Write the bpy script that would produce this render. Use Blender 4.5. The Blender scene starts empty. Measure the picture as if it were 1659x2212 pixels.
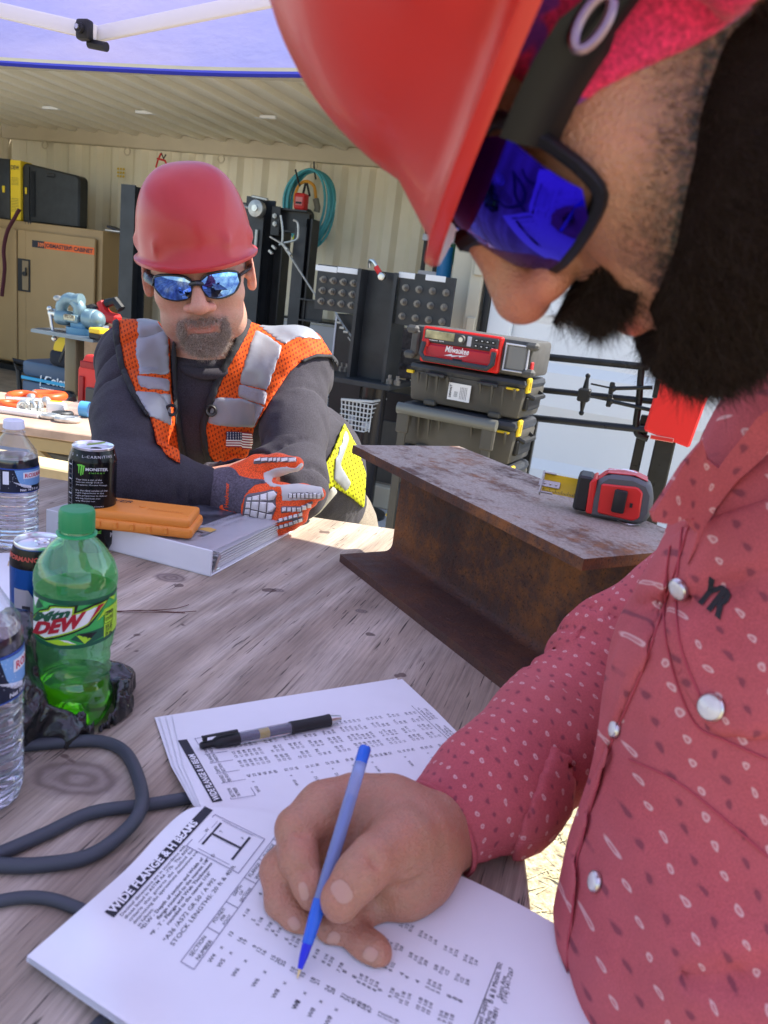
import bpy, bmesh, math, random
import numpy as np
from mathutils import Vector, Matrix
from mathutils.bvhtree import BVHTree
from mathutils.geometry import delaunay_2d_cdt
random.seed(7); np.random.seed(7)
S = bpy.context.scene
COL = S.collection
R_ = math.radians

# ------------------------------------------------------------------ camera
F = 1664.0; CU, CV = 829.5, 1106.0; CAMZ = 1.40; TZ = 0.98
_up = np.array([.1234, .954, .2737]); _up /= np.linalg.norm(_up)
_f = np.array([0, 0, -1.]); _Y = _f - _f.dot(_up) * _up; _Y /= np.linalg.norm(_Y); _X = np.cross(_Y, _up)
RW = np.array([_X, _Y, _up]); CAM = np.array([0, 0, CAMZ])
cd = bpy.data.cameras.new('camera'); cam = bpy.data.objects.new('camera', cd); COL.objects.link(cam)
M = Matrix.Identity(4)
for i in range(3):
    for j in range(3): M[i][j] = RW[i][j]
    M[i][3] = CAM[i]
cam.matrix_world = M
cd.sensor_fit = 'VERTICAL'; cd.sensor_height = 34.6; cd.lens = 34.6 * F / 2212.0
cd.clip_start = 0.02; cd.clip_end = 3000
cd.dof.use_dof = True; cd.dof.focus_distance = 1.35; cd.dof.aperture_fstop = 12
cd.lens = 34.6 * F / 2212.0
S.camera = cam
# ------------------------------------------------------------------ world, sun, exposure
YAW = R_(-18.3)                      # container and canopy direction
def W(xp, yp, z=0.0):                # container frame -> world
    c, s = math.cos(YAW), math.sin(YAW)
    return Vector((c * xp - s * yp, s * xp + c * yp, z))
SUN = (W(.70, .42) + Vector((0, 0, 1.0))).normalized()
wd = bpy.data.worlds.new('World'); S.world = wd; wd.use_nodes = True
nt = wd.node_tree; sky = nt.nodes.new('ShaderNodeTexSky'); sky.sky_type = 'NISHITA'; sky.sun_disc = False
sky.sun_elevation = math.asin(SUN.z); sky.sun_rotation = math.atan2(SUN.x, SUN.y)
bgn = nt.nodes['Background']; nt.links.new(sky.outputs[0], bgn.inputs[0]); bgn.inputs[1].default_value = 0.15
sl = bpy.data.lights.new('sun', 'SUN'); sl.energy = 5.0; sl.angle = R_(0.5); sl.color = (1, .95, .86)
so = bpy.data.objects.new('sun', sl); COL.objects.link(so); so.rotation_euler = SUN.to_track_quat('Z', 'Y').to_euler(); so.location = (6, 3, 12)
S.view_settings.view_transform = 'Standard'; S.view_settings.look = 'None'
S.view_settings.exposure = 1.1; S.view_settings.gamma = 1.0; S.view_settings.use_curve_mapping = False
S.cycles.max_bounces = 10; S.cycles.transparent_max_bounces = 16; S.cycles.transmission_bounces = 10; S.cycles.sample_clamp_indirect = 6

# ------------------------------------------------------------------ pixel tools (u, v in a 1659 x 2212 copy of the photograph)
def ray(u, v): return RW @ np.array([(u - CU) / F, -(v - CV) / F, -1.0])
def D(u, v, d): return Vector(CAM + ray(u, v) * d)
def T(u, v, z=TZ):
    r = ray(u, v); return Vector(CAM + r * ((z - CAMZ) / r[2]))
def HY(u, v, yp):                    # the point on the container-frame plane y' = yp
    r = ray(u, v); n = np.array([-math.sin(YAW), math.cos(YAW), 0]); return Vector(CAM + r * (yp / r.dot(n)))
def uvd(P):
    c = (np.asarray(P, float) - CAM) @ RW
    return CU - F * c[..., 0] / c[..., 2], CV + F * c[..., 1] / c[..., 2], -c[..., 2]
def Rm(ax, deg): return Matrix.Rotation(R_(deg), 3, ax)

# ------------------------------------------------------------------ materials
def mat(name, col, rough=.5, metal=0, spec=.5, trans=0, ior=1.45, sss=0, sheen=0, coat=0, alpha=1, var=0, vs=30, bump=0, bs=200, emis=None, bdist=.002):
    m = bpy.data.materials.new(name); m.use_nodes = True; t = m.node_tree; b = t.nodes['Principled BSDF']
    c = tuple(col) + (1,) if len(col) == 3 else col
    b.inputs['Base Color'].default_value = c; b.inputs['Roughness'].default_value = rough; b.inputs['Metallic'].default_value = metal
    b.inputs['Specular IOR Level'].default_value = spec; b.inputs['Transmission Weight'].default_value = trans; b.inputs['IOR'].default_value = ior
    b.inputs['Alpha'].default_value = alpha
    if sss: b.inputs['Subsurface Weight'].default_value = sss; b.inputs['Subsurface Radius'].default_value = (.012, .005, .003); b.inputs['Subsurface Scale'].default_value = 1
    if sheen: b.inputs['Sheen Weight'].default_value = sheen
    if coat: b.inputs['Coat Weight'].default_value = coat
    if emis: b.inputs['Emission Color'].default_value = tuple(emis[:3]) + (1,); b.inputs['Emission Strength'].default_value = emis[3]
    if var or bump:
        tc = t.nodes.new('ShaderNodeTexCoord')
    if var:
        n = noise(t, tc.outputs['Object'], vs, 5); r = t.nodes.new('ShaderNodeMapRange')
        r.inputs[1].default_value = .3; r.inputs[2].default_value = .7; r.inputs[3].default_value = 1 - var; r.inputs[4].default_value = 1 + var
        t.links.new(n.outputs[0], r.inputs[0]); mx = mix(t, 'MULTIPLY', 1, c, None); t.links.new(r.outputs[0], mx.inputs[7]); t.links.new(mx.outputs[2], b.inputs['Base Color'])
        r2 = t.nodes.new('ShaderNodeMapRange'); r2.inputs[3].default_value = max(0, rough - .12); r2.inputs[4].default_value = min(1, rough + .12)
        n2 = noise(t, tc.outputs['Object'], vs * .6, 6); t.links.new(n2.outputs[0], r2.inputs[0]); t.links.new(r2.outputs[0], b.inputs['Roughness'])
    if bump:
        n = noise(t, tc.outputs['Object'], bs, 4); bp = t.nodes.new('ShaderNodeBump'); bp.inputs['Strength'].default_value = bump; bp.inputs['Distance'].default_value = bdist
        t.links.new(n.outputs[0], bp.inputs['Height']); t.links.new(bp.outputs[0], b.inputs['Normal'])
    return m
def noise(t, vec, scale, detail=4, rough=.55, dist=0):
    n = t.nodes.new('ShaderNodeTexNoise'); n.inputs['Scale'].default_value = scale; n.inputs['Detail'].default_value = detail
    n.inputs['Roughness'].default_value = rough; n.inputs['Distortion'].default_value = dist
    if vec is not None: t.links.new(vec, n.inputs['Vector'])
    return n
def mix(t, mode, fac, a=None, b=None):
    x = t.nodes.new('ShaderNodeMix'); x.data_type = 'RGBA'; x.blend_type = mode; x.inputs[0].default_value = fac
    for k, q in ((6, a), (7, b)):
        if q is None: continue
        if isinstance(q, (tuple, list)): x.inputs[k].default_value = tuple(q[:3]) + (1,)
        else: t.links.new(q, x.inputs[k])
    return x
def ramp(t, src, stops):
    r = t.nodes.new('ShaderNodeValToRGB'); e = r.color_ramp.elements
    while len(e) < len(stops): e.new(.5)
    for k, (p, c) in enumerate(stops): e[k].position = p; e[k].color = (c, c, c, 1) if isinstance(c, (int, float)) else tuple(c) + (1,)
    t.links.new(src, r.inputs[0]); return r
def mth(t, op, a, b=None, c=None):
    n = t.nodes.new('ShaderNodeMath'); n.operation = op
    for k, q in enumerate((a, b, c)):
        if q is None: continue
        if isinstance(q, (int, float)): n.inputs[k].default_value = q
        else: t.links.new(q, n.inputs[k])
    return n.outputs[0]
def attr(t, name):
    a = t.nodes.new('ShaderNodeAttribute'); a.attribute_name = name; return a
def mapping(t, vec, scale=(1, 1, 1), rot=(0, 0, 0), loc=(0, 0, 0)):
    m = t.nodes.new('ShaderNodeMapping'); m.inputs['Scale'].default_value = scale; m.inputs['Rotation'].default_value = rot; m.inputs['Location'].default_value = loc
    t.links.new(vec, m.inputs['Vector']); return m.outputs[0]
def bsdf(m): return m.node_tree.nodes['Principled BSDF']

# ------------------------------------------------------------------ objects
def thing(name, label, cat, loc=(0, 0, 0), rot=None, group=None):
    o = bpy.data.objects.new(name, None); COL.objects.link(o); o.location = Vector(loc)
    if rot is not None: o.rotation_euler = rot if not isinstance(rot, Matrix) else rot.to_euler()
    tag(o, label, cat, group); o.empty_display_size = .1
    return o
def tag(o, label, cat, group=None):
    o['label'] = label; o['category'] = cat
    if group: o['group'] = group
    return o
def link(name, me, m, parent=None, label=None, kind=None, world=False):
    o = bpy.data.objects.new(name, me); COL.objects.link(o)
    if m is not None and len(me.materials) == 0: me.materials.append(m)
    if parent:
        o.parent = parent
        if world:
            bpy.context.view_layer.update() if False else None
            o.matrix_parent_inverse = wm(parent).inverted()
    if label: o['label'] = label
    if kind: o['kind'] = kind
    return o
def wm(o):
    m = Matrix.LocRotScale(o.location, o.rotation_euler, o.scale) if o.rotation_mode != 'QUATERNION' else o.matrix_basis
    return (wm(o.parent) @ o.matrix_parent_inverse @ m) if o.parent else m
def smooth(me, ang=None):
    me.shade_smooth()
    if ang:
        try: me.set_sharp_from_angle(angle=R_(ang))
        except Exception: pass
def copy_tree(o, parent=None):
    c = o.copy(); COL.objects.link(c)
    if parent: c.parent = parent
    for ch in list(o.children): copy_tree(ch, c)
    return c

class MB:
    def __init__(s): s.b = bmesh.new(); s.mi = 0
    def _x(s, vs, mtx):
        for v in vs: v.co = mtx @ v.co
    def box(s, c, size, rot=None, bev=0, seg=1, taper=None):
        r = bmesh.ops.create_cube(s.b, size=1); vs = r['verts']
        for v in vs:
            k = 1.0
            if taper and v.co.z > 0: k = taper
            v.co = Vector((v.co.x * size[0] * k, v.co.y * size[1] * k, v.co.z * size[2]))
        if bev:
            es = list({e for v in vs for e in v.link_edges})
            rr = bmesh.ops.bevel(s.b, geom=es, offset=bev, segments=seg, affect='EDGES', profile=.5); vs = list({v for f in rr['faces'] for v in f.verts} | {v for v in vs if v.is_valid})
        m = (rot.to_4x4() if rot else Matrix.Identity(4)); m = Matrix.Translation(Vector(c)) @ m
        s._x(vs, m); s._mat(vs); return s
    def _mat(s, vs):
        if s.mi:
            for f in {f for v in vs for f in v.link_faces}: f.material_index = s.mi
    def cyl(s, a, b, ra, rb=None, n=16, caps=True, bev=0):
        a, b = Vector(a), Vector(b); rb = ra if rb is None else rb; d = b - a
        r = bmesh.ops.create_cone(s.b, cap_ends=caps, segments=n, radius1=ra, radius2=rb, depth=d.length); vs = r['verts']
        if bev:
            es = [e for e in {e for v in vs for e in v.link_edges} if len(e.link_faces) == 2 and any(len(f.verts) > 4 for f in e.link_faces)]
            rr = bmesh.ops.bevel(s.b, geom=es, offset=bev, segments=2, affect='EDGES', profile=.5); vs = list({v for f in rr['faces'] for v in f.verts} | {v for v in vs if v.is_valid})
        s._x(vs, Matrix.Translation((a + b) / 2) @ d.to_track_quat('Z', 'Y').to_matrix().to_4x4()); s._mat(vs); return s
    def sph(s, c, r, n=16, sc=(1, 1, 1), rot=None):
        q = bmesh.ops.create_uvsphere(s.b, u_segments=n, v_segments=max(6, n // 2), radius=r); vs = q['verts']
        m = Matrix.Translation(Vector(c)) @ (rot.to_4x4() if rot else Matrix.Identity(4)) @ Matrix.Diagonal((*sc, 1)); s._x(vs, m); s._mat(vs); return s
    def prism(s, pts, h, mtx=None, bev=0):      # polygon in xy (ccw), extruded z 0..h
        vs = [s.b.verts.new((p[0], p[1], 0)) for p in pts]; f = s.b.faces.new(vs)
        r = bmesh.ops.extrude_face_region(s.b, geom=[f]); nv = [v for v in r['geom'] if isinstance(v, bmesh.types.BMVert)]
        for v in nv: v.co.z += h
        allv = vs + nv
        if bev:
            es = list({e for v in allv for e in v.link_edges}); rr = bmesh.ops.bevel(s.b, geom=es, offset=bev, segments=1, affect='EDGES'); allv = list({v for f in rr['faces'] for v in f.verts} | {v for v in allv if v.is_valid})
        if mtx is not None: s._x(allv, mtx)
        s._mat(allv); return s
    def lathe(s, prof, n=32, mtx=None, cap=False, fn=None):
        rings = []
        for (r, z) in prof:
            ring = []
            for k in range(n):
                a = 2 * math.pi * k / n; rr = r if fn is None else fn(r, z, a); ring.append(s.b.verts.new((rr * math.cos(a), rr * math.sin(a), z)))
            rings.append(ring)
        fs = []
        for i in range(len(rings) - 1):
            for k in range(n):
                f = s.b.faces.new((rings[i][k], rings[i][(k + 1) % n], rings[i + 1][(k + 1) % n], rings[i + 1][k])); f.material_index = s.mi; fs.append(f)
        if cap:
            for rg, q in ((rings[0], 1), (rings[-1], 0)):
                try:
                    f = s.b.faces.new(rg[::-1] if q else rg); f.material_index = s.mi
                except Exception: pass
        if mtx is not None: s._x([v for r in rings for v in r], mtx)
        return s
    def tube(s, pts, r, n=8, closed=False, caps=True, flat=None):
        pts = [Vector(p) for p in pts]; N = len(pts); rr = r if isinstance(r, (list, tuple)) else [r] * N
        prev = None; rings = []
        for i, p in enumerate(pts):
            a = pts[(i - 1) % N] if (closed or i > 0) else p; b = pts[(i + 1) % N] if (closed or i < N - 1) else p
            t = (b - a).normalized()
            if prev is None: u = t.orthogonal().normalized()
            else: u = (prev - prev.dot(t) * t).normalized()
            prev = u; w = t.cross(u); ring = []
            for k in range(n):
                an = 2 * math.pi * k / n; x, y = math.cos(an) * rr[i], math.sin(an) * rr[i]
                if flat: y *= flat
                ring.append(s.b.verts.new(p + u * x + w * y))
            rings.append(ring)
        for i in range(N - (0 if closed else 1)):
            A, B = rings[i], rings[(i + 1) % N]
            for k in range(n):
                f = s.b.faces.new((A[k], A[(k + 1) % n], B[(k + 1) % n], B[k])); f.material_index = s.mi
        if caps and not closed:
            for rg in (rings[0][::-1], rings[-1]):
                f = s.b.faces.new(rg); f.material_index = s.mi
        return s
    def quad(s, pts):
        f = s.b.faces.new([s.b.verts.new(Vector(p)) for p in pts]); f.material_index = s.mi; return s
    def build(s, name, m, parent=None, label=None, kind=None, sm=30, world=False, recalc=True, mats=None):
        if recalc: bmesh.ops.recalc_face_normals(s.b, faces=s.b.faces)
        me = bpy.data.meshes.new(name); s.b.to_mesh(me); s.b.free()
        if mats:
            for q in mats: me.materials.append(q)
        if sm: smooth(me, sm)
        return link(name, me, m, parent, label, kind, world)
def bez(pts, n=8, closed=False):     # Catmull-Rom through pts
    P = [Vector(p) for p in pts]; out = []; N = len(P)
    for i in range(N if closed else N - 1):
        p0 = P[(i - 1) % N] if (closed or i > 0) else P[0]; p1 = P[i]; p2 = P[(i + 1) % N]; p3 = P[(i + 2) % N] if (closed or i + 2 < N) else P[-1]
        for k in range(n):
            t = k / n; out.append(.5 * ((2 * p1) + (p2 - p0) * t + (2 * p0 - 5 * p1 + 4 * p2 - p3) * t * t + (3 * p1 - p0 - 3 * p2 + p3) * t ** 3))
    if not closed: out.append(P[-1])
    return out
def box(name, c, size, m, parent=None, bev=.003, rot=None, seg=1, label=None, **k):
    return MB().box(c, size, rot, bev, seg, **k).build(name, m, parent, label)
def mtx(origin, x, y, z=None):
    x = Vector(x).normalized(); y = Vector(y); z = x.cross(y).normalized() if z is None else Vector(z).normalized(); y = z.cross(x)
    m = Matrix.Identity(4)
    for i in range(3): m[i][0] = x[i]; m[i][1] = y[i]; m[i][2] = z[i]; m[i][3] = origin[i]
    return m

# ------------------------------------------------------------------ flat print: lettering and artwork
_fc = bpy.data.curves.new('lettering', 'FONT'); _fo = bpy.data.objects.new('lettering', _fc)
def textmesh(txt, size=1.0, bold=0.0, shear=0, space=1.0, align='LEFT', line=1.0, extr=0):
    """returns verts (n,2) and faces of the lettering, unit: size"""
    COL.objects.link(_fo)
    _fc.body = txt; _fc.size = size; _fc.offset = bold * size; _fc.shear = shear; _fc.space_character = space; _fc.align_x = align; _fc.space_line = line
    _fc.resolution_u = 2; _fc.fill_mode = 'BOTH'; _fc.extrude = extr
    bpy.context.view_layer.update()
    me = bpy.data.meshes.new_from_object(_fo.evaluated_get(bpy.context.evaluated_depsgraph_get()))
    vs = np.array([v.co[:] for v in me.vertices]).reshape(-1, 3); fs = [tuple(p.vertices) for p in me.polygons]
    bpy.data.meshes.remove(me); COL.objects.unlink(_fo)
    return vs[:, :2], fs
def extent(txt, size=1.0, **k):
    v, f = textmesh(txt, size, **k); return v[:, 0].min(), v[:, 0].max(), v[:, 1].min(), v[:, 1].max()
class Print:
    """collects flat lettering/shapes in a 2-D frame, then maps them onto a surface by fn(x, y) -> world point"""
    def __init__(s): s.v = []; s.f = []; s.n = 0; s.m = []; s.z = []
    def add(s, vs, fs, mi=0):
        s.v.append(np.asarray(vs, float)); s.z += [len(s.v)] * len(vs); s.f += [tuple(i + s.n for i in f) for f in fs]; s.n += len(vs); s.m += [mi] * len(fs); return s
    def text(s, txt, x, y, size, ang=0, width=None, mi=0, **k):
        v, f = textmesh(txt, size, **k)
        if len(v) == 0: return s
        if width: 
            w = v[:, 0].max() - v[:, 0].min(); v = v.copy(); v[:, 0] *= width / w
        c, q = math.cos(R_(ang)), math.sin(R_(ang)); v = v @ np.array([[c, q], [-q, c]]) + np.array([x, y]); return s.add(v, f, mi)
    def rect(s, x0, y0, x1, y1, mi=0): return s.poly([(x0, y0), (x1, y0), (x1, y1), (x0, y1)], mi)
    def poly(s, pts, mi=0, step=None):
        if step:
            v, f = fillpoly(pts, step); return s.add(v, f, mi)
        return s.add(pts, [tuple(range(len(pts)))], mi)
    def line(s, a, b, w, mi=0):
        a, b = np.array(a, float), np.array(b, float); d = b - a; n = np.array([-d[1], d[0]]) / np.linalg.norm(d) * w / 2
        return s.poly([a - n, b - n, b + n, a + n], mi)
    def frame(s, x0, y0, x1, y1, w, mi=0):
        for a, b in (((x0, y0), (x1, y0)), ((x1, y0), (x1, y1)), ((x1, y1), (x0, y1)), ((x0, y1), (x0, y0))): s.line(a, b, w, mi)
        return s
    def build(s, name, fn, m, parent=None, mats=None, label=None, sub=0, world=False, layer=0):
        Z = s.z
        V = np.concatenate(s.v) if s.v else np.zeros((0, 2)); Fc = s.f; mi = s.m
        if sub:
            b = bmesh.new(); vv = [b.verts.new((p[0], p[1], z)) for p, z in zip(V, Z)]
            for f, q in zip(Fc, mi):
                try: ff = b.faces.new([vv[i] for i in f]); ff.material_index = q
                except Exception: pass
            bmesh.ops.triangulate(b, faces=b.faces)
            for _ in range(5):
                es = [e for e in b.edges if (e.verts[0].co - e.verts[1].co).to_2d().length > sub]
                if not es: break
                bmesh.ops.subdivide_edges(b, edges=es, cuts=1); bmesh.ops.triangulate(b, faces=[f for f in b.faces if len(f.verts) > 3])
            b.verts.index_update(); V = np.array([v.co[:2] for v in b.verts]); Z = [v.co.z for v in b.verts]; Fc = [tuple(v.index for v in f.verts) for f in b.faces]; mi = [f.material_index for f in b.faces]; b.free()
        P = [fn(x, y, z * layer) for (x, y), z in zip(V, Z)] if layer else [fn(x, y) for x, y in V]; ok = [p is not None for p in P]
        keep = [(f, q) for f, q in zip(Fc, mi) if all(ok[i] for i in f)]
        me = bpy.data.meshes.new(name); me.from_pydata([tuple(p) if p is not None else (0, 0, 0) for p in P], [], [f for f, q in keep]); 
        for q in (mats or [m]): me.materials.append(q)
        me.polygons.foreach_set('material_index', [q for f, q in keep]); me.update()
        b = bmesh.new(); b.from_mesh(me); bmesh.ops.delete(b, geom=[v for v in b.verts if not v.link_faces], context='VERTS'); b.to_mesh(me); b.free()
        return link(name, me, None, parent, label, world=world)
def inside(pts, x, y):
    pts = np.asarray(pts); r = np.zeros(np.shape(x), bool); j = len(pts) - 1
    for i in range(len(pts)):
        xi, yi = pts[i]; xj, yj = pts[j]
        c = ((yi > y) != (yj > y)) & (x < (xj - xi) * (y - yi) / (yj - yi + 1e-12) + xi); r ^= c; j = i
    return r
def fillpoly(pts, step):
    pts = [np.array(p, float) for p in pts]; bd = []
    for i, p in enumerate(pts):
        q = pts[(i + 1) % len(pts)]; k = max(1, int(np.linalg.norm(q - p) / step))
        bd += [p + (q - p) * j / k for j in range(k)]
    A = np.array(bd); x0, y0 = A.min(0); x1, y1 = A.max(0)
    gx, gy = np.meshgrid(np.arange(x0 + step / 2, x1, step), np.arange(y0 + step / 2, y1, step)); gx = gx.ravel(); gy = gy.ravel()
    k = inside(A, gx, gy); G = np.stack([gx[k], gy[k]], 1)
    if len(G):
        dd = np.min(np.linalg.norm(G[:, None] - A[None], axis=2), axis=1); G = G[dd > step * .4]
    al = [Vector(p) for p in A] + [Vector(p) for p in G]
    r = delaunay_2d_cdt(al, [(i, (i + 1) % len(A)) for i in range(len(A))], [], 1, 1e-7)
    return np.array([v[:] for v in r[0]]), [tuple(f) for f in r[2]]
def bvh_of(*obs):
    V = []; Fc = []
    for o in obs:
        m = wm(o); n = len(V); V += [m @ v.co for v in o.data.vertices]; Fc += [tuple(i + n for i in p.vertices) for p in o.data.polygons]
    return BVHTree.FromPolygons(V, Fc)
def caster(bvh, off=.0006, bias=0):
    """pixel -> point on the surface, pushed out by off towards the viewer side"""
    def fn(u, v):
        d = Vector(ray(u, v)).normalized(); h = bvh.ray_cast(Vector(CAM), d)
        if h[0] is None: return None
        n = h[1] if h[1].dot(d) < 0 else -h[1]
        return h[0] + n * off - d * bias
    return fn
def dup_of(o, loc=None, rot=None):
    c = copy_tree(o)
    if loc is not None: c.location = loc
    if rot is not None: c.rotation_euler = rot
    return c
# ------------------------------------------------------------------ signed-distance modelling of people and cloth
class Field:
    def __init__(s, lo, hi, h):
        s.h = h; s.lo = np.array(lo, np.float32); n = np.ceil((np.array(hi) - np.array(lo)) / h).astype(int) + 1; s.n = n
        s.ax = [s.lo[i] + h * np.arange(n[i], dtype=np.float32) for i in range(3)]
        s.a = np.full(tuple(n), .2, np.float32)
    def win(s, lo, hi):
        i0 = [max(0, int((lo[i] - s.lo[i]) / s.h)) for i in range(3)]; i1 = [min(int(s.n[i]), int((hi[i] - s.lo[i]) / s.h) + 2) for i in range(3)]
        if any(a >= b for a, b in zip(i0, i1)): return None, None
        sl = tuple(slice(a, b) for a, b in zip(i0, i1))
        X = s.ax[0][sl[0]][:, None, None]; Y = s.ax[1][sl[1]][None, :, None]; Z = s.ax[2][sl[2]][None, None, :]
        return sl, (X, Y, Z)
    def _op(s, sl, d, k, op):
        a = s.a[sl]
        if op == 'add':
            if k: h = np.clip(.5 + .5 * (a - d) / k, 0, 1); r = a + (d - a) * h - k * h * (1 - h)
            else: r = np.minimum(a, d)
        elif op == 'sub':
            if k: h = np.clip(.5 - .5 * (a + d) / k, 0, 1); r = a + (-d - a) * h + k * h * (1 - h)
            else: r = np.maximum(a, -d)
        else: r = np.maximum(a, d)
        s.a[sl] = r
    def ell(s, c, r, k=.01, op='add', rot=None, m=.03):
        c = np.array(c, np.float32); r = np.array([r] * 3 if np.isscalar(r) else r, np.float32); R = max(r) + m
        sl, g = s.win(c - R, c + R)
        if sl is None: return s
        x, y, z = g[0] - c[0], g[1] - c[1], g[2] - c[2]
        if rot is not None:
            q = np.array(rot, np.float32).T; x, y, z = (q[0][0] * x + q[0][1] * y + q[0][2] * z, q[1][0] * x + q[1][1] * y + q[1][2] * z, q[2][0] * x + q[2][1] * y + q[2][2] * z)
        k0 = np.sqrt((x / r[0]) ** 2 + (y / r[1]) ** 2 + (z / r[2]) ** 2); k1 = np.sqrt((x / r[0] ** 2) ** 2 + (y / r[1] ** 2) ** 2 + (z / r[2] ** 2) ** 2)
        s._op(sl, k0 * (k0 - 1) / (k1 + 1e-9), k, op); return s
    def cap(s, a, b, ra, rb=None, k=.01, op='add', m=.03, sq=None):
        a = np.array(a, np.float32); b = np.array(b, np.float32); rb = ra if rb is None else rb; R = max(ra, rb) + m
        sl, g = s.win(np.minimum(a, b) - R, np.maximum(a, b) + R)
        if sl is None: return s
        ba = b - a; L = float(ba @ ba) + 1e-12
        x, y, z = g[0] - a[0], g[1] - a[1], g[2] - a[2]
        t = np.clip((x * ba[0] + y * ba[1] + z * ba[2]) / L, 0, 1)
        d = np.sqrt((x - ba[0] * t) ** 2 + (y - ba[1] * t) ** 2 + (z - ba[2] * t) ** 2) - (ra + (rb - ra) * t)
        s._op(sl, d, k, op); return s
    def chain(s, pts, k=.01, **kw):
        for (a, ra), (b, rb) in zip(pts[:-1], pts[1:]): s.cap(a, b, ra, rb, k, **kw)
        return s
    def grid(s): return s.ax[0][:, None, None], s.ax[1][None, :, None], s.ax[2][None, None, :]
    def mesh(s, a=None, relax=1):
        a = s.a if a is None else a; neg = a < 0; nx, ny, nz = a.shape
        cs = [neg[i:nx - 1 + i, j:ny - 1 + j, k:nz - 1 + k] for i in (0, 1) for j in (0, 1) for k in (0, 1)]
        cnt = sum(c.astype(np.int8) for c in cs); act = (cnt > 0) & (cnt < 8); I = np.argwhere(act)
        idx = np.full(act.shape, -1, np.int32); idx[act] = np.arange(len(I)); P = np.zeros((len(I), 3)); N = np.zeros(len(I))
        for ax in range(3):
            o = [q for q in range(3) if q != ax]
            for i in (0, 1):
                for j in (0, 1):
                    A = I.copy(); A[:, o[0]] += i; A[:, o[1]] += j; B = A.copy(); B[:, ax] += 1
                    va = a[tuple(A.T)]; vb = a[tuple(B.T)]; m = (va < 0) != (vb < 0); t = va[m] / (va[m] - vb[m]); q = A[m].astype(float); q[:, ax] += t; P[m] += q; N[m] += 1
        P = P / N[:, None] * s.h + s.lo; quads = []
        for ax in range(3):
            o = [q for q in range(3) if q != ax]; n = np.array(a.shape)
            sl0 = [slice(None)] * 3; sl1 = [slice(None)] * 3; sl0[ax] = slice(0, n[ax] - 1); sl1[ax] = slice(1, n[ax])
            e = neg[tuple(sl0)] != neg[tuple(sl1)]; E = np.argwhere(e); E = E[(E[:, o[0]] > 0) & (E[:, o[1]] > 0) & (E[:, o[0]] < n[o[0]] - 1) & (E[:, o[1]] < n[o[1]] - 1)]
            c = []
            for di, dj in ((0, 0), (1, 0), (1, 1), (0, 1)):
                q = E.copy(); q[:, o[0]] -= di; q[:, o[1]] -= dj; c.append(idx[tuple(q.T)])
            q = np.stack(c, 1); flip = neg[tuple(E.T)]
            if ax == 1: flip = ~flip
            q[flip] = q[flip][:, ::-1]; quads.append(q)
        Q = np.concatenate(quads); Q = Q[:, ::-1]; Q = Q[(Q >= 0).all(1)]
        for _ in range(relax):
            S_ = np.zeros_like(P); C_ = np.zeros(len(P))
            for i in range(4):
                np.add.at(S_, Q[:, i], P[Q[:, (i + 1) % 4]]); np.add.at(C_, Q[:, i], 1); np.add.at(S_, Q[:, i], P[Q[:, (i + 3) % 4]]); np.add.at(C_, Q[:, i], 1)
            P = P * .5 + .5 * S_ / np.maximum(C_, 1)[:, None]
        return P, Q
def mk(name, P, Q, m, parent=None, attrs=None, label=None, world=True, kind=None):
    me = bpy.data.meshes.new(name); me.vertices.add(len(P)); me.vertices.foreach_set('co', np.asarray(P, np.float32).ravel())
    n = Q.shape[1]; me.loops.add(Q.size); me.loops.foreach_set('vertex_index', Q.astype(np.int32).ravel()); me.polygons.add(len(Q))
    me.polygons.foreach_set('loop_start', np.arange(0, Q.size, n, dtype=np.int32)); me.update(calc_edges=True); me.validate()
    for k, v in (attrs or {}).items():
        v = np.asarray(v, np.float32)
        if v.ndim == 1: at = me.attributes.new(k, 'FLOAT', 'POINT'); at.data.foreach_set('value', v)
        else: at = me.attributes.new(k, 'FLOAT_VECTOR', 'POINT'); at.data.foreach_set('vector', v.ravel())
    me.shade_smooth(); return link(name, me, m, parent, label, kind, world)
def joinpq(parts):
    P = []; Q = []; n = 0
    for p, q in parts: P.append(p); Q.append(q + n); n += len(p)
    return np.concatenate(P), np.concatenate(Q)
def segd(px, U, V):                   # signed distance (pixels) to a polygon, negative inside
    pts = np.asarray(px, np.float32); d = np.full(U.shape, 1e9, np.float32); ins = np.zeros(U.shape, bool); n = len(pts)
    for i in range(n):
        a = pts[i]; b = pts[(i + 1) % n]; e = b - a; wx = U - a[0]; wy = V - a[1]; t = np.clip((wx * e[0] + wy * e[1]) / (e @ e + 1e-9), 0, 1)
        d = np.minimum(d, (wx - e[0] * t) ** 2 + (wy - e[1] * t) ** 2)
        ins ^= ((a[1] > V) != (b[1] > V)) & (U < (b[0] - a[0]) * (V - a[1]) / (b[1] - a[1] + 1e-9) + a[0])
    return np.where(ins, -np.sqrt(d), np.sqrt(d))
def pix(fd):                          # pixel coordinates and depth of every grid point
    X, Y, Z = fd.grid(); x, y, z = X - CAM[0], Y - CAM[1], Z - CAM[2]
    cx = x * RW[0, 0] + y * RW[1, 0] + z * RW[2, 0]; cy = x * RW[0, 1] + y * RW[1, 1] + z * RW[2, 1]; cz = x * RW[0, 2] + y * RW[1, 2] + z * RW[2, 2]
    return (CU - F * cx / cz).astype(np.float32), (CV + F * cy / cz).astype(np.float32), (-cz).astype(np.float32)
_rng = np.random.RandomState(3); _W = [(_rng.randn(3), _rng.rand() * 6.28) for _ in range(24)]
def wav(X, Y, Z, f, n=8, o=0):       # cheap smooth noise: sum of plane waves
    r = 0
    for w, p in _W[o:o + n]: r = r + np.sin((X * w[0] + Y * w[1] + Z * w[2]) * f + p)
    return r / n
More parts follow.
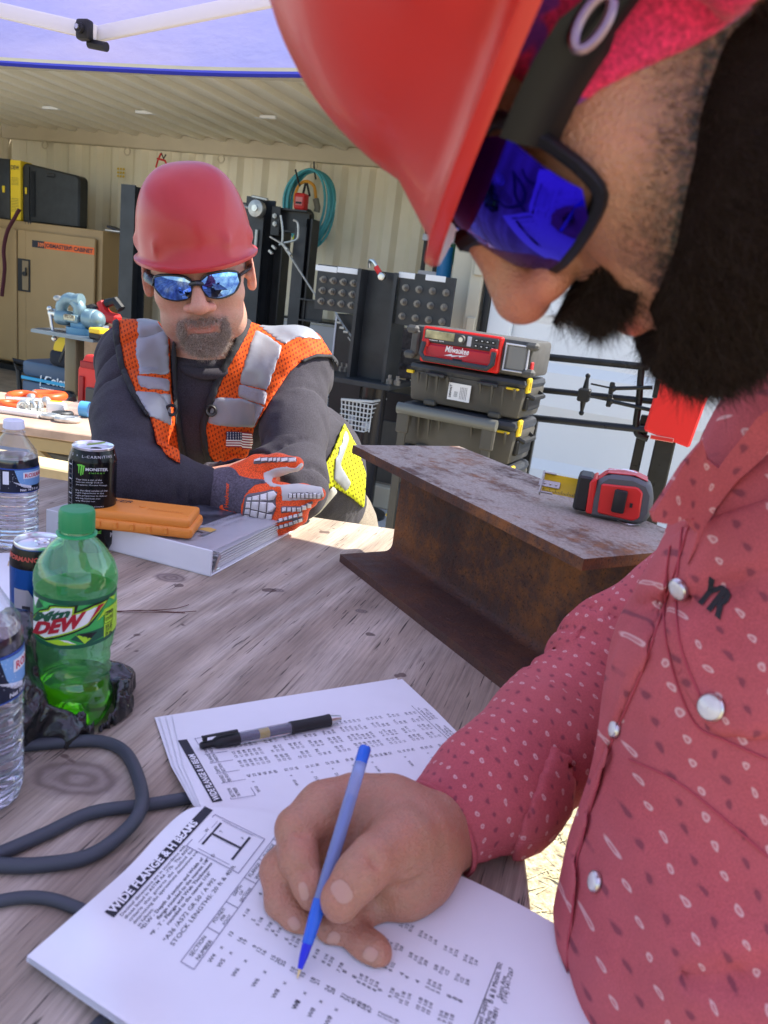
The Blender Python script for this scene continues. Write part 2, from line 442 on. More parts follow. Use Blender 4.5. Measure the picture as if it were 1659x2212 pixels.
# ================================================================== the setting
m_cont = mat('cream_paint', (.86, .79, .62), .55, var=.05, vs=2.5, bump=.15, bs=30)
m_white = mat('white_metal', (.84, .84, .82), .4, var=.03, vs=2)
m_rail = mat('beige_paint', (.62, .54, .40), .5, var=.05, vs=4)
m_black = mat('black_plastic', (.012, .012, .013), .5)
m_dark = mat('dark_steel_paint', (.045, .047, .052), .45, var=.25, vs=9, bump=.1, bs=80)
m_rubber = mat('rubber', (.02, .02, .02), .7)
m_chrome = mat('zinc_metal', (.62, .62, .60), .3, 1)
m_yel = mat('yellow_plastic', (.80, .55, .02), .45)
m_red = mat('red_plastic', (.62, .02, .018), .4)
m_wht = mat('white_label', (.8, .8, .8), .5)

def ground():
    m = mat('concrete_and_soil', (.4, .39, .37), .85); t = m.node_tree; b = bsdf(m); g = t.nodes.new('ShaderNodeNewGeometry')
    n1 = noise(t, g.outputs['Position'], 1.3, 8); n2 = noise(t, g.outputs['Position'], 45, 6, .7); n3 = noise(t, g.outputs['Position'], 260, 3, .7)
    conc = ramp(t, n1.outputs[0], [(.3, (.42, .42, .42)), (.7, (.55, .54, .52))]); c2 = mix(t, 'MULTIPLY', .5, conc.outputs[0], ramp(t, n3.outputs[0], [(.3, .75), (.7, 1.1)]).outputs[0])
    soil = ramp(t, n2.outputs[0], [(.35, (.19, .15, .09)), (.5, (.42, .36, .22)), (.68, (.62, .56, .38))])
    sp = t.nodes.new('ShaderNodeSeparateXYZ'); t.links.new(g.outputs['Position'], sp.inputs[0])
    e = mth(t, 'ADD', mth(t, 'MULTIPLY', sp.outputs[0], -.31), mth(t, 'MULTIPLY', sp.outputs[1], .95)); e = mth(t, 'ADD', e, mth(t, 'MULTIPLY', n1.outputs[0], .5))
    k = t.nodes.new('ShaderNodeMapRange'); k.inputs[1].default_value = 2.75; k.inputs[2].default_value = 2.85; t.links.new(e, k.inputs[0])
    x = mix(t, 'MIX', .5, soil.outputs[0], c2.outputs[2]); t.links.new(k.outputs[0], x.inputs[0]); t.links.new(x.outputs[2], b.inputs['Base Color'])
    bp = t.nodes.new('ShaderNodeBump'); bp.inputs['Distance'].default_value = .01; bp.inputs['Strength'].default_value = .6; t.links.new(n2.outputs[0], bp.inputs['Height']); t.links.new(bp.outputs[0], b.inputs['Normal'])
    mb = MB(); mb.quad([(-400, -400, 0), (400, -400, 0), (400, 400, 0), (-400, 400, 0)]); mb.build('ground', m, kind='structure', sm=0)
ground()

# ---- shipping container, open along its long side
XL, XR, YF, YB, ZR = -7.20, -1.27, 4.80, 7.13, 2.62
cont = thing('shipping_container', 'cream corrugated shipping container standing open along its long side behind the workers', 'container', (0, 0, 0), (0, 0, YAW))
def corrugated(name, n0, n1, fn, prof, m, par):
    """prof: list of (offset along, depth) repeated; fn(s, t, depth) -> local point"""
    mb = MB(); ps = []
    s = n0; i = 0; per = prof[-1][0]
    while s < n1:
        for a, d in prof[:-1]:
            if s + a < n1: ps.append((s + a, d))
        s += per
    ps.append((n1, 0))
    lo = [mb.b.verts.new(fn(a, 0, d)) for a, d in ps]; hi = [mb.b.verts.new(fn(a, 1, d)) for a, d in ps]
    for i in range(len(ps) - 1): mb.b.faces.new((lo[i], lo[i + 1], hi[i + 1], hi[i]))
    return mb.build(name, m, par, sm=20)
wp = [(0, 0), (.080, 0), (.13, .048), (.220, .048), (.28, 0)]
corrugated('back_wall', XL, XR, lambda s, t, d: (s, YB + d, .15 + t * (ZR - .17)), wp, m_cont, cont)
rp = [(0, 0), (.17, 0), (.186, .018), (.236, .018), (.252, 0)]
corrugated('roof', XL, XR, lambda s, t, d: (s, YF + t * (YB - YF + .04), ZR + d - .06 * 0), [(0, 0), (.165, 0), (.185, -.036), (.235, -.036), (.255, 0)], m_cont, cont)
corrugated('end_wall', YF, YB, lambda s, t, d: (XL - d, s, .15 + t * (ZR - .15)), wp, m_cont, cont)
corrugated('end_wall', YF, YB, lambda s, t, d: (XR + d, s, .15 + t * (ZR - .15)), wp, m_cont, cont)
mb = MB(); mb.box(((XL + XR) / 2, YB - .045, ZR - .075), (XR - XL, .07, .15), bev=.008); mb.build('top_rail', m_rail, cont)
mb = MB(); mb.box(((XL + XR) / 2, YF - .03, ZR + .03), (XR - XL, .1, .13), bev=.008); mb.build('top_rail', m_rail, cont)
mb = MB(); mb.box(((XL + XR) / 2, YF - .03, .075), (XR - XL, .08, .15), bev=.008); mb.build('bottom_rail', m_rail, cont)
mb = MB(); mb.box(((XL + XR) / 2, (YF + YB) / 2, ZR + .07), (XR - XL + .1, YB - YF + .1, .01)); mb.build('roof_sheet', m_cont, cont)
for x in (XL, XR):
    for y in (YF, YB):
        box('corner_post', (x, y, ZR / 2), (.13, .12, ZR + .1), m_rail, cont, .01)
mfl = mat('plywood_floor', (.28, .21, .14), .7, var=.3, vs=8)
for i in range(10):
    box('floor_board', ((XL + XR) / 2, YF + .117 + i * .2335, .135), (XR - XL - .1, .228, .03), mfl, cont, .002)
for x in (-6.6, -5.55, -4.45, -3.45, -2.2):      # lashing rings under the rail
    mb = MB(); ring = [(x + .035 * math.cos(a), YB - .085, ZR - .19 + .035 * math.sin(a)) for a in [k * math.pi / 8 for k in range(16)]]
    mb.tube(ring, .007, 6, closed=True); mb.build('lashing_ring', m_rail, cont)
for x, y in ((-4.55, 6.0), (-3.35, 5.9), (-5.6, 6.05)): box('roof_bracket', (x, y, ZR - .025), (.2, .035, .025), m_white, cont, .005)

m_hole = mat('daylight_hole', (.8, .6, .15), .6)
mb = MB()
for i in range(3):
    for j in range(3): mb.cyl((-5.72 + i * .035, YB - .002, 2.20 + j * .035), (-5.72 + i * .035, YB - .009, 2.20 + j * .035), .011, n=10)
mb.build('vent_grille', m_yel, cont)

# ---- the white door leaf, swung open beyond the right post
door = thing('container_door', 'white container door swung open behind the toolbox stack, with cream hinge post and black seal', 'door', W(-1.18, 4.72), (0, 0, YAW))
DW, DH = 3.6, 2.5
box('hinge_post', (.02, .0, DH / 2 + .1), (.085, .10, DH), m_rail, door, .008)
for z in (.5, 1.25, 1.62, 2.3): box('hinge', (.03, -.056, z), (.055, .03, .13), m_rail, door, .006)
mb = MB(); mb.tube([(.105, -.03, .12), (.105, -.03, DH + .1)], .024, 10); mb.build('rubber_seal', m_black, door)
mdoor = mat('white_door_paint', (.82, .83, .84), .38, var=.03, vs=1.5, bump=.08, bs=6, bdist=.01)
mb = MB()
zs = []; z = .15
levels = [.15, .47, .53, .80, .86, 1.06, 1.115, 1.33, 1.385, 1.66, 1.72, 1.98, 2.04, 2.3, 2.36, 2.6]
dep = [0, 0, .035, .035, 0, 0, .035, .035, 0, 0, .035, .035, 0, 0, .035, .035]
vs0 = [mb.b.verts.new((.27, dep[i], levels[i])) for i in range(len(levels))]; vs1 = [mb.b.verts.new((DW, dep[i], levels[i])) for i in range(len(levels))]
for i in range(len(levels) - 1): mb.b.faces.new((vs0[i], vs1[i], vs1[i + 1], vs0[i + 1]))
mb.build('door_panel', mdoor, door, sm=0)
mb = MB(); mb.box((.2, -.012, DH / 2 + .12), (.145, .07, DH), bev=.012, seg=2); mb.box((DW, -.012, DH / 2 + .12), (.12, .07, DH), bev=.01); mb.box((DW / 2, -.01, .15), (DW, .07, .12), bev=.01); mb.box((DW / 2, .05, DH / 2), (DW, .01, DH)); mb.build('door_frame', mdoor, door)
mb = MB(); mb.box((.42, -.03, 1.63), (.05, .04, .09), bev=.01); mb.build('latch_block', m_rail, door)

# ---- pop-up canopy
m_can = mat('canopy_cloth', (.42, .45, .80), .9); t = m_can.node_tree; b = bsdf(m_can)
tr = t.nodes.new('ShaderNodeBsdfTranslucent'); ad = t.nodes.new('ShaderNodeMixShader'); ad.inputs[0].default_value = .42
g = t.nodes.new('ShaderNodeNewGeometry'); n = noise(t, mapping(t, g.outputs['Position'], (1, 3, 3)), 1.6, 5); rc = ramp(t, n.outputs[0], [(.3, (.38, .41, .78)), (.5, (.48, .48, .80)), (.7, (.57, .54, .80))])
t.links.new(rc.outputs[0], tr.inputs[0]); t.links.new(rc.outputs[0], b.inputs['Base Color'])
n2 = noise(t, mapping(t, g.outputs['Position'], (6, 14, 14)), 1.2, 6); bp = t.nodes.new('ShaderNodeBump'); bp.inputs['Distance'].default_value = .02; bp.inputs['Strength'].default_value = .18
t.links.new(n2.outputs[0], bp.inputs['Height']); t.links.new(bp.outputs[0], b.inputs['Normal']); t.links.new(bp.outputs[0], tr.inputs['Normal'])
t.links.new(b.outputs[0], ad.inputs[1]); t.links.new(tr.outputs[0], ad.inputs[2]); t.links.new(ad.outputs[0], t.nodes['Material Output'].inputs[0])
m_hem = mat('canopy_hem', (.02, .03, .30), .8)
can = thing('canopy_tent', 'blue pop-up canopy with white steel truss stretched over the work table', 'canopy', (0, 0, 0), (0, 0, YAW))
CX0, CX1, CY0, CY1, CZ = -1.85, 1.22, -1.55, 1.49, 1.77
mb = MB(); N = 28
cxm, cym = (CX0 + CX1) / 2, (CY0 + CY1) / 2
def roofz(x, y):
    a = max(abs(x - cxm) / ((CX1 - CX0) / 2), abs(y - cym) / ((CY1 - CY0) / 2)); z = CZ + .16 + (1 - a) * .62
    return z + .012 * math.sin(5 * x + 3 * y) + .008 * math.sin(11 * y - 4 * x)
gr = [[mb.b.verts.new((CX0 + (CX1 - CX0) * i / N, CY0 + (CY1 - CY0) * j / N, roofz(CX0 + (CX1 - CX0) * i / N, CY0 + (CY1 - CY0) * j / N))) for j in range(N + 1)] for i in range(N + 1)]
for i in range(N):
    for j in range(N): mb.b.faces.new((gr[i][j], gr[i + 1][j], gr[i + 1][j + 1], gr[i][j + 1]))
mb.build('roof_cloth', m_can, can)
edge = [(gr[i][N].co if False else None) for i in range(0)]
def valance(p0, p1, n=40):
    mb = MB(); hm = MB(); top = []; bot = []; p0, p1 = Vector(p0), Vector(p1); out = (p1 - p0).cross(Vector((0, 0, 1))).normalized(); low = []
    for i in range(n + 1):
        p = p0.lerp(p1, i / n); a = roofz(p.x, p.y); w = .003 * math.sin(i * .9) + .004 * math.sin(i * .37 + 1)
        top.append(mb.b.verts.new((p.x, p.y, a))); q = p + out * (.03 + w); zz = CZ + .002 * math.sin(i * .5)
        bot.append(mb.b.verts.new((q.x, q.y, zz + .012))); low.append(Vector((q.x, q.y, zz)))
    for i in range(n): mb.b.faces.new((top[i], top[i + 1], bot[i + 1], bot[i]))
    mb.build('valance', m_can, can); hm.tube(low, .0085, 6, flat=.5); hm.build('hem', m_hem, can)
valance((CX0, CY1, 0), (CX1, CY1, 0)); valance((CX1, CY1, 0), (CX1, CY0, 0)); valance((CX0, CY0, 0), (CX0, CY1, 0)); valance((CX1, CY0, 0), (CX0, CY0, 0))
Wi = lambda P: Matrix.Rotation(-YAW, 3, 'Z') @ Vector(P)
JY = 1.34
def hp(u, v): return Wi(HY(u, v, JY))
m_truss = mat('white_powdercoat', (.86, .85, .82), .35)
J = hp(197, 70); A_ = hp(-260, -38); B_ = hp(640, -20); E_ = hp(1100, -118)
def flatbar(name, a, b, w, th, m, par):
    a, b = Vector(a), Vector(b); d = (b - a); M_ = mtx((a + b) / 2, d, (0, 0, 1)); 
    q = MB(); q.box((0, 0, 0), (d.length, w, th), bev=.003, seg=2); q._x(q.b.verts, M_); return q.build(name, m, par)
flatbar('truss_bar', A_, J + Vector((.01, 0, 0)), .027, .012, m_truss, can); flatbar('truss_bar', J + Vector((-.01, .016, 0)), E_ + Vector((0, .016, 0)), .027, .012, m_truss, can)
jm = MB(); jm.box(J + Vector((-.005, -.012, 0)), (.03, .02, .036), bev=.006, seg=2); jm.cyl(J + Vector((-.005, -.02, 0)), J + Vector((-.005, -.03, 0)), .009, n=14); jm.cyl(J + Vector((-.004, .0, -.019)), J + Vector((.036, .0, -.024)), .0085, n=12); jm.build('joint', m_black, can)
jm = MB(); jm.cyl(J + Vector((-.005, -.028, .0)), J + Vector((-.005, -.035, .0)), .0045, n=8); jm.build('joint_bolt', m_chrome, can)
for x in (CX0 + .03, CX1 - .03):
    for y in (CY0 + .03, CY1 - .03):
        if y > 0: continue
        box('leg', (x, y, .95), (.03, .03, 1.9), m_truss, can, .003)
for x, y in ((CX0 + .03, CY1 - .03), (CX1 - .03, CY1 - .03)): box('leg', (x, y, .95), (.03, .03, 1.9), m_truss, can, .003)
flatbar('truss_bar', (CX0 + .03, CY0 + .05, 1.75), (cxm, CY0 + .05, 1.98), .027, .012, m_truss, can); flatbar('truss_bar', (cxm, CY0 + .05, 1.98), (CX1 - .03, CY0 + .05, 1.75), .027, .012, m_truss, can)

# ---- weathered plywood work table
def wood_mat(name, grey=1.0, seed=0, knots=True):
    m = mat(name, (.3, .28, .26), .78); t = m.node_tree; b = bsdf(m); tc = t.nodes.new('ShaderNodeTexCoord')
    v = tc.outputs['Object']
    r = mapping(t, v, (1, 1, 1), (0, 0, R_(-78 + seed)))      # grain direction
    wv = mapping(t, r, (1.7, 4.2, 1)); n1 = noise(t, wv, 1.6, 4, .5, 1.6)        # broad cathedral bands
    rings = t.nodes.new('ShaderNodeTexWave'); rings.inputs['Scale'].default_value = 2.1; rings.inputs['Distortion'].default_value = 22; rings.inputs['Detail'].default_value = 3; rings.inputs['Detail Scale'].default_value = .45; rings.bands_direction = 'Y'
    t.links.new(mapping(t, r, (.55, 1, 1)), rings.inputs['Vector'])
    fine = noise(t, mapping(t, r, (8, 260, 1)), 1, 5, .65); fib = noise(t, mapping(t, r, (30, 900, 1)), 1, 3, .6)
    kn = None; dist = None
    base = ramp(t, rings.outputs[0], [(.0, (.36, .28, .205)), (.35, (.46, .375, .285)), (.75, (.55, .465, .365)), (1, (.44, .355, .265))])
    c = mix(t, 'MULTIPLY', .75, base.outputs[0], ramp(t, n1.outputs[0], [(.3, .74), (.55, 1.03), (.75, 1.16)]).outputs[0])
    c = mix(t, 'MULTIPLY', .8, c.outputs[2], ramp(t, fine.outputs[0], [(.3, .62), (.5, 1.0), (.7, 1.22)]).outputs[0])
    c = mix(t, 'MULTIPLY', .35, c.outputs[2], ramp(t, fib.outputs[0], [(.3, .6), (.7, 1.3)]).outputs[0])
    # checks: thin dark splits along the grain
    crk = noise(t, mapping(t, r, (14, 330, 1), loc=(3, 7, 0)), 1, 2, .5); gate = noise(t, mapping(t, r, (7, 14, 1)), 1, 2)
    ck = mth(t, 'MULTIPLY', ramp(t, crk.outputs[0], [(.645, 0), (.67, 1)]).outputs[0], ramp(t, gate.outputs[0], [(.42, 0), (.52, 1)]).outputs[0])
    c = mix(t, 'MIX', .5, c.outputs[2], (.035, .028, .024)); t.links.new(mth(t, 'MULTIPLY', ck, .85), c.inputs[0]); last = c.outputs[2]; hgt = fine.outputs[0]
    # knots at fixed places (object space), stains
    for (kx, ky, ks) in (KNOTS if knots else []):
        k = mapping(t, v, (1 / ks, 1 / ks, 0), (0, 0, 0), (-kx / ks, -ky / ks, 0)); k2 = mapping(t, k, (1, 1.55, 1), (0, 0, R_(-30)))
        w = noise(t, v, 38, 3); ln = t.nodes.new('ShaderNodeVectorMath'); ln.operation = 'LENGTH'; t.links.new(k2, ln.inputs[0])
        dd = mth(t, 'ADD', ln.outputs['Value'], mth(t, 'MULTIPLY', mth(t, 'SUBTRACT', w.outputs[0], .5), .45))
        ri = mth(t, 'SINE', mth(t, 'MULTIPLY', dd, 17)); rr = ramp(t, mth(t, 'MULTIPLY_ADD', ri, .5, .5), [(0, (.15, .11, .09)), (1, (.27, .215, .18))])
        msk = ramp(t, dd, [(0, 1), (.62, 1), (1.0, 0)]); q = mix(t, 'MIX', .5, last, rr.outputs[0]); t.links.new(mth(t, 'MULTIPLY', msk.outputs[0], .85), q.inputs[0]); last = q.outputs[2]
    st = noise(t, v, 7, 4); sm_ = noise(t, v, 60, 2); q = mix(t, 'MULTIPLY', .6, last, ramp(t, st.outputs[0], [(.35, .72), (.6, 1.08)]).outputs[0]); last = q.outputs[2]
    sp = ramp(t, noise(t, v, 26, 2, .4).outputs[0], [(.735, 0), (.75, 1)]); q = mix(t, 'MIX', .5, last, (.07, .035, .03)); t.links.new(mth(t, 'MULTIPLY', sp.outputs[0], .75), q.inputs[0]); last = q.outputs[2]
    t.links.new(last, b.inputs['Base Color'])
    hh = mth(t, 'SUBTRACT', mth(t, 'ADD', fine.outputs[0], mth(t, 'MULTIPLY', n1.outputs[0], .3)), mth(t, 'MULTIPLY', ck, 1.0))
    bp = t.nodes.new('ShaderNodeBump'); bp.inputs['Strength'].default_value = .75; bp.inputs['Distance'].default_value = .0016; t.links.new(hh, bp.inputs['Height']); t.links.new(bp.outputs[0], b.inputs['Normal'])
    return m
TYAW = R_(-3.6)
TC = Vector((-.58, .70, 0)); Ti = lambda p: Matrix.Rotation(-TYAW, 3, 'Z') @ (Vector(p) - TC)
KNOTS = [(Ti(T(u, v)).x, Ti(T(u, v)).y, s) for (u, v, s) in ((165, 1680, .048), (370, 1248, .03), (600, 1275, .012), (780, 1320, .011), (30, 1640, .02), (350, 1890, .04))]
m_ply = wood_mat('weathered_plywood')
m_edge = mat('plywood_edge', (.50, .42, .28), .75, var=.25, vs=30)
tb = thing('work_table', 'weathered grey plywood work table with knots and cracks under the papers and steel beam', 'table', TC, (0, 0, TYAW))
rgt = Ti(T(1138, 1880)).x; far = Ti(T(700, 1120)).y
mb = MB(); mb.box(((rgt - 1.5) / 2, (far - .75) / 2, TZ - .0125), (rgt + 1.5, far + .75, .025), bev=.002); mb.build('table_top', m_ply, tb)
for y in (far - .03, 0, -.72): box('apron', ((rgt - 1.5) / 2, y, TZ - .025 - .046), (rgt + 1.46, .038, .09), m_edge, tb, .003)
for x in (rgt - .06, -1.4): box('apron', (x, (far - .75) / 2, TZ - .025 - .046), (.038, far + .68, .088), m_edge, tb, .003)
for x in (rgt - .1, -1.36):
    for y in (far - .08, -.66): box('leg', (x, y, (TZ - .12) / 2), (.089, .089, TZ - .12), m_edge, tb, .004)
# dry straw and grit on the sunlit ground at the right
def straw():
    ps = []; fs = []; rs = np.random.RandomState(5)
    for i in range(2600):
        c = np.array([rs.uniform(.25, 1.6), rs.uniform(.5, 2.6), .004 + rs.rand() * .012]); a = rs.rand() * 6.28; L = rs.uniform(.02, .07); w = rs.uniform(.0012, .003); d = np.array([math.cos(a), math.sin(a), rs.uniform(-.1, .3)]) * L; n = np.array([-math.sin(a), math.cos(a), 0]) * w
        k = len(ps); ps += [c - n, c + n, c + d + n * .4, c + d - n * .4]; fs.append((k, k + 1, k + 2, k + 3))
    me = bpy.data.meshes.new('dry_straw'); me.from_pydata([tuple(p) for p in ps], [], fs); return link('dry_straw', me, mat('straw', (.55, .47, .25), .8), kind='stuff')
tag(straw(), 'dry straw scattered on the sunlit ground past the table edge', 'straw')
# ================================================================== things on the work table
def cyl_fit(ub, vb, vt, wpx, z0=TZ):
    b = T(ub, vb, z0); lo, hi = .02, .5
    for _ in range(40):
        m = (lo + hi) / 2; v = uvd(b + Vector((0, 0, m)))[1]
        if v > vt: lo = m
        else: hi = m
    d = uvd(b + Vector((0, 0, lo / 2)))[2]; return b, lo, wpx * d / F / 2
m_ink = mat('black_ink', (.02, .02, .03), .6); m_inkw = mat('white_ink', (.85, .85, .85), .5); m_paper = mat('paper', (.80, .80, .80), .65, var=.02, vs=20)
m_box_ink = mat('printed_line', (.16, .14, .22), .6)

# ---- steel beam
def rust():
    m = mat('rusty_steel', (.1, .05, .03), .8); t = m.node_tree; b = bsdf(m); tc = t.nodes.new('ShaderNodeTexCoord'); v = tc.outputs['Object']
    n1 = noise(t, v, 9, 8, .65); n2 = noise(t, v, 60, 6, .7); n3 = noise(t, v, 320, 3, .6); sp = t.nodes.new('ShaderNodeSeparateXYZ'); t.links.new(v, sp.inputs[0])
    col = ramp(t, mth(t, 'ADD', mth(t, 'MULTIPLY', n1.outputs[0], .65), mth(t, 'MULTIPLY', n2.outputs[0], .35)), [(.36, (.035, .018, .013)), (.47, (.085, .034, .018)), (.54, (.17, .065, .02)), (.6, (.25, .088, .02)), (.68, (.16, .06, .02))])
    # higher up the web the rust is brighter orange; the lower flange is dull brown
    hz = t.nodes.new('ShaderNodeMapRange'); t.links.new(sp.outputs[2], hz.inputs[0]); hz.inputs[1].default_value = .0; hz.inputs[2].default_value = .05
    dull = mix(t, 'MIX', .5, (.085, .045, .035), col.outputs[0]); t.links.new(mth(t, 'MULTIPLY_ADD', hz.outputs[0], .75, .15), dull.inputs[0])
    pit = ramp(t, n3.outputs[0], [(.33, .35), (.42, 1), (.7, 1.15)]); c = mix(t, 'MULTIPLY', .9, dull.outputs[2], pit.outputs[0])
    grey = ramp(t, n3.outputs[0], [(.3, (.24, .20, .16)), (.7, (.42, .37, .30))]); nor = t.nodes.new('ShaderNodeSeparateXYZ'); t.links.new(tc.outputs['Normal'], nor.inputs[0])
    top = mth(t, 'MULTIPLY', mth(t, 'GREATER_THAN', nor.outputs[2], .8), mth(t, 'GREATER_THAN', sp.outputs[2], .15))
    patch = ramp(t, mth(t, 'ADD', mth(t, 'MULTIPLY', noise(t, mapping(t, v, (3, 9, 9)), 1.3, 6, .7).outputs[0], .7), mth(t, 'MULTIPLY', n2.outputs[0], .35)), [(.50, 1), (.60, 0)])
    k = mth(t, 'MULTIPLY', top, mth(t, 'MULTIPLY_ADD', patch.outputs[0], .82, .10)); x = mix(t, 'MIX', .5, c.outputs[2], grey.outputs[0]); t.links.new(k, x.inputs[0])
    t.links.new(x.outputs[2], b.inputs['Base Color']); bp = t.nodes.new('ShaderNodeBump'); bp.inputs['Strength'].default_value = .8; bp.inputs['Distance'].default_value = .0012
    t.links.new(mth(t, 'ADD', n2.outputs[0], n3.outputs[0]), bp.inputs['Height']); t.links.new(bp.outputs[0], b.inputs['Normal'])
    t.links.new(ramp(t, n2.outputs[0], [(.3, .55), (.7, .95)]).outputs[0], b.inputs['Roughness']); return m
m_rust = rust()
B0 = T(733, 1213); B1 = T(1130, 1525); bd = (B1 - B0).normalized()
beam = thing('steel_beam', 'short rusty wide flange steel beam lying on the table with a tape measure on top', 'beam', B0, mtx((0, 0, 0), bd, Vector((-bd.y, bd.x, 0))).to_3x3())
bw, bh, tf, tw, fr = .2, .19, .0125, .0095, .013; BL = .50
def arc(cx, cy, r, a0, a1, n=5): return [(cx + r * math.cos(R_(a0 + (a1 - a0) * i / n)), cy + r * math.sin(R_(a0 + (a1 - a0) * i / n))) for i in range(n + 1)]
h2 = bw / 2; y0 = h2
pf = [(0, 0), (bw, 0), (bw, tf)] + arc(y0 + tw / 2 + fr, tf + fr, fr, 270, 180) + arc(y0 + tw / 2 + fr, bh - tf - fr, fr, 180, 90) + [(bw, bh - tf), (bw, bh), (0, bh), (0, bh - tf)] + arc(y0 - tw / 2 - fr, bh - tf - fr, fr, 90, 0) + arc(y0 - tw / 2 - fr, tf + fr, fr, 0, -90) + [(0, tf)]
mb = MB(); n = 60
rings = [[mb.b.verts.new((BL * i / n, p[0] * 1.0, p[1])) for p in pf] for i in range(n + 1)]
for i in range(n):
    for k in range(len(pf)): mb.b.faces.new((rings[i][k], rings[i][(k + 1) % len(pf)], rings[i + 1][(k + 1) % len(pf)], rings[i + 1][k]))
mb.b.faces.new(rings[0]); mb.b.faces.new(rings[-1][::-1])
es = [e for e in mb.b.edges if len(e.link_faces) == 2 and e.calc_face_angle(0) > 1.2]
bmesh.ops.bevel(mb.b, geom=es, offset=.0012, segments=1, affect='EDGES')
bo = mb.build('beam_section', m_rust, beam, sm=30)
bo['label'] = 'rusty I-shaped section, grey on its top flange'

# ---- tape measure on the beam
m_grey = mat('grey_rubber', (.09, .095, .10), .6, bump=.1, bs=300); m_tyel = mat('tape_yellow', (.75, .55, .03), .35)
BT = TZ + bh
tp = thing('tape_measure', 'red and grey tape measure resting on the beam with its yellow blade hooked out', 'tape measure', T(1326, 1128, BT) + Vector((0, 0, .001)), (0, 0, R_(-16))); tp.scale = (1, 1, .86)
mb = MB()
sil = [(-.032, .0), (-.034, .020), (-.030, .05), (-.018, .063), (.012, .066), (.030, .060), (.038, .046), (.040, .02), (.034, .004), (.022, 0)]
mb.prism(sil[::-1], .046, Matrix.Translation((0, .023 + .022, .0)) @ Matrix.Rotation(R_(90), 4, 'X'), bev=.005); mb.build('case', m_grey, tp, sm=40)
mb = MB(); mb.prism([(-.021, .008), (-.023, .05), (.018, .054), (.025, .048), (.027, .012), (.020, .006)][::-1], .004, Matrix.Translation((0, -.0, .0)) @ Matrix.Rotation(R_(90), 4, 'X'), bev=.002)
fp = mb.build('face_plate', m_red, tp, sm=30)
mb = MB(); mb.prism([(-.0345, .004), (-.0365, .05), (-.029, .056), (-.026, .004)][::-1], .046, Matrix.Translation((0, .044, 0)) @ Matrix.Rotation(R_(90), 4, 'X'), bev=.002); mb.build('mouth_band', m_red, tp)
mb = MB(); mb.box((-.042, .021, .03), (.018, .040, .050), bev=.003); mb.build('mouth', m_black, tp)
box('lock_switch', (.001, -.007, .031), (.015, .009, .032), m_black, tp, .0025, seg=2)
mb = MB(); mb.box((.015, -.0045, .028), (.003, .003, .006)); mb.build('switch_slot', m_black, tp)
mb = MB(); mb.prism([(-.03, .0), (-.018, .0145), (.012, .0178), (.028, .0125), (.028, .0115), (.012, .0165), (-.018, .0132), (-.03, -.001)], .03, Matrix.Translation((0, .036, .0505)) @ Matrix.Rotation(R_(90), 4, 'X')); 
mb.build('top_label', mat('label_red', (.55, .03, .05), .35), tp)
lp = Print(); lp.text('Milwaukee', -.016, -.004, .0085, shear=.3, bold=.02).text('25 FT', .02, -.003, .006); lp.poly([(-.014, -.0062), (.004, -.0062), (.002, -.0078), (.014, -.0078), (-.002, -.0105), (-.0005, -.0085), (-.010, -.0085)])
lp.build('print', lambda x, y: (-x, .021 - y * 1.0, .0505 + .0188 - (x + .003) ** 2 * 8 - .0), m_inkw, tp)
mb = MB()
for i in range(9): # curved blade
    pass
N = 8; rows = []
for xx in (-.092, -.045):
    rows.append([mb.b.verts.new((xx, .021 + .0145 * (2 * i / N - 1), .026 + .0045 * (2 * i / N - 1) ** 2)) for i in range(N + 1)])
for i in range(N): mb.b.faces.new((rows[0][i], rows[0][i + 1], rows[1][i + 1], rows[1][i]))
ret = bmesh.ops.solidify(mb.b, geom=mb.b.faces[:], thickness=.0005); 
bl = mb.build('blade', m_tyel, tp, sm=30)
# the blade shows tilted towards the viewer: turn it about its length
bl.rotation_euler = (R_(58), 0, 0); bl.location = (0, .021 - (.021 * math.cos(R_(58)) - .028 * math.sin(R_(58))), .03 - (.021 * math.sin(R_(58)) + .028 * math.cos(R_(58))))
pr = Print()
for i in range(24): pr.line((-.09 + i * .0019, -.0135), (-.09 + i * .0019, -.010 if i % 4 else -.007), .0005)
po = pr.build('blade_marks', lambda x, y: (x, .021 + y, .026 + .0045 * (y / .0125) ** 2 + .0007), m_ink, None); po.parent = bl
mb = MB(); mb.box((-.084, .021, .028), (.026, .010, .0018), bev=.0005); mb.box((-.0935, .021, .0285), (.002, .034, .014), bev=.0006); mb.box((-.086, .0065, .031), (.016, .0015, .006)); mb.box((-.086, .0355, .031), (.016, .0015, .006)); hk = mb.build('end_hook', mat('dull_hook', (.40, .39, .36), .4, .8), None); hk.parent = bl
for i in range(3):
    rv = MB(); rv.sph((-.090 + i * .007, .021, .0295), .0016, 8); ro = rv.build('rivet', m_chrome, None, sm=60); ro.parent = bl
mb = MB(); mb.tube(bez([(.0, .01, .0015), (.006, .0, .0015), (.016, -.006, .0015), (.026, .0, .0015), (.03, .012, .0015)], 5), .0008, 6); mb.build('belt_clip', m_chrome, tp)

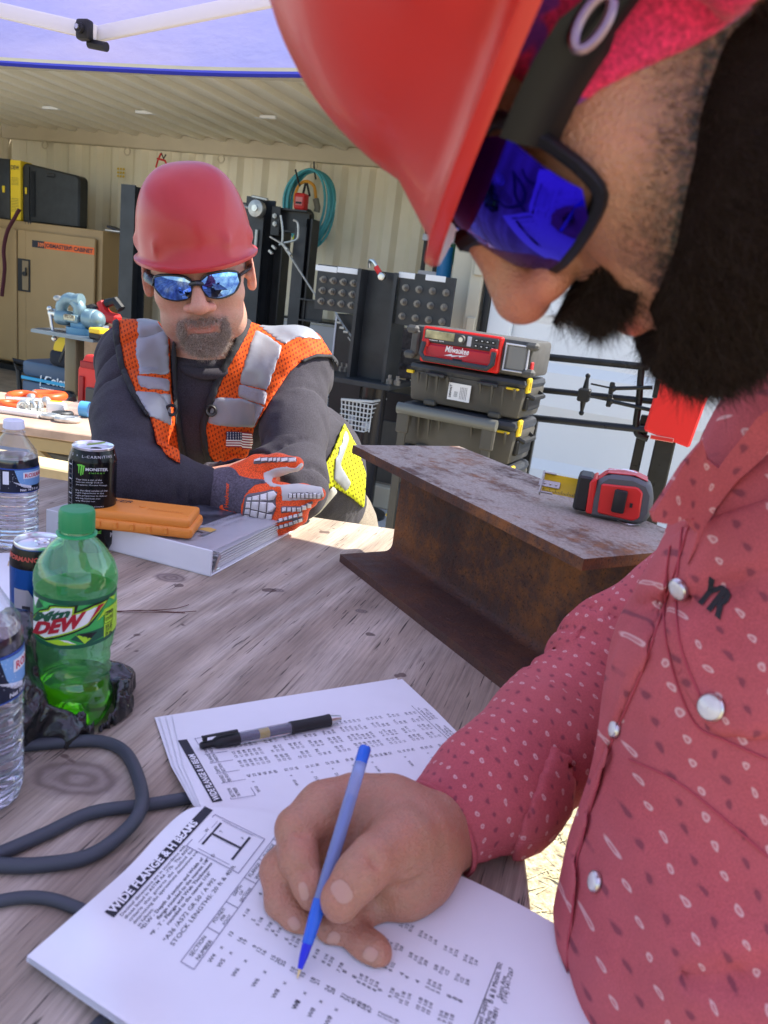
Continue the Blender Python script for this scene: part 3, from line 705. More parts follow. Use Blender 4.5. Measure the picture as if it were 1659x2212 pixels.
# ---- printed sheets
def bump_at(u, v, L): return sum(h * math.exp(-((u - a) ** 2 + (v - b) ** 2) / (2 * s * s)) for a, b, s, h in L)
L2_ = [(420, 1718, 55, .014)]; L1_ = [(205, 1985, 60, .012), (250, 2200, 60, .011), (430, 1742, 60, .007)]
def sheet(name, px, z, m, par, step=14, lift=None):
    v, f = fillpoly(px, step); P = []
    for u, w in v:
        zz = z + (lift(u, w) if lift else 0); P.append(tuple(T(u, w, zz)))
    me = bpy.data.meshes.new(name); me.from_pydata(P, [], f); me.shade_smooth(); return link(name, me, m, par, world=True)
def curve_px(pts, n=5): return [(p.x, p.y) for p in bez([(a, b, 0) for a, b in pts], n)]
stack = thing('paper_stack', 'stack of printed beam tables under the black pen, farther from the camera', 'papers', T(650, 1620))
up = [(372, 1545), (600, 1510), (848, 1478), (870, 1466), (940, 1535), (1022, 1615), (1110, 1740), (1000, 1840), (700, 1860), (560, 1800), (432, 1742), (400, 1680)]
for i, (du, dv) in enumerate(((-38, 8), (-28, 5), (-14, 2), (0, 0))):
    pts = [(372 + du, 1545 + dv * .6), (600 + du * .8, 1509 - 3 + dv - i * 0), (840 + i * 10 - 2, 1467 + (3 - i) * 2 - (4 if i < 3 else 0)), (868 if i == 3 else 846 + i * 6, 1466 + (0 if i == 3 else 4)), (940, 1533), (1018, 1612), (1110, 1740), (1000, 1840), (700, 1860), (560, 1800), (434 + du * .4, 1742), (396 + du * .7, 1655)]
    sheet('sheet', pts, TZ + .0015 + i * .0011, m_paper, stack, 11, lambda u, v: bump_at(u, v, L2_))
ZP = TZ + .0015 + 3 * .0011
def bump_at(u, v, L): return sum(h * math.exp(-((u - a) ** 2 + (v - b) ** 2) / (2 * s * s)) for a, b, s, h in L)
L2_ = [(420, 1718, 55, .014)]; L1_ = [(205, 1985, 60, .012), (250, 2200, 60, .011), (430, 1742, 60, .007)]
def lifted(fn, z, L, e):
    def g_(x, y):
        P = fn(x, y); u, v, d = uvd(P); return T(u, v, z + e + bump_at(u, v, L))
    return g_
def frame3(o, a, b, z):
    O = T(*o, z); A = (T(*a, z) - O); B = (T(*b, z) - O); return O, A.normalized(), B.normalized(), A.length, B.length
O2, A2, B2, LA2, LB2 = frame3((480, 1728), (405, 1599), (521, 1721), ZP)
fn2 = lifted(lambda x, y: O2 + A2 * x - B2 * y, ZP, L2_, .0004)
p = Print(); p.rect(-.001, .0, LA2 * 1.02, .0072 + .001); ink = p.build('title_bar', fn2, m_ink, stack, world=True, sub=.008)
p = Print(); p.text('WIDE FLANGE & H BEAM', .0005, .0016, .0075, bold=.03, width=LA2 * .74)
p.build('title_lettering', lambda x, y: fn2(x, y) + Vector((0, 0, .0006)), m_inkw, stack, world=True, sub=.008)
p = Print(); hy0, hy1 = -LB2 * 1.75, -LB2 * .45; xs = [0, .022, .036, .052, .066, .092]
p.frame(-.001, hy0, .093, hy1, .0005, 1)
for x in xs[1:5]: p.line((x, hy0), (x, hy1), .0005, 1)
for k, (x, s) in enumerate(((.001, 'SECTION\nNUMBER'), (.0225, 'POUNDS\nPER FOOT'), (.037, 'DEPTH\nSECTION'), (.053, 'FLANGE\nWIDTH'), (.067, 'THICK-\nNESS'))): p.text(s, x, hy1 - .0045, .0045, width=.0125)
rs = random.Random(4); y = hy0 - .004; row = 0; sec = 0; fr8 = ['1/8', '1/4', '3/8', '1/2', '5/8', '7/8', '']
while y > -.232:
    n = rs.choice([1, 3, 3, 2, 6, 4]) if row else 6
    p.text('W' + str(10 + 2 * (sec // 2)), .002, y - .002, .0042); p.text('x', .016, y - .002, .004)
    for i in range(n):
        if y < -.232: break
        s = lambda a: str(a) + ' ' + rs.choice(fr8)
        p.text(str(rs.randint(12, 99)), .024, y - .002, .0042); p.text(s(rs.randint(10, 14)), .039, y - .002, .0042); p.text(s(rs.randint(8, 14)), .054, y - .002, .0042)
        p.text(rs.choice(['7/16', '1/2', '5/8', '11/16', '3/8']), .070, y - .002, .004); p.text(rs.choice(['5/16', '1/4', '3/8', '1/2']), .084, y - .002, .004); y -= .0048
    y -= .0052; row += 1; sec += 1
p.line((-.01, -.237), (.1, -.237), .0005)
for x, s in ((-.005, 'B & B Surplus, Inc\nBakersfield'), (.035, 'B & B Steel Supply\nSanta Maria\n(805) 349-8991'), (.07, 'B & B Metals, Inc\nSanta Ana\n(714) 541-7267')): p.text(s, x, -.242, .0036)
p.build('printed_table', fn2, None, stack, mats=[m_ink, m_box_ink], world=True)

booklet = thing('printed_booklet', 'open printed booklet of beam tables under the writing hand, nearest the camera', 'papers', T(560, 1990))
ZB = TZ + .010
edge_l = curve_px([(58, 2065), (150, 1985), (270, 1880), (345, 1800), (385, 1762), (415, 1745), (450, 1742)], 4)
edge_t = curve_px([(450, 1742), (530, 1748), (620, 1765), (760, 1800), (880, 1848), (1010, 1898), (1150, 1968), (1240, 2020)], 4)
for i in range(6):
    o = (5 - i); pts = [(u - o * .3, v + o * 2.2) for u, v in edge_l] + edge_t[1:] + [(1300, 2300), (900, 2500), (560, 2400), (300, 2228 + o * 3.5), (170 - o * .5, 2140 + o * 3)]
    lift = lambda u, v: bump_at(u, v, L1_)
    sheet('sheet', pts, TZ + .0045 + i * .0011, m_paper, booklet, 11, lift)
ZB = TZ + .0045 + 5 * .0011
O1, A1, B1_, LA, LB = frame3((246, 1982), (460, 1750), (395, 2072), ZB)
fn1 = lifted(lambda x, y: O1 + A1 * x - B1_ * y, ZB, L1_, .0004)
Mi = np.linalg.inv(np.array([[A1.x, -B1_.x], [A1.y, -B1_.y]]))
def inv1(u, v):
    q = T(u, v, ZB) - O1; return Mi @ np.array([q.x, q.y])
c6 = lambda x, y: inv1(219.4 + .2645 * x, 1810.3 + .2645 * y); c5 = lambda x, y: inv1(493.8 + .4299 * x, 1536 + .4299 * y); c4 = lambda x, y: inv1(.3968 * x, 1591 + .3968 * y)
p = Print(); p.rect(0, 0, LA * 1.0, .0082); p.build('title_bar', fn1, m_ink, booklet, world=True, sub=.008)
p = Print(); p.text('WIDE FLANGE & H BEAMS', .002, .0016, .0088, bold=.035, width=LA * .83); p.build('title_lettering', lambda x, y: fn1(x, y) + Vector((0, 0, .0006)), m_inkw, booklet, world=True, sub=.008)
p = Print()
def put(s, q, size=.0042, **k):
    w = textmesh(s, size, **k)[0]
    if len(w) == 0: return
    cx = (w[:, 0].min() + w[:, 0].max()) / 2; p.text(s, q[0] - cx, q[1] - size * .35, size, **k)
para = ['Decimal dimensions are in accordance with', 'those listed in ASTM A6 -77b.  The AISC', 'criteria  that  governs  the  method  for', 'determining the approximate dimensions are', 'as follows:']
for i, s in enumerate(para): p.text(s, .0035, -.0040 - i * .0037, .0034, width=(.074 if i < 4 else .016), bold=.004)
for i, (s, x, w) in enumerate((('*D.W - Depth of section and Width of', .003, .072), ('flange rounded to the nearest 1/8"', .015, .062), ('*F . T - Flange and Web Thicknesses', .003, .072), ('rounded to the nearest 1/16"', .015, .052))): p.text(s, x, -.0225 - i * .0041, .0037, width=w, bold=.012)
p.text('*A36 /A572 GR 50 / A 992', .004, -.0410, .0046, width=.060); p.text('STOCK LENGTHS: 20 ft & 40 ft', .004, -.0470, .0046, width=.078)
# I-shape diagram
x0, y0_ = c4(1008, 622); x1, y1_ = c4(1462, 540)
p.frame(.078, -.052, .118, -.004, .0006, 1)
p.rect(.086, -.0145, .113, -.0125); p.rect(.0985, -.040, .1005, -.0145); p.rect(.086, -.042, .113, -.040)
for a, b in (((.086, -.010), (.113, -.010)), ((.081, -.013), (.081, -.042)), ((.116, -.0125), (.116, -.042))): p.line(a, b, .0004, 1)
for s, x, y in (('W', .098, -.0095), ('D', .080, -.028), ('T', .104, -.020), ('F', .108, -.038)): p.text(s, x, y, .004)
# header boxes and rows
hb = [(-.002, 'SECTION\nNUMBER'), (.028, 'POUNDS\nPER\nFOOT'), (.052, 'DEPTH\nOF\nSECTION'), (.077, 'FLANGE\nWIDTH'), (.098, 'FLANGE\nTHICKNESS'), (.122, 'WEB\nTHICKNESS'), (.148, '')]
yt, yb_ = c6(665, 985)[1] + .0, c6(770, 1050)[1]
for (a, s), (b, _) in zip(hb[:-1], hb[1:]):
    p.frame(a, yb_, b, yt, .0005, 1)
    n = s.count('\n') + 1; 
    for i, l in enumerate(s.split('\n')): put(l, ((a + b) / 2, yt - (yt - yb_) * (i + .55) / n), .0042 if n == 2 else .0034)
rows6 = 'W4 900 980;x 975 890;13 1055 780;4 1/8 1180 610;4 1295 455;W5 975 1020;x 1050 935;16 1130 825;19 1168 845;5 1240 668;5 1/8 1290 680;5 1362 497;W6 1092 1095;x 1170 1000;9 1250 885;12 1285 910;16 1325 932;5 7/8 1365 720;6 1395 755;6 1/4 1440 765;W6 1255 1180;x 1328 1090;15 1400 975;20 1440 1000;25 1482 1022;6 1508 823;6 1/4 1555 835;6 3/8 1595 855;W8 1420 1270;x 1490 1180;10 1560 1070;13 1600 1092;W8 1585 1360'
rows5 = 'W8 340 1475;W8 415 1515;W8 500 1555;x 380 1415;x 460 1457;x 537 1498;15 372 1322;18 422 1350;21 445 1362;24 497 1392;28 522 1405;31 575 1432;35 600 1445;40 627 1458;48 655 1472;58 680 1485;67 707 1498;12 763 1522;15 790 1535;17 818 1548;19 845 1560;8 1/8 440 1218;8 1/4 485 1243;8 3/8 512 1258;7 7/8 560 1287;8 582 1308;8 632 1335;8 1/8 660 1343;8 1/4 687 1355;8 1/2 713 1370;8 3/4 740 1383;9 762 1402;9 7/8 818 1415;10 845 1428;10 1/8 872 1438;10 1/4 902 1448;6 1/2 770 1258;8 1/4 795 1272;8 1/2 820 1285;4 870 1320;4 895 1337;4 948 1358;5 3/4 1005 1370;5 3/4 1030 1383;5 3/4 1057 1395;8 1108 1432;8 1137 1443;8 1163 1455;10 1/8 958 1468;10 1/8 985 1480;10 1/4 1010 1493;9 3/4 1065 1530;9 7/8 1090 1540;10 1/8 1117 1553;3/16 790 1160;1/4 815 1172;5/16 843 1183;3/8 867 1193;3/8 915 1225;1/4 940 1240;5/16 965 1253;3/8 990 1265;5/8 1042 1288;7/16 1070 1302;1/2 1097 1312;7/16 1148 1337;1/2 1172 1350;5/8 1200 1362;3/16 825 1037;1/4 850 1052;3/16 870 1068;1/2 895 1080;9/16 918 1092;3/16 965 1118;1/4 990 1130;1/4 1015 1143;1/4 1040 1160;1/4 1090 1190;1/4 1117 1203;5/16 1143 1215;3/16 1190 1240;3/16 1218 1253;1/4 1243 1263'
for src, cf in ((rows6, c6), (rows5, c5)):
    for it in src.split(';'):
        w = it.split(' '); s = ' '.join(w[:-2]); q = cf(float(w[-2]), float(w[-1])); put(s, q, .0036 if '/' in s else .0043)
qa = c5(1355, 1262); qb = c5(1225, 1600); p.line(qa, qb, .0005)
for s, q, sz in (('B & B Metals, Inc', c5(1340, 1360), .0048), ('Santa Ana', c5(1372, 1385), .0045), ('(714) 541-7267', c5(1402, 1375), .0045), ('B & B Steel Supply', c5(1262, 1560), .0048), ('Santa Maria', c5(1295, 1575), .0045), ('(805) 349-9891', c5(1325, 1585), .0045)): put(s, q, sz)
p.build('printed_table', fn1, None, booklet, mats=[m_ink, m_box_ink], world=True)

# ---- loose page under the water bottle
lp_ = thing('loose_page', 'white printed page lying under the blue can at the left edge', 'paper', T(20, 1290))
sheet('sheet', [(-120, 1200), (40, 1193), (70, 1250), (95, 1330), (60, 1440), (-150, 1470)], TZ + .002, m_paper, lp_)
sheet('print', [(18, 1212), (36, 1214), (34, 1224), (16, 1222)], TZ + .0026, mat('tan_ink', (.6, .45, .25), .6), lp_, 8)

# ---- black gel pen on the stack
def pen_frame(name, label, a, b):
    a, b = Vector(a), Vector(b); o = thing(name, label, 'pen', a, mtx((0, 0, 0), (b - a), Vector((0, 0, 1)).cross(b - a)).to_3x3()); return o, (b - a).length
a = T(432, 1611, ZP + .006); b = T(716, 1555, ZP + .006); o, L = pen_frame('gel_pen', 'black and clear gel pen lying on the upper stack of printed pages', a, b)
XR_ = Matrix.Rotation(R_(90), 4, 'Y')
m_clear = mat('clear_plastic', (.75, .75, .8), .08, trans=.85, ior=1.4)
k = L
def lx(name, prof, m, par, n=20, sm=40): mb = MB(); mb.lathe([(r, z) for z, r in prof], n, XR_, cap=True); return mb.build(name, m, par, sm=sm)
lx('push_button', [(0, .0025), (.002, .0033), (.014, .0033)], m_black, o); lx('pen_cap_end', [(.012, .0036), (.016, .0058), (.036, .0062), (.0365, .0058)], m_black, o)
lx('barrel', [(.036, .0054), (.09, .0056)], m_clear, o); lx('ink_tube', [(.036, .003), (.05, .003), (.062, .003), (.09, .003)], mat('ink_tube', (.05, .05, .12), .4), o); lx('ink_plug', [(.056, .0032), (.066, .0032)], m_tyel, o)
lx('grip', [(.088, .0062), (.10, .0059), (.125, .0059), (.13, .0062)], m_rubber, o); lx('tip_cone', [(.129, .0054), (.142, .0028), (L, .0008)], m_chrome, o)
mb = MB(); mb.box((.018, 0, .0085), (.034, .0035, .0012), bev=.0004); mb.box((.004, 0, .0065), (.004, .0035, .004), bev=.0004); mb.build('clip', m_black, o)
# ---- blue ballpoint pen in the hand
pa = T(642, 2113, ZB + .0006); pb = D(790, 1612, .55); o, L = pen_frame('ballpoint_pen', 'translucent blue ballpoint pen held upright in the writing hand', pa, pb)
m_pblue = mat('blue_plastic', (.03, .16, .75), .25, trans=.25); m_pbody = mat('pale_blue_plastic', (.42, .52, .85), .15, trans=.6, ior=1.3); m_pink = mat('blue_ink', (.02, .03, .35), .3)
lx('ball_tip', [(0, .0004), (.004, .0010), (.006, .0013)], mat('brass', (.7, .5, .25), .3, 1), o); lx('tip_cone', [(.005, .0016), (.012, .0028), (.020, .0034)], mat('deep_blue_plastic', (.01, .015, .55), .3), o)
lx('barrel_front', [(.019, .0036), (.035, .0045), (.045, .0046)], m_pblue, o, 14); lx('barrel', [(.0445, .0045), (L - .012, .0045)], m_pbody, o, 14); lx('ink_refill', [(.044, .002), (L - .035, .002)], m_pink, o); lx('end_plug', [(L - .013, .0044), (L - .002, .0046), (L, .0035)], m_pblue, o)

# ---- binder
C0 = T(455, 1247); e1 = Vector((-.952, .304, 0)).normalized(); e2 = Vector((-e1.y, e1.x, 0)); e2 = -e2 if e2.y < 0 else e2
bi = thing('ring_binder', 'white ring binder lying closed under the orange case and crossed arms', 'binder', C0, mtx((0, 0, 0), -e1, e2).to_3x3())
m_bind = mat('white_vinyl', (.80, .80, .82), .25, coat=.3, var=.02, vs=5)
BX, BY, BZ = -.292, .265, .040
box('back_cover', (BX / 2, BY / 2, .0015), (-BX, BY, .003), m_bind, bi, .001); 
mb = MB(); mb.box((BX / 2, .0015, BZ / 2), (-BX, .003, BZ), bev=.0012); mb.build('spine', m_bind, bi)
mb = MB(); n = 14
r0 = []; r1 = []
for i in range(n + 1):
    t = i / n; z = BZ - .001 - .010 * t * t; r0.append((t * BY, z))
vs = [[mb.b.verts.new((x, y, z)) for (y, z) in r0] for x in (0, BX)]
for i in range(n): mb.b.faces.new((vs[0][i], vs[0][i + 1], vs[1][i + 1], vs[1][i]))
bmesh.ops.solidify(mb.b, geom=mb.b.faces[:], thickness=-.0028); mb.build('front_cover', m_bind, bi, sm=40)
for i in range(11): box('page', (BX / 2, .135 + .0015 * math.sin(i * 2.2), .0052 + i * .0022 - 0), (-BX - .012 - .003 * math.sin(i * 3), .215 + .004 * math.sin(i * 1.7), .0015), m_paper, bi, .0003)
mb = MB(); mb.box((-.009, .02, .004), (.014, .018, .004), bev=.001)
mb.tube([(-.012, .02 + .013 * math.cos(a), .016 + .012 * math.sin(a)) for a in [i * math.pi / 6 for i in range(12)]], .0014, 6, closed=True); mb.tube([(-.004, .016, .004), (-.003, .02, .018), (-.002, .026, .026)], .0028, 6); mb.build('ring_mechanism', m_chrome, bi)
zc = lambda y: BZ - .001 - .010 * (y / BY) ** 2 + .0016
def fb(x, y): return (x, y, zc(y))
p = Print(); p.poly([(-.23, .085), (-.075, .095), (-.075, .20), (-.25, .20)], step=.02); p.build('cover_photo', fb, mat('cover_photo', (.06, .065, .08), .3, var=.9, vs=28), bi)
p = Print(); p.text('TALENT DEVELOPMENT', -.062, .098, .013, ang=90, bold=.03, width=.12); p.text('WORK BOOK', -.046, .11, .007, ang=90, width=.06)
p.build('cover_lettering', lambda x, y: (x, y, zc(y) + .0004), mat('grey_ink', (.32, .32, .36), .4), bi)
p = Print(); p.poly([(-.045, .045), (-.045, .068), (-.065, .068), (-.065, .06), (-.052, .06), (-.052, .045)]); p.poly([(-.066, .062), (-.045, .068), (-.045, .085), (-.058, .088), (-.066, .08)], 1); p.build('cover_logo', lambda x, y: (x, y, zc(y) + .0004), None, bi, mats=[mat('grey_logo', (.2, .2, .22), .4), mat('gold_logo', (.65, .42, .1), .4)])

# ---- orange rugged case
oz = TZ + BZ
def PZ(u, v, z): return T(u, v, z)
q0 = PZ(402, 1168, oz); q1 = PZ(240, 1150, oz)
ex = (q0 - q1).normalized(); ey = Vector((-ex.y, ex.x, 0))
m_or = mat('orange_plastic', (.78, .26, .035), .45, bump=.05, bs=400)
oc = thing('rugged_case', 'orange rugged handheld case with rounded ribs lying on the white binder', 'case', q0 - Vector((0, 0, -.0015)), mtx((0, 0, 0), ex, ey).to_3x3())
LX = .165; WY = .08
mb = MB(); mb.box((-LX / 2 + .008, WY / 2, .0085), (LX, WY, .017), bev=.006, seg=3); mb.build('case_base', m_or, oc, sm=40)
mb = MB(); mb.box((-LX / 2 + .006, WY / 2, .0215), (LX - .006, WY - .006, .015), bev=.005, seg=3); mb.build('case_lid', m_or, oc, sm=40)
for i in range(5): box('grip_rib', (-.03 - i * .024, -.0008, .010), (.006, .003, .010), m_or, oc, .001)
box('lid_latch', (.008 - .014, WY * .5, .0275), (.010, WY * .55, .004), m_or, oc, .0015)
mb = MB(); mb.cyl((-.075, .042, .029), (-.075, .042, .0302), .005, n=14); mb.build('stud', m_or, oc)
p = Print(); p.text('BOWER', -.155, .052, .017, ang=0, shear=.25, bold=.0); p.build('marker_lettering', lambda x, y: (x, y, .0298), m_ink, oc)
p = Print(); p.text('Milwaukee', -.065, .03, .012); p.build('moulded_lettering', lambda x, y: (x, y, .0298), mat('moulded_orange', (.70, .24, .03), .6), oc)
# ================================================================== drinks, bag, cable on the table
def pet(name, col, f=.10, tint=1.0, bmp=True):
    """thin blown plastic: mostly see-through, glossy at the rim"""
    m = bpy.data.materials.new(name); m.use_nodes = True; t = m.node_tree; o = t.nodes['Material Output']; t.nodes.remove(bsdf(m))
    tr = t.nodes.new('ShaderNodeBsdfTransparent'); tr.inputs[0].default_value = tuple(col) + (1,); gl = t.nodes.new('ShaderNodeBsdfGlossy'); gl.inputs['Roughness'].default_value = .06
    df = t.nodes.new('ShaderNodeBsdfTranslucent'); df.inputs[0].default_value = tuple(min(1, c * 1.0) for c in col) + (1,); lw = t.nodes.new('ShaderNodeLayerWeight'); lw.inputs['Blend'].default_value = .35
    m0 = t.nodes.new('ShaderNodeMixShader'); m0.inputs[0].default_value = f; t.links.new(tr.outputs[0], m0.inputs[1]); t.links.new(df.outputs[0], m0.inputs[2])
    m1 = t.nodes.new('ShaderNodeMixShader'); t.links.new(ramp(t, lw.outputs['Facing'], [(0, .09), (.5, .16), (.85, .45), (1, .85)]).outputs[0], m1.inputs[0]); t.links.new(m0.outputs[0], m1.inputs[1]); t.links.new(gl.outputs[0], m1.inputs[2]); t.links.new(m1.outputs[0], o.inputs[0])
    if bmp:
        tc = t.nodes.new('ShaderNodeTexCoord'); n = noise(t, tc.outputs['Object'], 45, 2); bp = t.nodes.new('ShaderNodeBump'); bp.inputs['Strength'].default_value = .35; bp.inputs['Distance'].default_value = .002; t.links.new(n.outputs[0], bp.inputs['Height']); t.links.new(bp.outputs[0], gl.inputs['Normal']); t.links.new(bp.outputs[0], lw.inputs['Normal'])
    return m
m_petc = pet('clear_bottle_plastic', (.93, .94, .97), .05); m_petg = pet('green_bottle_plastic', (.48, .93, .56), .26)
def water_mat(name, col, rough=0.0): return mat(name, col, rough, trans=1, ior=1.33)
m_water = water_mat('water', (.96, .97, 1)); m_dew = water_mat('green_soda', (.50, .90, .02))
def cylmap(o, R, a0=0, off=.0003):
    """x along the circumference, y height -> local point of a cylinder facing the camera"""
    def fn(x, y, dz=0, R=R):
        r = R(y) if callable(R) else R; a = a0 + x / (R(.08) if callable(R) else R); return ((r + off + dz) * math.cos(a), (r + off + dz) * math.sin(a), y)
    return fn
def face_angle(b):
    d = Vector(CAM) - b; return math.atan2(d.y, d.x)

# ---- green soda bottle
b, H, R = cyl_fit(160, 1548, 1096, 170); fa = face_angle(b)
o = thing('soda_bottle', 'open-shelf green soda bottle with green cap standing in the black plastic bag'.replace('open-shelf ', ''), 'bottle', b, (0, 0, fa))
s = H / .235
def rp(z, a=0):
    base = np.interp(z / s, [0, .004, .012, .030, .045, .060, .075, .092, .104, .150, .158, .168, .180, .195, .203, .210, .213, .215], np.array([.026, .031, .0345, .0345, .0318, .0300, .0318, .0335, .0350, .0350, .0365, .0360, .0325, .0235, .0165, .0135, .0135, .0135]) / .0365 * R)
    return float(base)
prof = [(rp(z * s), z * s) for z in np.linspace(0, .215, 60)]
def dent(r, z, a):
    q = z / s; w = math.exp(-((q - .062) / .025) ** 2); foot = max(0, 1 - q / .02)
    return r + w * (.0016 * math.sin(3 * a + q * 160) + .0012 * math.sin(q * 420 + a)) - foot * .004 * (1 + math.cos(5 * a)) / 2
mb = MB(); mb.lathe([(.004, .004)] + prof, 56, fn=dent); mb.build('bottle_body', m_petg, o, sm=60)
lvl = .052 * s
mb = MB(); lq = [(.002, .006)] + [(rp(z) - .0008, z) for z in np.linspace(.003, lvl, 22)] + [(.001, lvl)]; mb.lathe(lq, 56, cap=True, fn=lambda r, z, a: dent(r, z, a) if r > .005 else r); mb.build('soda', m_dew, o, sm=50)
mb = MB(); cr = .0145 * R / .0345; capz = .2125 * s
mb.lathe([(cr, capz), (cr, capz + .004), (cr * 1.0, capz + .018 * s), (cr * .93, H - .001), (cr * .6, H), (0.0005, H)], 72, fn=lambda r, z, a: r * (1 + (.018 if math.sin(a * 36) > 0 else 0) * (z < H - .003))); mb.build('cap', mat('green_cap', (.018, .26, .085), .4), o, sm=25)
mb = MB(); mb.lathe([(cr * .95, capz - .006 * s), (cr * 1.12, capz - .005 * s), (cr * 1.14, capz - .003 * s), (cr * .95, capz - .0025 * s)], 48); mb.build('neck_ring', mat('green_neck', (.04, .42, .16), .3), o)
z0, z1 = .104 * s, .150 * s
RL = rp(.12 * s) + .0006
mb = MB(); mb.lathe([(RL, z0), (RL, z1)], 64); lab = mb.build('label', mat('label_green', (.05, .42, .09), .35), o, sm=60)
ml = [mat(n_, c_, .35) for n_, c_ in (('label_dark_green', (.012, .10, .05)), ('label_lime', (.42, .72, .03)), ('label_white', (.82, .84, .82)), ('label_black', (.01, .012, .01)), ('label_red', (.42, .012, .03)), ('label_mid_green', (.06, .50, .12)))]
w = RL; hL = z1 - z0; zm = (z0 + z1) / 2
def lf(off): return cylmap(o, RL, 0, off)
# label artwork is drawn in the photo's crop pixels: x 410..1330 across, y 130..780 down
def A(x, y): return (math.asin(max(-1, min(1, (x - 872) / 462))) * RL, z1 - (y - 40 - 0) * 0 - ((y - (150 + 60 * (1 - ((x - 872) / 462) ** 2))) / 560) * hL)
def AP(pts): return [A(*q) for q in pts]
p = Print()
p.poly(AP([(420, 130), (1330, 130), (1330, 165), (1100, 235), (800, 250), (560, 215), (420, 175)]), 0, step=.006); p.poly(AP([(415, 690), (560, 735), (800, 770), (1050, 745), (1325, 640), (1325, 700), (900, 815), (560, 790), (415, 745)]), 0, step=.006)
for q, c in ((((420, 200), (480, 190), (440, 330)), 2), (((540, 210), (650, 230), (500, 330)), 5), (((480, 200), (540, 290), (450, 340)), 0), (((820, 690), (890, 620), (1180, 560), (1180, 690), (1000, 760)), 0), (((870, 620), (1045, 690), (975, 755)), 1), (((550, 720), (690, 690), (890, 755), (700, 765)), 1), (((690, 695), (790, 700), (890, 755)), 2), (((900, 620), (1110, 610), (1040, 690)), 3), (((1100, 470), (1180, 330), (1240, 330), (1180, 400)), 1), (((1230, 190), (1300, 190), (1290, 250)), 1)): p.poly(AP(q), c, step=.004)
p.poly(AP([(1180, 330), (1330, 280), (1330, 640), (1180, 710)]), 1, step=.005)
p.build('label_artwork', lf(.0002), None, o, mats=ml, layer=3e-5)
p = Print(); out = [(425, 470), (500, 330), (585, 290), (600, 250), (660, 240), (780, 250), (900, 240), (880, 320), (1050, 240), (1225, 190), (1020, 520), (860, 600), (560, 715), (425, 660)]
p.poly(AP(out), 3, step=.004); inn = [(432, 480), (505, 345), (595, 305), (612, 265), (670, 255), (860, 258), (850, 350), (1060, 262), (1205, 212), (1000, 500), (850, 580), (560, 690), (432, 640)]; p.poly(AP(inn), 1, step=.004); p.build('logo_outline', lf(.0008), None, o, mats=ml, layer=2e-4)
p = Print(); inn2 = [(440, 490), (512, 360), (605, 318), (625, 282), (675, 268), (840, 272), (830, 372), (1065, 280), (1170, 240), (985, 485), (840, 562), (560, 672), (440, 620)]; p.poly(AP(inn2), 2, step=.004); p.build('logo_panel', lf(.0019), None, o, mats=ml)
p = Print()
def fit_text(s, x0, y0, x1, y1, h, c, shear=.0, bold=.03, rise=0):
    v, f = textmesh(s, 1, bold=bold, shear=shear); a = v.min(0); e = v.max(0) - a; v = (v - a) / e
    P = [A(x0 + (x1 - x0) * q[0] , y0 + (y1 - y0) * q[0] - h * q[1] * (1 + rise * q[0])) for q in v]; p.add(P, f, c)
fit_text('Mtn', 440, 500, 820, 385, 125, 0, .35, .05, .05); fit_text('DEW', 440, 668, 985, 500, 170, 4, .35, .06, .15)
p.poly(AP([(985, 500), (1100, 250), (1165, 232), (1050, 400)]), 4, step=.005)
p.build('logo_lettering', lf(.0023), None, o, mats=ml, sub=.004, layer=1e-4)
p = Print()
for s_, y, h in (('290', 425, 55), ('CALORIES', 470, 22), ('PER BOTTLE', 495, 18), ('20 FL OZ', 600, 50), ('(1.25 PT)', 650, 46), ('591 mL', 700, 50)): fit_text(s_, 1195, y, 1270, y - 22, h, 3)
p.frame(A(1185, 500)[0], A(1230, 520)[1], A(1275, 500)[0], A(1230, 370)[1], .0005, 3)
p.build('label_small_print', lf(.0008), None, o, mats=ml, sub=.004)

# ---- tall black energy drink can
def can(name, label, ub, vb, vt, wpx, mats_, Hfix=None):
    b, H, R = cyl_fit(ub, vb, vt, wpx)
    o = thing(name, label, 'can', b, (0, 0, face_angle(b))); mb = MB()
    mb.lathe([(.001, .006), (R * .7, .004), (R * .78, 0), (R * .84, .002), (R * .99, .012), (R, .018), (R, H - .022), (R * .99, H - .019), (R * .86, H - .004)], 56); body = mb.build('can_body', mats_, o, sm=50)
    mb = MB(); mb.lathe([(R * .855, H - .0045), (R * .865, H - .001), (R * .84, H), (R * .815, H - .001), (R * .80, H - .0065), (R * .74, H - .0075), (R * .73, H - .005), (.001, H - .005)], 56); mb.build('can_top', m_chrome2, o, sm=40)
    return o, H, R
m_chrome2 = mat('aluminium', (.80, .80, .82), .28, 1)
m_cblk = mat('gloss_black_can', (.004, .004, .005), .2, spec=.35)
o, H, R = can('energy_drink_can', 'tall black energy drink can with green claw logo beside the green soda bottle', 197, 1182, 960, 98, m_cblk)
cf = cylmap(o, R, 0, .0003); mg = mat('lime_ink', (.16, .62, .06), .4); mw = mat('silver_ink', (.60, .60, .62), .4); mcs = [mg, mw, mat('dark_grey_ink', (.09, .09, .1), .4)]
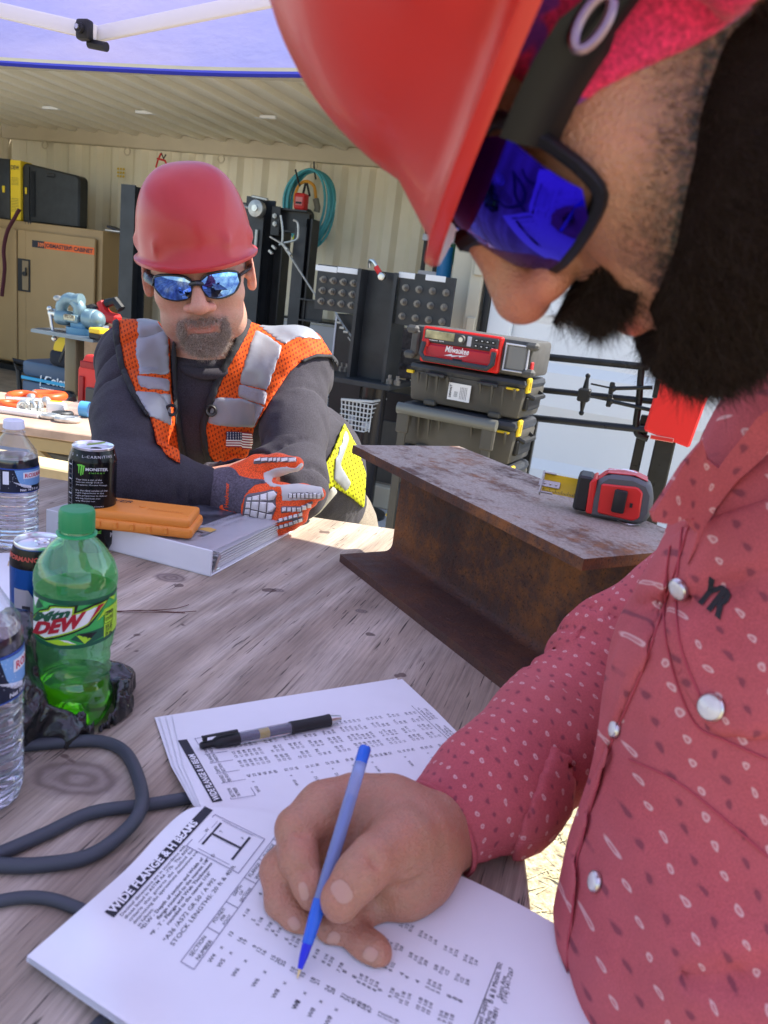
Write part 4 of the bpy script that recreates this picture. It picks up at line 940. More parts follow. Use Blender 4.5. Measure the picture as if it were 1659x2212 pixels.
# crop pixel frame: can spans x 838..1413 (centre 1122, half 290), y 620 (shoulder) .. ; 5.76 px per photo px
def B_(x, y): return (math.asin(max(-1, min(1, (x - 1122) / 292))) * R, H - .021 - (y - 640 + 25 * (1 - ((x - 1122) / 292) ** 2) * -1) / (292 / R) * 1.04)
p = Print()
for pts in ([(938, 680), (975, 672), (972, 700), (965, 790), (958, 780), (955, 700)], [(965, 680), (1000, 675), (1003, 700), (990, 815), (978, 805), (983, 700)], [(995, 680), (1032, 690), (1025, 710), (1012, 800), (1002, 795), (1008, 705)]): p.poly([B_(*q) for q in pts], 0)
def ft(s, x0, y0, x1, y1, h, c, **k):
    v, f = textmesh(s, 1, **k); a = v.min(0); e = v.max(0) - a; v = (v - a) / e; p.add([B_(x0 + (x1 - x0) * q[0], y0 + (y1 - y0) * q[0] - h * q[1]) for q in v], f, c)
ft('MONSTER', 1038, 752, 1300, 748, 38, 1, bold=.03); ft('E N E R G Y', 1080, 785, 1265, 782, 16, 0)
for i, s_ in enumerate(['Tear into a can of the', 'meanest energy drink on', 'the planet. Monster Energy.', '', "It's the ideal combo of the", 'right ingredients in the', 'right proportion to deliver', 'the big bad buzz that', 'only Monster can.', '', 'Monster packs a powerful', 'punch but has a smooth', 'easy drinking flavor.', '', 'Athletes, musicians,', "anarchists, co-ed's, road", 'warriors, metal heads,', 'geeks, hipsters, and bikers', 'dig it.']):
    if s_: ft(s_, 930, 872 + i * 33.5, 930 + len(s_) * 13.6, 870 + i * 33.5, 22, 1)
ft('Unleash the Beast!', 940, 1545, 1235, 1540, 50, 0, bold=.02); ft('M', 1345, 1600, 1390, 1590, 60, 1, bold=.05)
for i in range(14): p.rect(*B_(848, 690 + i * 60), *B_(880, 680 + i * 60), 1 if i % 3 == 0 else 2)
p.line(B_(885, 640), B_(885, 1500), .0004, 1)
p.build('can_print', cf, None, o, mats=mcs, sub=.005)
p = Print(); v, f = textmesh("'S  +  L-CARNITINE  +", .0062, space=1.25); v = v - v.mean(0); 
def shoulder(x, y): 
    t = (y + .009) / .018; r = R * (.99 - .13 * t) + .0004; a = x / (R * .93); return (r * math.cos(a), r * math.sin(a), H - .019 + .015 * t)
p.add(v, f); p.build('shoulder_print', shoulder, mw, o, sub=.004)
mb = MB(); mb.sph((.008, .004, H - .0045), .011, 14, (1, .75, .12)); mb.build('opening', m_black, o)
mb = MB(); M_ = Matrix.Translation((.002, .004, H + .0015)) @ Matrix.Rotation(R_(70), 4, 'Z') @ Matrix.Rotation(R_(-14), 4, 'Y'); mb.prism([(-.013, -.004), (-.010, -.006), (.010, -.006), (.013, -.003), (.013, .003), (.010, .006), (-.010, .006), (-.013, .004)], .0012, M_, bev=.0004); mb.build('pull_tab', mat('green_tab', (.35, .50, .12), .35, .6), o)
# ---- blue can
m_cblue = mat('blue_can', (.01, .10, .42), .22, .7)
o, H, R = can('blue_drink_can', 'blue and black energy drink can wedged behind the green soda bottle', 84, 1428, 1165, 114, m_cblue)
mb = MB(); mb.lathe([(R * 1.004, H - .024), (R * .995, H - .019), (R * .875, H - .0045)], 56); mb.build('shoulder_band', m_cblk, o, sm=50)
p = Print(); p.text('PERFORMANCE', -.03, -.004, .0075, width=.045, bold=.04); v = p.v; 
def sh2(x, y): t = (y + .009) / .018; r = R * (.99 - .12 * t) + .0007; a = (x - .012) / (R * .9); return (r * math.cos(a), r * math.sin(a), H - .019 + .0145 * t)
p.build('band_print', sh2, mat('red_ink', (.5, .06, .04), .4), o, sub=.004)
cf = cylmap(o, R, 0, .0004); p = Print()
p.poly([(-.026, H - .09), (-.004, H - .085), (-.004, H - .055), (-.010, H - .045), (-.026, H - .045)], 0, step=.004); p.build('panel', cf, mat('silver_panel', (.45, .45, .52), .3, .5), o)
p = Print(); p.text('ENERGY DRINK', .0075, H - .11, .006, ang=90, bold=.03); p.build('side_lettering', cf, mat('orange_ink', (.65, .12, .04), .4), o, sub=.004)
cf2 = cylmap(o, R, 0, .0008); p = Print(); p.rect(-.016, H - .08, -.012, H - .062); p.rect(-.016, H - .066, -.008, H - .062); p.build('panel_lettering', cf2, m_ink, o)
mb = MB(); mb.tube([(.006 + .011 * math.cos(a), .004 + .007 * math.sin(a), H + .0005 + .002 * math.cos(a)) for a in [i * math.pi / 8 for i in range(16)]], .0016, 6, closed=True); mb.box((-.004, .004, H - .002), (.008, .008, .002), bev=.0006); mb.build('pull_tab', m_chrome2, o)

# ---- ribbed water bottles
def water_bottle(ub, vb, vt, wpx, label, roll):
    b, H, R = cyl_fit(ub, vb, vt, wpx); o = thing('water_bottle', label, 'bottle', b, (0, 0, face_angle(b)), group='clear water bottles on the work table')
    zz = np.linspace(0, H * .93, 90); pr = []
    for z in zz:
        q = z / H; r = np.interp(q, [0, .02, .06, .60, .70, .76, .84, .90, .93], [.80, .95, 1, 1, 1.0, .93, .62, .40, .38])
        if .06 < q < .46: r += .035 * math.sin(q * 2 * math.pi / .036) - .02
        if .74 < q < .8: r += .01 * math.sin(q * 200)
        pr.append((R * r, z))
    mb = MB(); mb.lathe([(.003, .006)] + pr, 48, fn=lambda r, z, a: r - (.004 if z < .012 * H / .2 else 0) * (1 + math.cos(5 * a)) / 2 if r > .01 else r); mb.build('bottle_body', m_petc, o, sm=60)
    lv = .72 * H
    mb = MB(); mb.lathe([(.003, .007)] + [(r - .0010, z) for r, z in pr if .003 < z < lv] + [(np.interp(lv, [p[1] for p in pr], [p[0] for p in pr]) - .001, lv), (.001, lv)], 48, cap=True); mb.build('water', m_water, o, sm=50)
    cr = R * .42; mb = MB(); mb.lathe([(cr, H * .935), (cr * 1.02, H * .94), (cr * .97, H * .995), (cr * .85, H), (.001, H)], 60, fn=lambda r, z, a: r * (1 + (.02 if math.sin(a * 30) > 0 else 0) * (z < H * .99))); mb.build('cap', mat('white_cap', (.72, .74, .86), .45), o, sm=25)
    mb = MB(); mb.lathe([(cr * .95, H * .90), (cr * 1.13, H * .905), (cr * 1.13, H * .915), (cr * .95, H * .92)], 40); mb.build('neck_ring', m_petc, o)
    z0, z1 = .47 * H, .66 * H; mb = MB(); mb.lathe([(R * 1.005, z0), (R * 1.005, z1)], 56); mb.build('label', mat('label_navy', (.008, .012, .03), .35), o, sm=60)
    cf = cylmap(o, R * 1.005, roll, .0003); h = z1 - z0; ms = [mat('label_paper', (.75, .78, .85), .4), mat('label_sky', (.18, .38, .68), .4), mat('label_crimson', (.55, .02, .05), .4), m_ink, mat('label_blue', (.02, .07, .35), .4)]
    p = Print(); p.rect(-R * 3, z1 - h * .05, R * 3, z1, 4); p.rect(-R * 3, z0, R * 3, z0 + h * .03, 4); p.rect(-.045, z0 + h * .12, -.022, z1 - h * .1, 0); p.rect(-.018, z0 + h * .35, -.010, z1 - h * .12, 0)
    p.poly([(-.003, z1 - h * .06), (.06, z1 - h * .06), (.06, z0 + h * .25), (.006, z0 + h * .3), (.002, z0 + h * .5)], 1)
    for i in range(5): p.line((-.004 + i * .003, z0 + h * (.45 - i * .05)), (.02, z0 + h * (.26 - .02 * i)), .0007, 0)
    p.build('label_artwork', cf, None, o, mats=ms, sub=.006, layer=4e-5)
    cf2 = cylmap(o, R * 1.005, roll, .0006); p = Print(); rs = random.Random(2); y = z0 + h * .16
    while y < z1 - h * .16: p.rect(-.042, y, -.028, y + h * rs.choice([.008, .016, .024]), 3); y += h * rs.choice([.025, .035, .045])
    p.rect(.008, z1 - h * .42, .045, z1 - h * .16, 0); p.text('6 53317 00501 7', -.0235, z0 + h * .14, .0032, ang=90, mi=3); p.text('Net 16.9 fl oz', .004, z0 + h * .08, .0052, mi=0, bold=.02)
    for _ in range(26): x, y = rs.uniform(-.02, .02), rs.uniform(z0 + h * .05, z0 + h * .9); p.rect(x, y, x + .0006, y + .0006, 0)
    p.build('label_small_print', cf2, None, o, mats=ms, sub=.006, layer=1e-5)
    cf3 = cylmap(o, R * 1.005, roll, .0009); p = Print(); p.text('ROXANE', .010, z1 - h * .37, h * .23, bold=.03, mi=2); p.build('label_lettering', cf3, None, o, mats=ms, sub=.005)
    return o
water_bottle(32, 1176, 906, 98, 'full clear water bottle with white cap standing left of the tall black can', .10)
water_bottle(-40, 1722, 1200, 176, 'clear water bottle cut off by the left edge in front of the black bag', .55)

# ---- small white cup behind the soda bottle
b = T(148, 1165); mb = MB(); mb.lathe([(.001, .001), (.012, .001), (.016, .026), (.0168, .026), (.0135, .002)], 28); cpo = mb.build('paper_cup', mat('white_cup', (.7, .72, .75), .4)); cpo.location = b; tag(cpo, 'small white cup half hidden behind the green soda bottle cap', 'cup')

# ---- black plastic bag, crumpled round the bottle
def bag():
    c = T(120, 1520); fd = Field((c.x - .19, c.y - .15, TZ - .004), (c.x + .17, c.y + .20, TZ + .13), .0026); X, Y, Z = fd.grid()
    bot = T(160, 1548)
    pts = [T(u, v, TZ + .010) for u, v in ((-20, 1575), (60, 1565), (130, 1570), (190, 1552), (238, 1512), (250, 1480))]
    for i in range(len(pts) - 1): fd.cap(pts[i], pts[i + 1], .019, .019, k=.012)
    fd.cap(T(248, 1485, TZ + .012), T(230, 1440, TZ + .02), .013, .007, k=.01)
    for (u, v, r, z) in ((30, 1500, .03, .03), (20, 1440, .03, .05), (55, 1470, .028, .03), (100, 1500, .018, .02), (10, 1560, .03, .02), (25, 1380, .024, .075), (45, 1420, .022, .06), (-30, 1500, .05, .04)): fd.ell(T(u, v, TZ + z * .9), (r, r, r * 1.15), k=.02)
    fd.cap(T(225, 1500, TZ + .005), T(240, 1450, TZ + .02), .012, .006, k=.01)
    a = fd.a.copy(); w = np.abs(wav(X, Y, Z, 70, 8)) + .6 * np.abs(wav(X, Y, Z, 150, 8, 8)); a = a + (w - .3) * .016
    r2 = np.sqrt((X - bot.x) ** 2 + (Y - bot.y) ** 2) + 0 * Z; a = np.maximum(a, (R_bot - r2)); a = np.maximum(a, (TZ + .0008) - Z)
    bc = T(84, 1428); r3 = np.sqrt((X - bc.x) ** 2 + (Y - bc.y) ** 2) + 0 * Z; a = np.maximum(a, .031 - r3)
    P, Q = fd.mesh(a, relax=0); mb_ = mat('black_bag_film', (.012, .013, .014), .22, coat=.5, bump=.8, bs=55, bdist=.006)
    o = mk('plastic_bag', P, Q, mb_); tag(o, 'crumpled glossy black plastic bag bunched around the green soda bottle', 'bag')
R_bot = cyl_fit(160, 1548, 1096, 170)[2] + .0015
bag()

# ---- grey cable looping over the table
m_cab = mat('grey_cable_jacket', (.055, .062, .075), .55, bump=.1, bs=400)
def cable(name, label, pts, r, dz=None):
    P = [T(u, v, TZ + r + (dz[i] if dz else 0)) for i, (u, v) in enumerate(pts)]; mb = MB(); mb.tube(bez(P, 8), r, 12); o = mb.build(name, m_cab, sm=60); tag(o, label, 'cable', 'grey cables on the table'); return o
cable('power_cable', 'thick grey cable making a loop beside the wood knot and running under the papers', [(-60, 1860), (0, 1843), (100, 1800), (200, 1755), (320, 1738), (405, 1724), (445, 1719), (470, 1716)], .0052)
cable('power_cable', 'thick grey cable whose bend passes over the other cable left of the papers', [(-80, 1862), (0, 1869), (90, 1868), (190, 1850), (265, 1800), (305, 1745), (300, 1685), (270, 1625), (220, 1602), (150, 1602), (40, 1612), (-60, 1625)], .0054, [0, 0, 0, 0, .003, .0112, .003, 0, 0, 0, 0, 0])
cable('power_cable', 'thin dark cable at the lower left going under the booklet', [(-60, 1958), (0, 1946), (60, 1938), (120, 1945), (190, 1972), (222, 1990)], .0042)
cable('power_cable', 'dark cable end below the booklet at the bottom edge', [(170, 2260), (215, 2212), (240, 2192), (262, 2178)], .0042)
# ---- pine needles
mb = MB()
for pts in ([(205, 1325), (300, 1318), (380, 1322), (424, 1320)], [(240, 1320), (330, 1318), (380, 1314), (408, 1306)], [(220, 1322), (320, 1322), (400, 1324)]): mb.tube(bez([T(u, v, TZ + .0012 + .002 * (i % 2)) for i, (u, v) in enumerate(pts)], 4), .0005, 4)
pn = mb.build('pine_needles', mat('dry_needle', (.12, .045, .035), .6), kind='stuff'); tag(pn, 'reddish dry pine needles lying on the plywood right of the soda bottle', 'pine needles')
# ================================================================== tools and steel in and before the container
Ri = Matrix.Rotation(-YAW, 3, 'Z')
def LC(u, v, yp): return Ri @ HY(u, v, yp)            # pixel on plane y' -> container coordinates
class G:
    def __init__(s, name, label, cat, u, yp, z=0.0, v=800, group=None, dyaw=0):
        q = LC(u, v, yp); s.o = Vector((q.x, yp, z)); s.dy = dyaw
        s.t = thing(name, label, cat, W(s.o.x, s.o.y, z), (0, 0, YAW + R_(dyaw)), group); s.R = Matrix.Rotation(-R_(dyaw), 3, 'Z')
    def p(s, u, v, yp=None, dz=0):
        return s.R @ (LC(u, v, s.o.y if yp is None else yp) - s.o)
def on_ray_rect(g, u0, v0, u1, v1, dy=0):
    a = g.p(u0, v0, g.o.y + dy); b = g.p(u1, v1, g.o.y + dy); return a, b
m_tan = mat('tan_enamel', (.38, .245, .105), .45, var=.06, vs=3, bump=.06, bs=60); m_tan2 = mat('tan_enamel_side', (.27, .19, .10), .5, var=.08, vs=3)
m_steel = mat('grey_black_steel', (.038, .040, .044), .42, .3, var=.25, vs=7, bump=.1, bs=90); m_steel2 = mat('black_steel', (.018, .019, .021), .4, .2, var=.3, vs=7); m_bare = mat('dull_zinc', (.42, .42, .40), .45, .8, var=.2, vs=30)
m_tough = mat('toolbox_plastic', (.080, .074, .062), .5, var=.1, vs=12, bump=.12, bs=500); m_lid = mat('toolbox_lid', (.035, .038, .045), .4)

# ---- tan tool cabinet
g = G('tool_cabinet', 'tall tan steel tool cabinet with orange label standing against the container wall', 'cabinet', 213, 6.15, .15)
rt = g.p(213, 497); hz = rt.z; x0 = -1.55
box('cabinet_body', (x0 / 2, .33, hz / 2 + .05), (-x0, .62, hz - .1), m_tan, g.t, .012, seg=2)
box('skid', (x0 / 2, .33, .03), (-x0 - .1, .5, .06), m_steel2, g.t)
dt = g.p(200, 515).z; mid = g.p(42, 600).x
for (a, b) in ((x0 + .03, mid - .015), (mid + .10, -.05)):
    box('door', ((a + b) / 2, -.012, (dt + .12) / 2), (b - a, .025, dt - .12), m_tan, g.t, .006)
box('centre_post', (mid + .0425, -.006, (dt + .12) / 2), (.10, .014, dt - .12), m_tan, g.t, .003)
a, b = g.p(43, 558), g.p(70, 632)
box('handle_recess', ((a.x + b.x) / 2, -.0265, (a.z + b.z) / 2), (b.x - a.x, .008, a.z - b.z), m_steel2, g.t, .002)
box('latch_plate', (a.x * .35 + b.x * .65, -.033, (a.z + b.z) / 2), ((b.x - a.x) * .5, .01, (a.z - b.z) * .9), m_tan2, g.t, .003)
mb = MB(); q = g.p(61, 592); mb.cyl((q.x, -.03, q.z), (q.x, -.055, q.z), .022, n=14); mb.tube([(q.x, -.05, q.z), (q.x + .02, -.055, q.z - .01), (q.x + .022, -.055, q.z + .06)], .008, 8); mb.build('lock_knob', m_steel2, g.t)
a, b = g.p(74, 527), g.p(207, 547); y_ = -.0262
l0, l1 = g.p(74, 519), g.p(208, 534); l2, l3 = g.p(208, 549), g.p(74, 534)
zt0, zb0 = l0.z, l3.z; lw = l1.x - l0.x
box('label_strip', ((l0.x + l1.x) / 2, -.0262, (zt0 + zb0) / 2), (lw, .003, zt0 - zb0), mat('orange_label', (.85, .13, .01), .4), g.t, .0005)
box('label_end', (l0.x + lw * .1, -.0275, (zt0 + zb0) / 2), (lw * .2, .003, zt0 - zb0), m_ink, g.t, .0005)
hh = zt0 - zb0; p = Print(); p.text('JOBMASTER® CABINET', l0.x + lw * .215, zb0 + hh * .22, hh * .78, width=lw * .77, bold=.035); p.build('label_lettering', lambda x, y: (x, -.0282, y), m_ink, g.t)
p = Print(); p.text('109', l0.x + lw * .09, zb0 + hh * .2, hh * .8, bold=.03); p.build('label_number', lambda x, y: (x, -.0296, y), mat('orange_ink2', (.85, .2, .05), .4), g.t)
q = g.p(50, 483); p = Print(); p.text('I W', q.x, q.z, .055, bold=.02); p.build('stencil_lettering', lambda x, y: (x, .0188, y), m_ink, g.t)
# cases standing on the cabinet
gc = G('tool_case', 'large scuffed black plastic tool case standing on the tan cabinet', 'case', 105, 6.25, .15 + hz)
a, b = gc.p(42, 352), gc.p(170, 372); w_ = b.x - a.x; zc_ = gc.p(60, 356).z
m_case = mat('black_case_plastic', (.014, .015, .016), .42, var=.3, vs=14, bump=.25, bs=25, bdist=.004)
mb = MB(); mb.prism([(a.x, .0), (b.x, .0), (b.x, zc_ * .84), (b.x - .03, zc_ * .9), (a.x + .12, zc_ * 1.02), (a.x + .05, zc_ * 1.03), (a.x, zc_ * .93)], .13, Matrix.Translation((0, .14, 0)) @ Matrix.Rotation(R_(90), 4, 'X'), bev=.015); mb.build('case_shell', m_case, gc.t)
for i in range(4): box('case_rib', (a.x + .14 + i * .012, .004, zc_ * .5), (.006, .012, zc_ * .8), m_case, gc.t, .002)
box('handle_slot', ((a.x + b.x) / 2 + .02, .005, zc_ * .86), (.10, .012, .035), m_black, gc.t, .006)
box('latch', (a.x + .075, .003, zc_ * .55), (.022, .012, .06), m_yel, gc.t, .004)
box('seam', (a.x + .115, .006, zc_ * .5), (.004, .012, zc_ * .95), m_black, gc.t, .001)
gy = G('tool_case', 'black and yellow tool case with printed yellow end standing left of the scuffed case', 'case', 20, 6.22, .15 + hz)
a, b = gy.p(20, 345), gy.p(42, 345); c = gy.p(-70, 345); zc2 = gy.p(30, 344).z
box('case_shell', ((c.x + a.x) / 2, .08, zc2 / 2), (a.x - c.x, .16, zc2), m_case, gy.t, .012, seg=2)
box('yellow_end', ((a.x + b.x) / 2, .085, zc2 / 2), (b.x - a.x, .15, zc2 * .985), m_yel, gy.t, .004)
box('latch', (a.x - .07, -.004, zc2 * .5), (.03, .012, .06), m_yel, gy.t, .004)
p = Print(); p.text('DEWALT', a.x + .01, zc2 * .84, .05, bold=.03, width=(b.x - a.x) * 1.4)
for i in range(6): p.rect(a.x + .012, zc2 * (.70 - i * .022), b.x - .02, zc2 * (.705 - i * .022))
for i in range(9): p.rect(a.x + .012, zc2 * (.36 - i * .026), b.x - .02, zc2 * (.366 - i * .026))
p.build('case_lettering', lambda x, y: (x, .0085, y) if x < b.x - .004 else None, m_ink, gy.t)
gp = G('paper_booklet', 'small dark booklet and papers lying on the right end of the tan cabinet', 'papers', 240, 6.3, .15 + hz)
a = gp.p(232, 485, 6.3); mb = MB(); mb.box((0, .05, .012), (.16, .2, .01), Rm('Z', 12)); mb.build('booklet', m_paper, gp.t); mb = MB(); mb.box((.0, .03, .03), (.14, .12, .02), Rm('Y', 14)); mb.build('cover', m_ink, gp.t)
# strap hanging over the cabinet front
pts = [LC(u, v, 6.05) for u, v in ((42, 452), (32, 470), (16, 500), (8, 540), (10, 580), (4, 640))]
mb = MB(); mb.tube(bez([W(q.x, q.y, q.z) for q in pts], 6), .018, 8, flat=.3); st = mb.build('strap', mat('dark_red_strap', (.09, .02, .03), .8)); tag(st, 'dark red and black strap hanging down the front of the tan cabinet', 'strap')

# ---- hose coil, tool bag sleeve and left coil on the wall hooks
def coil(g, u, v, rx, ry, n, r, m, name, jit=.02, dy=0, seed=1):
    rs = random.Random(seed); c = g.p(u, v, g.o.y); ex = g.p(u + rx, v).x - c.x; ez = c.z - g.p(u, v + ry).z
    for i in range(n):
        ax = ex * (1 - .30 * rs.random()); az = ez * (1 - .22 * rs.random()); ph = rs.uniform(-.1, .1); ox = rs.uniform(-1, 1) * jit * .5; top = ez - az
        mb = MB(); pts = []
        for k in range(40):
            a = 2 * math.pi * k / 40; pts.append((c.x + ox + ax * math.sin(a) * (1 + .06 * math.cos(a)), -dy - .012 * i + .006 * math.sin(3 * a + i), c.z + top + az * math.cos(a) + .01 * math.sin(2 * a + ph)))
        mb.tube(pts, r, 8, closed=True); mb.build(name, m, g.t, sm=60)
m_cyan = mat('cyan_hose', (.08, .42, .50), .4)
g = G('hose_coil', 'coil of cyan air hose with yellow tie hanging on the container wall', 'hose', 672, 6.98, 0)
coil(g, 672, 456, 53, 84, 10, .0125, m_cyan, 'hose_loop')
mb = MB(); mb.tube(bez([g.p(*q) + Vector((0, -.15, 0)) for q in ((648, 520), (662, 500), (690, 505), (696, 520), (684, 512))], 4), .008, 6); mb.build('tie', mat('neon_tie', (.75, .85, .02), .5), g.t)
mb = MB(); mb.tube(bez([g.p(*q) + Vector((0, -.1, 0)) for q in ((690, 515), (680, 535), (672, 552))], 5), .022, 8); mb.build('hose_end', mat('blue_hose_end', (.03, .08, .35), .5), g.t)
mb = MB(); mb.tube([g.p(*q) + Vector((0, -.06, 0)) for q in ((684, 352), (685, 372), (688, 390))], .008, 6); mb.tube([g.p(*q) + Vector((0, -.2, 0)) for q in ((659, 375), (663, 392), (668, 410))], .009, 6); mb.build('hook', m_steel2, g.t)
g = G('cable_loop', 'orange extension cable looped on the same hook as the cyan hose', 'cable', 660, 6.82, 0)
mb = MB(); mb.tube(bez([g.p(*q) for q in ((640, 455), (637, 425), (646, 400), (662, 392), (678, 402), (682, 425), (683, 440))], 6), .014, 8); mb.build('cable', mat('orange_cable', (.75, .34, .03), .45), g.t)
mb = MB(); mb.tube([g.p(*q) for q in ((682, 430), (686, 448), (684, 458))], .03, 8); mb.build('plug', mat('plug', (.2, .2, .16), .5), g.t)
g = G('power_tool', 'black power tool with red battery hanging by its strap in the cyan hose coil', 'power tool', 655, 6.72, 0)
a, b = g.p(641, 470), g.p(668, 560)
mb = MB(); mb.prism([(a.x, b.z), (b.x - .02, b.z), (b.x, (a.z + b.z) / 2), (b.x - .01, a.z + .05), (b.x - .06, a.z + .09), (a.x + .01, a.z + .05)], .09, Matrix.Translation((0, .05, 0)) @ Matrix.Rotation(R_(90), 4, 'X'), bev=.012); mb.build('tool_body', m_black, g.t)
q = g.p(657, 438); box('battery', (q.x, -.06, q.z), (.11, .09, .14), m_red, g.t, .018, seg=3); box('battery_badge', (q.x, -.107, q.z), (.07, .006, .07), mat('badge', (.75, .25, .25), .4), g.t, .004); box('badge_print', (q.x, -.1105, q.z - .015), (.06, .002, .018), m_ink, g.t, 0)
mb = MB(); mb.tube([g.p(654, 422), g.p(660, 396), g.p(663, 396), g.p(669, 424)], .011, 6); mb.build('strap_loop', m_black, g.t)
g = G('cord_coil', 'dark coiled cord with red strap hanging behind the red hard hat', 'cord', 360, 6.98, 0)
coil(g, 362, 392, 34, 30, 5, .013, mat('brown_cord', (.05, .04, .035), .6), 'cord_loop', seed=4)
mb = MB(); mb.tube([g.p(*q) + Vector((0, -.1, 0)) for q in ((361, 336), (354, 352), (350, 366))], .008, 6); mb.tube([g.p(*q) + Vector((0, -.12, 0)) for q in ((356, 348), (372, 352), (377, 362))], .01, 6); mb.build('red_strap', m_red, g.t)
mb = MB(); mb.tube([g.p(*q) + Vector((0, -.05, 0)) for q in ((355, 333), (360, 345), (365, 336))], .007, 6); mb.build('hook', m_steel2, g.t)

# ---- steel practice frame behind the worker
def ibeam(mb, c, h, w, d, axis='z', t=.012, tw=.009):
    """I-section centred on c; h length along axis, w flange width (x), d depth (y)"""
    if axis == 'z':
        mb.box((c[0], c[1] - d / 2 + t / 2, c[2]), (w, t, h)); mb.box((c[0], c[1] + d / 2 - t / 2, c[2]), (w, t, h)); mb.box((c[0], c[1], c[2]), (tw, d - 2 * t - .001, h))
    elif axis == 'zx':
        mb.box((c[0] - w / 2 + t / 2, c[1], c[2]), (t, d, h)); mb.box((c[0] + w / 2 - t / 2, c[1], c[2]), (t, d, h)); mb.box((c[0], c[1], c[2]), (w - 2 * t - .001, tw, h))
    else:
        mb.box((c[0], c[1], c[2] - d / 2 + t / 2), (h, w, t)); mb.box((c[0], c[1], c[2] + d / 2 - t / 2), (h, w, t)); mb.box((c[0], c[1], c[2]), (h, tw, d - 2 * t - .001))
g = G('steel_gantry', 'tall dark steel frame of columns and crossbeam with pulley behind the man in the vest', 'frame', 570, 5.35, .15)
xl = g.p(288, 500).x; zt = g.p(288, 402).z
mb = MB(); ibeam(mb, (xl, 0, zt / 2), zt, .13, .16); mb.build('column', m_steel, g.t)
xr = g.p(560, 500).x; zr = g.p(575, 430).z; zb = g.p(520, 450).z
mb = MB(); ibeam(mb, (xr, 0, zr / 2), zr, .15, .17); mb.build('column', m_steel, g.t)
xr2 = g.p(596, 500).x; mb = MB(); ibeam(mb, (xr2 - .02, .12, zr / 2 - .02), zr - .04, .11, .12, 'zx'); mb.build('column', m_steel2, g.t)
mb = MB(); ibeam(mb, ((xl + xr) / 2, .03, zr - .13), xr - xl - .17, .12, .18, 'x'); mb.build('crossbeam', m_steel, g.t)
a, b = g.p(523, 506), g.p(548, 488); mb = MB(); mb.box(((a.x + b.x) / 2 - .05, -.02, (a.z + b.z) / 2 - .02), (.32, .02, .04), Rm('Y', -32)); br = mb.build('brace', m_steel2, g.t)
for q in ((534, 498), (546, 490)): 
    mb = MB(); r_ = g.p(*q); mb.cyl((r_.x, -.03, r_.z), (r_.x, -.045, r_.z), .016, n=12); mb.build('brace_bolt', mat('brass_bolt', (.75, .65, .2), .4), g.t)
q = g.p(573, 456); mb = MB(); mb.cyl((q.x, -.09, q.z), (q.x, -.15, q.z), .06, n=28, bev=.006); mb.build('pulley', m_bare, g.t); mb = MB(); mb.cyl((q.x, -.15, q.z), (q.x, -.165, q.z), .022, n=16); mb.cyl((q.x, -.165, q.z), (q.x, -.168, q.z), .010, n=10); mb.build('pulley_hub', m_chrome, g.t)
mb = MB(); mb.box((q.x + .01, -.11, q.z + .075), (.13, .03, .02), Rm('Y', 6), bev=.005); mb.tube([(q.x - .06, -.12, q.z), (q.x - .1, -.12, q.z + .005)], .01, 8); mb.sph((q.x - .105, -.12, q.z + .005), .018, 10); mb.build('pulley_bracket', m_bare, g.t)
q = g.p(568, 515); mb = MB(); mb.cyl((q.x, -.10, q.z + .05), (q.x, -.10, q.z - .06), .012, n=12); mb.cyl((q.x, -.10, q.z - .06), (q.x, -.10, q.z - .1), .012, .002, n=12); mb.build('plumb_bob', m_bare, g.t)
# second post with arm and wire
g2 = G('steel_post', 'black steel post with bolted arm and wire rope between the frame and the hose coil', 'post', 655, 5.35, .15)
xa = g2.p(652, 560).x; za = g2.p(662, 492).z
mb = MB(); ibeam(mb, (xa, 0, za / 2), za, .09, .12); mb.build('column', m_steel, g2.t)
xb = g2.p(665, 560).x; mb = MB(); ibeam(mb, (xb, .02, za / 2 + .03), za + .06, .06, .12, 'zx'); mb.build('column', m_steel2, g2.t)
a, b = g2.p(606, 470), g2.p(668, 500); mb = MB(); ibeam(mb, ((a.x + b.x) / 2 - .02, -.0, (a.z + b.z) / 2 + .02), b.x - a.x + .02, .1, .16, 'x'); mb.build('arm', m_steel2, g2.t)
a = g2.p(605, 480); box('arm_plate', (a.x, -.07, a.z + .0), (.07, .012, .2), m_steel2, g2.t, .003)
for q in ((606, 470), (606, 487)):
    mb = MB(); r_ = g2.p(*q); mb.cyl((r_.x, -.077, r_.z), (r_.x, -.095, r_.z), .018, n=6); mb.cyl((r_.x, -.095, r_.z), (r_.x, -.105, r_.z), .009, n=8); mb.build('bolt', m_bare, g2.t)
q = g2.p(682, 672); mb = MB(); ibeam(mb, (q.x - .02, -.02, q.z), .17, .10, .16, 'x'); mb.build('stub_beam', m_steel, g2.t)
mb = MB(); mb.tube(bez([g2.p(*q) + Vector((0, -.12, 0)) for q in ((623, 470), (627, 500), (626, 525), (620, 533))], 5), .008, 6); mb.tube(bez([g2.p(*q) + Vector((0, -.12, 0)) for q in ((650, 480), (659, 486), (660, 510), (655, 522), (630, 528))], 5), .008, 6); mb.tube([g2.p(*q) + Vector((0, -.12, 0)) for q in ((600, 515), (625, 530), (640, 552), (700, 645))], .007, 6); mb.build('wire_rope', m_bare, g2.t)
for q in ((629, 532), (636, 540), (643, 550), (610, 538), (603, 548)):
    mb = MB(); r_ = g2.p(*q) + Vector((0, -.13, 0)); mb.box(r_, (.04, .025, .02), Rm('Y', 35), bev=.004); mb.build('wire_clip', m_bare, g2.t)

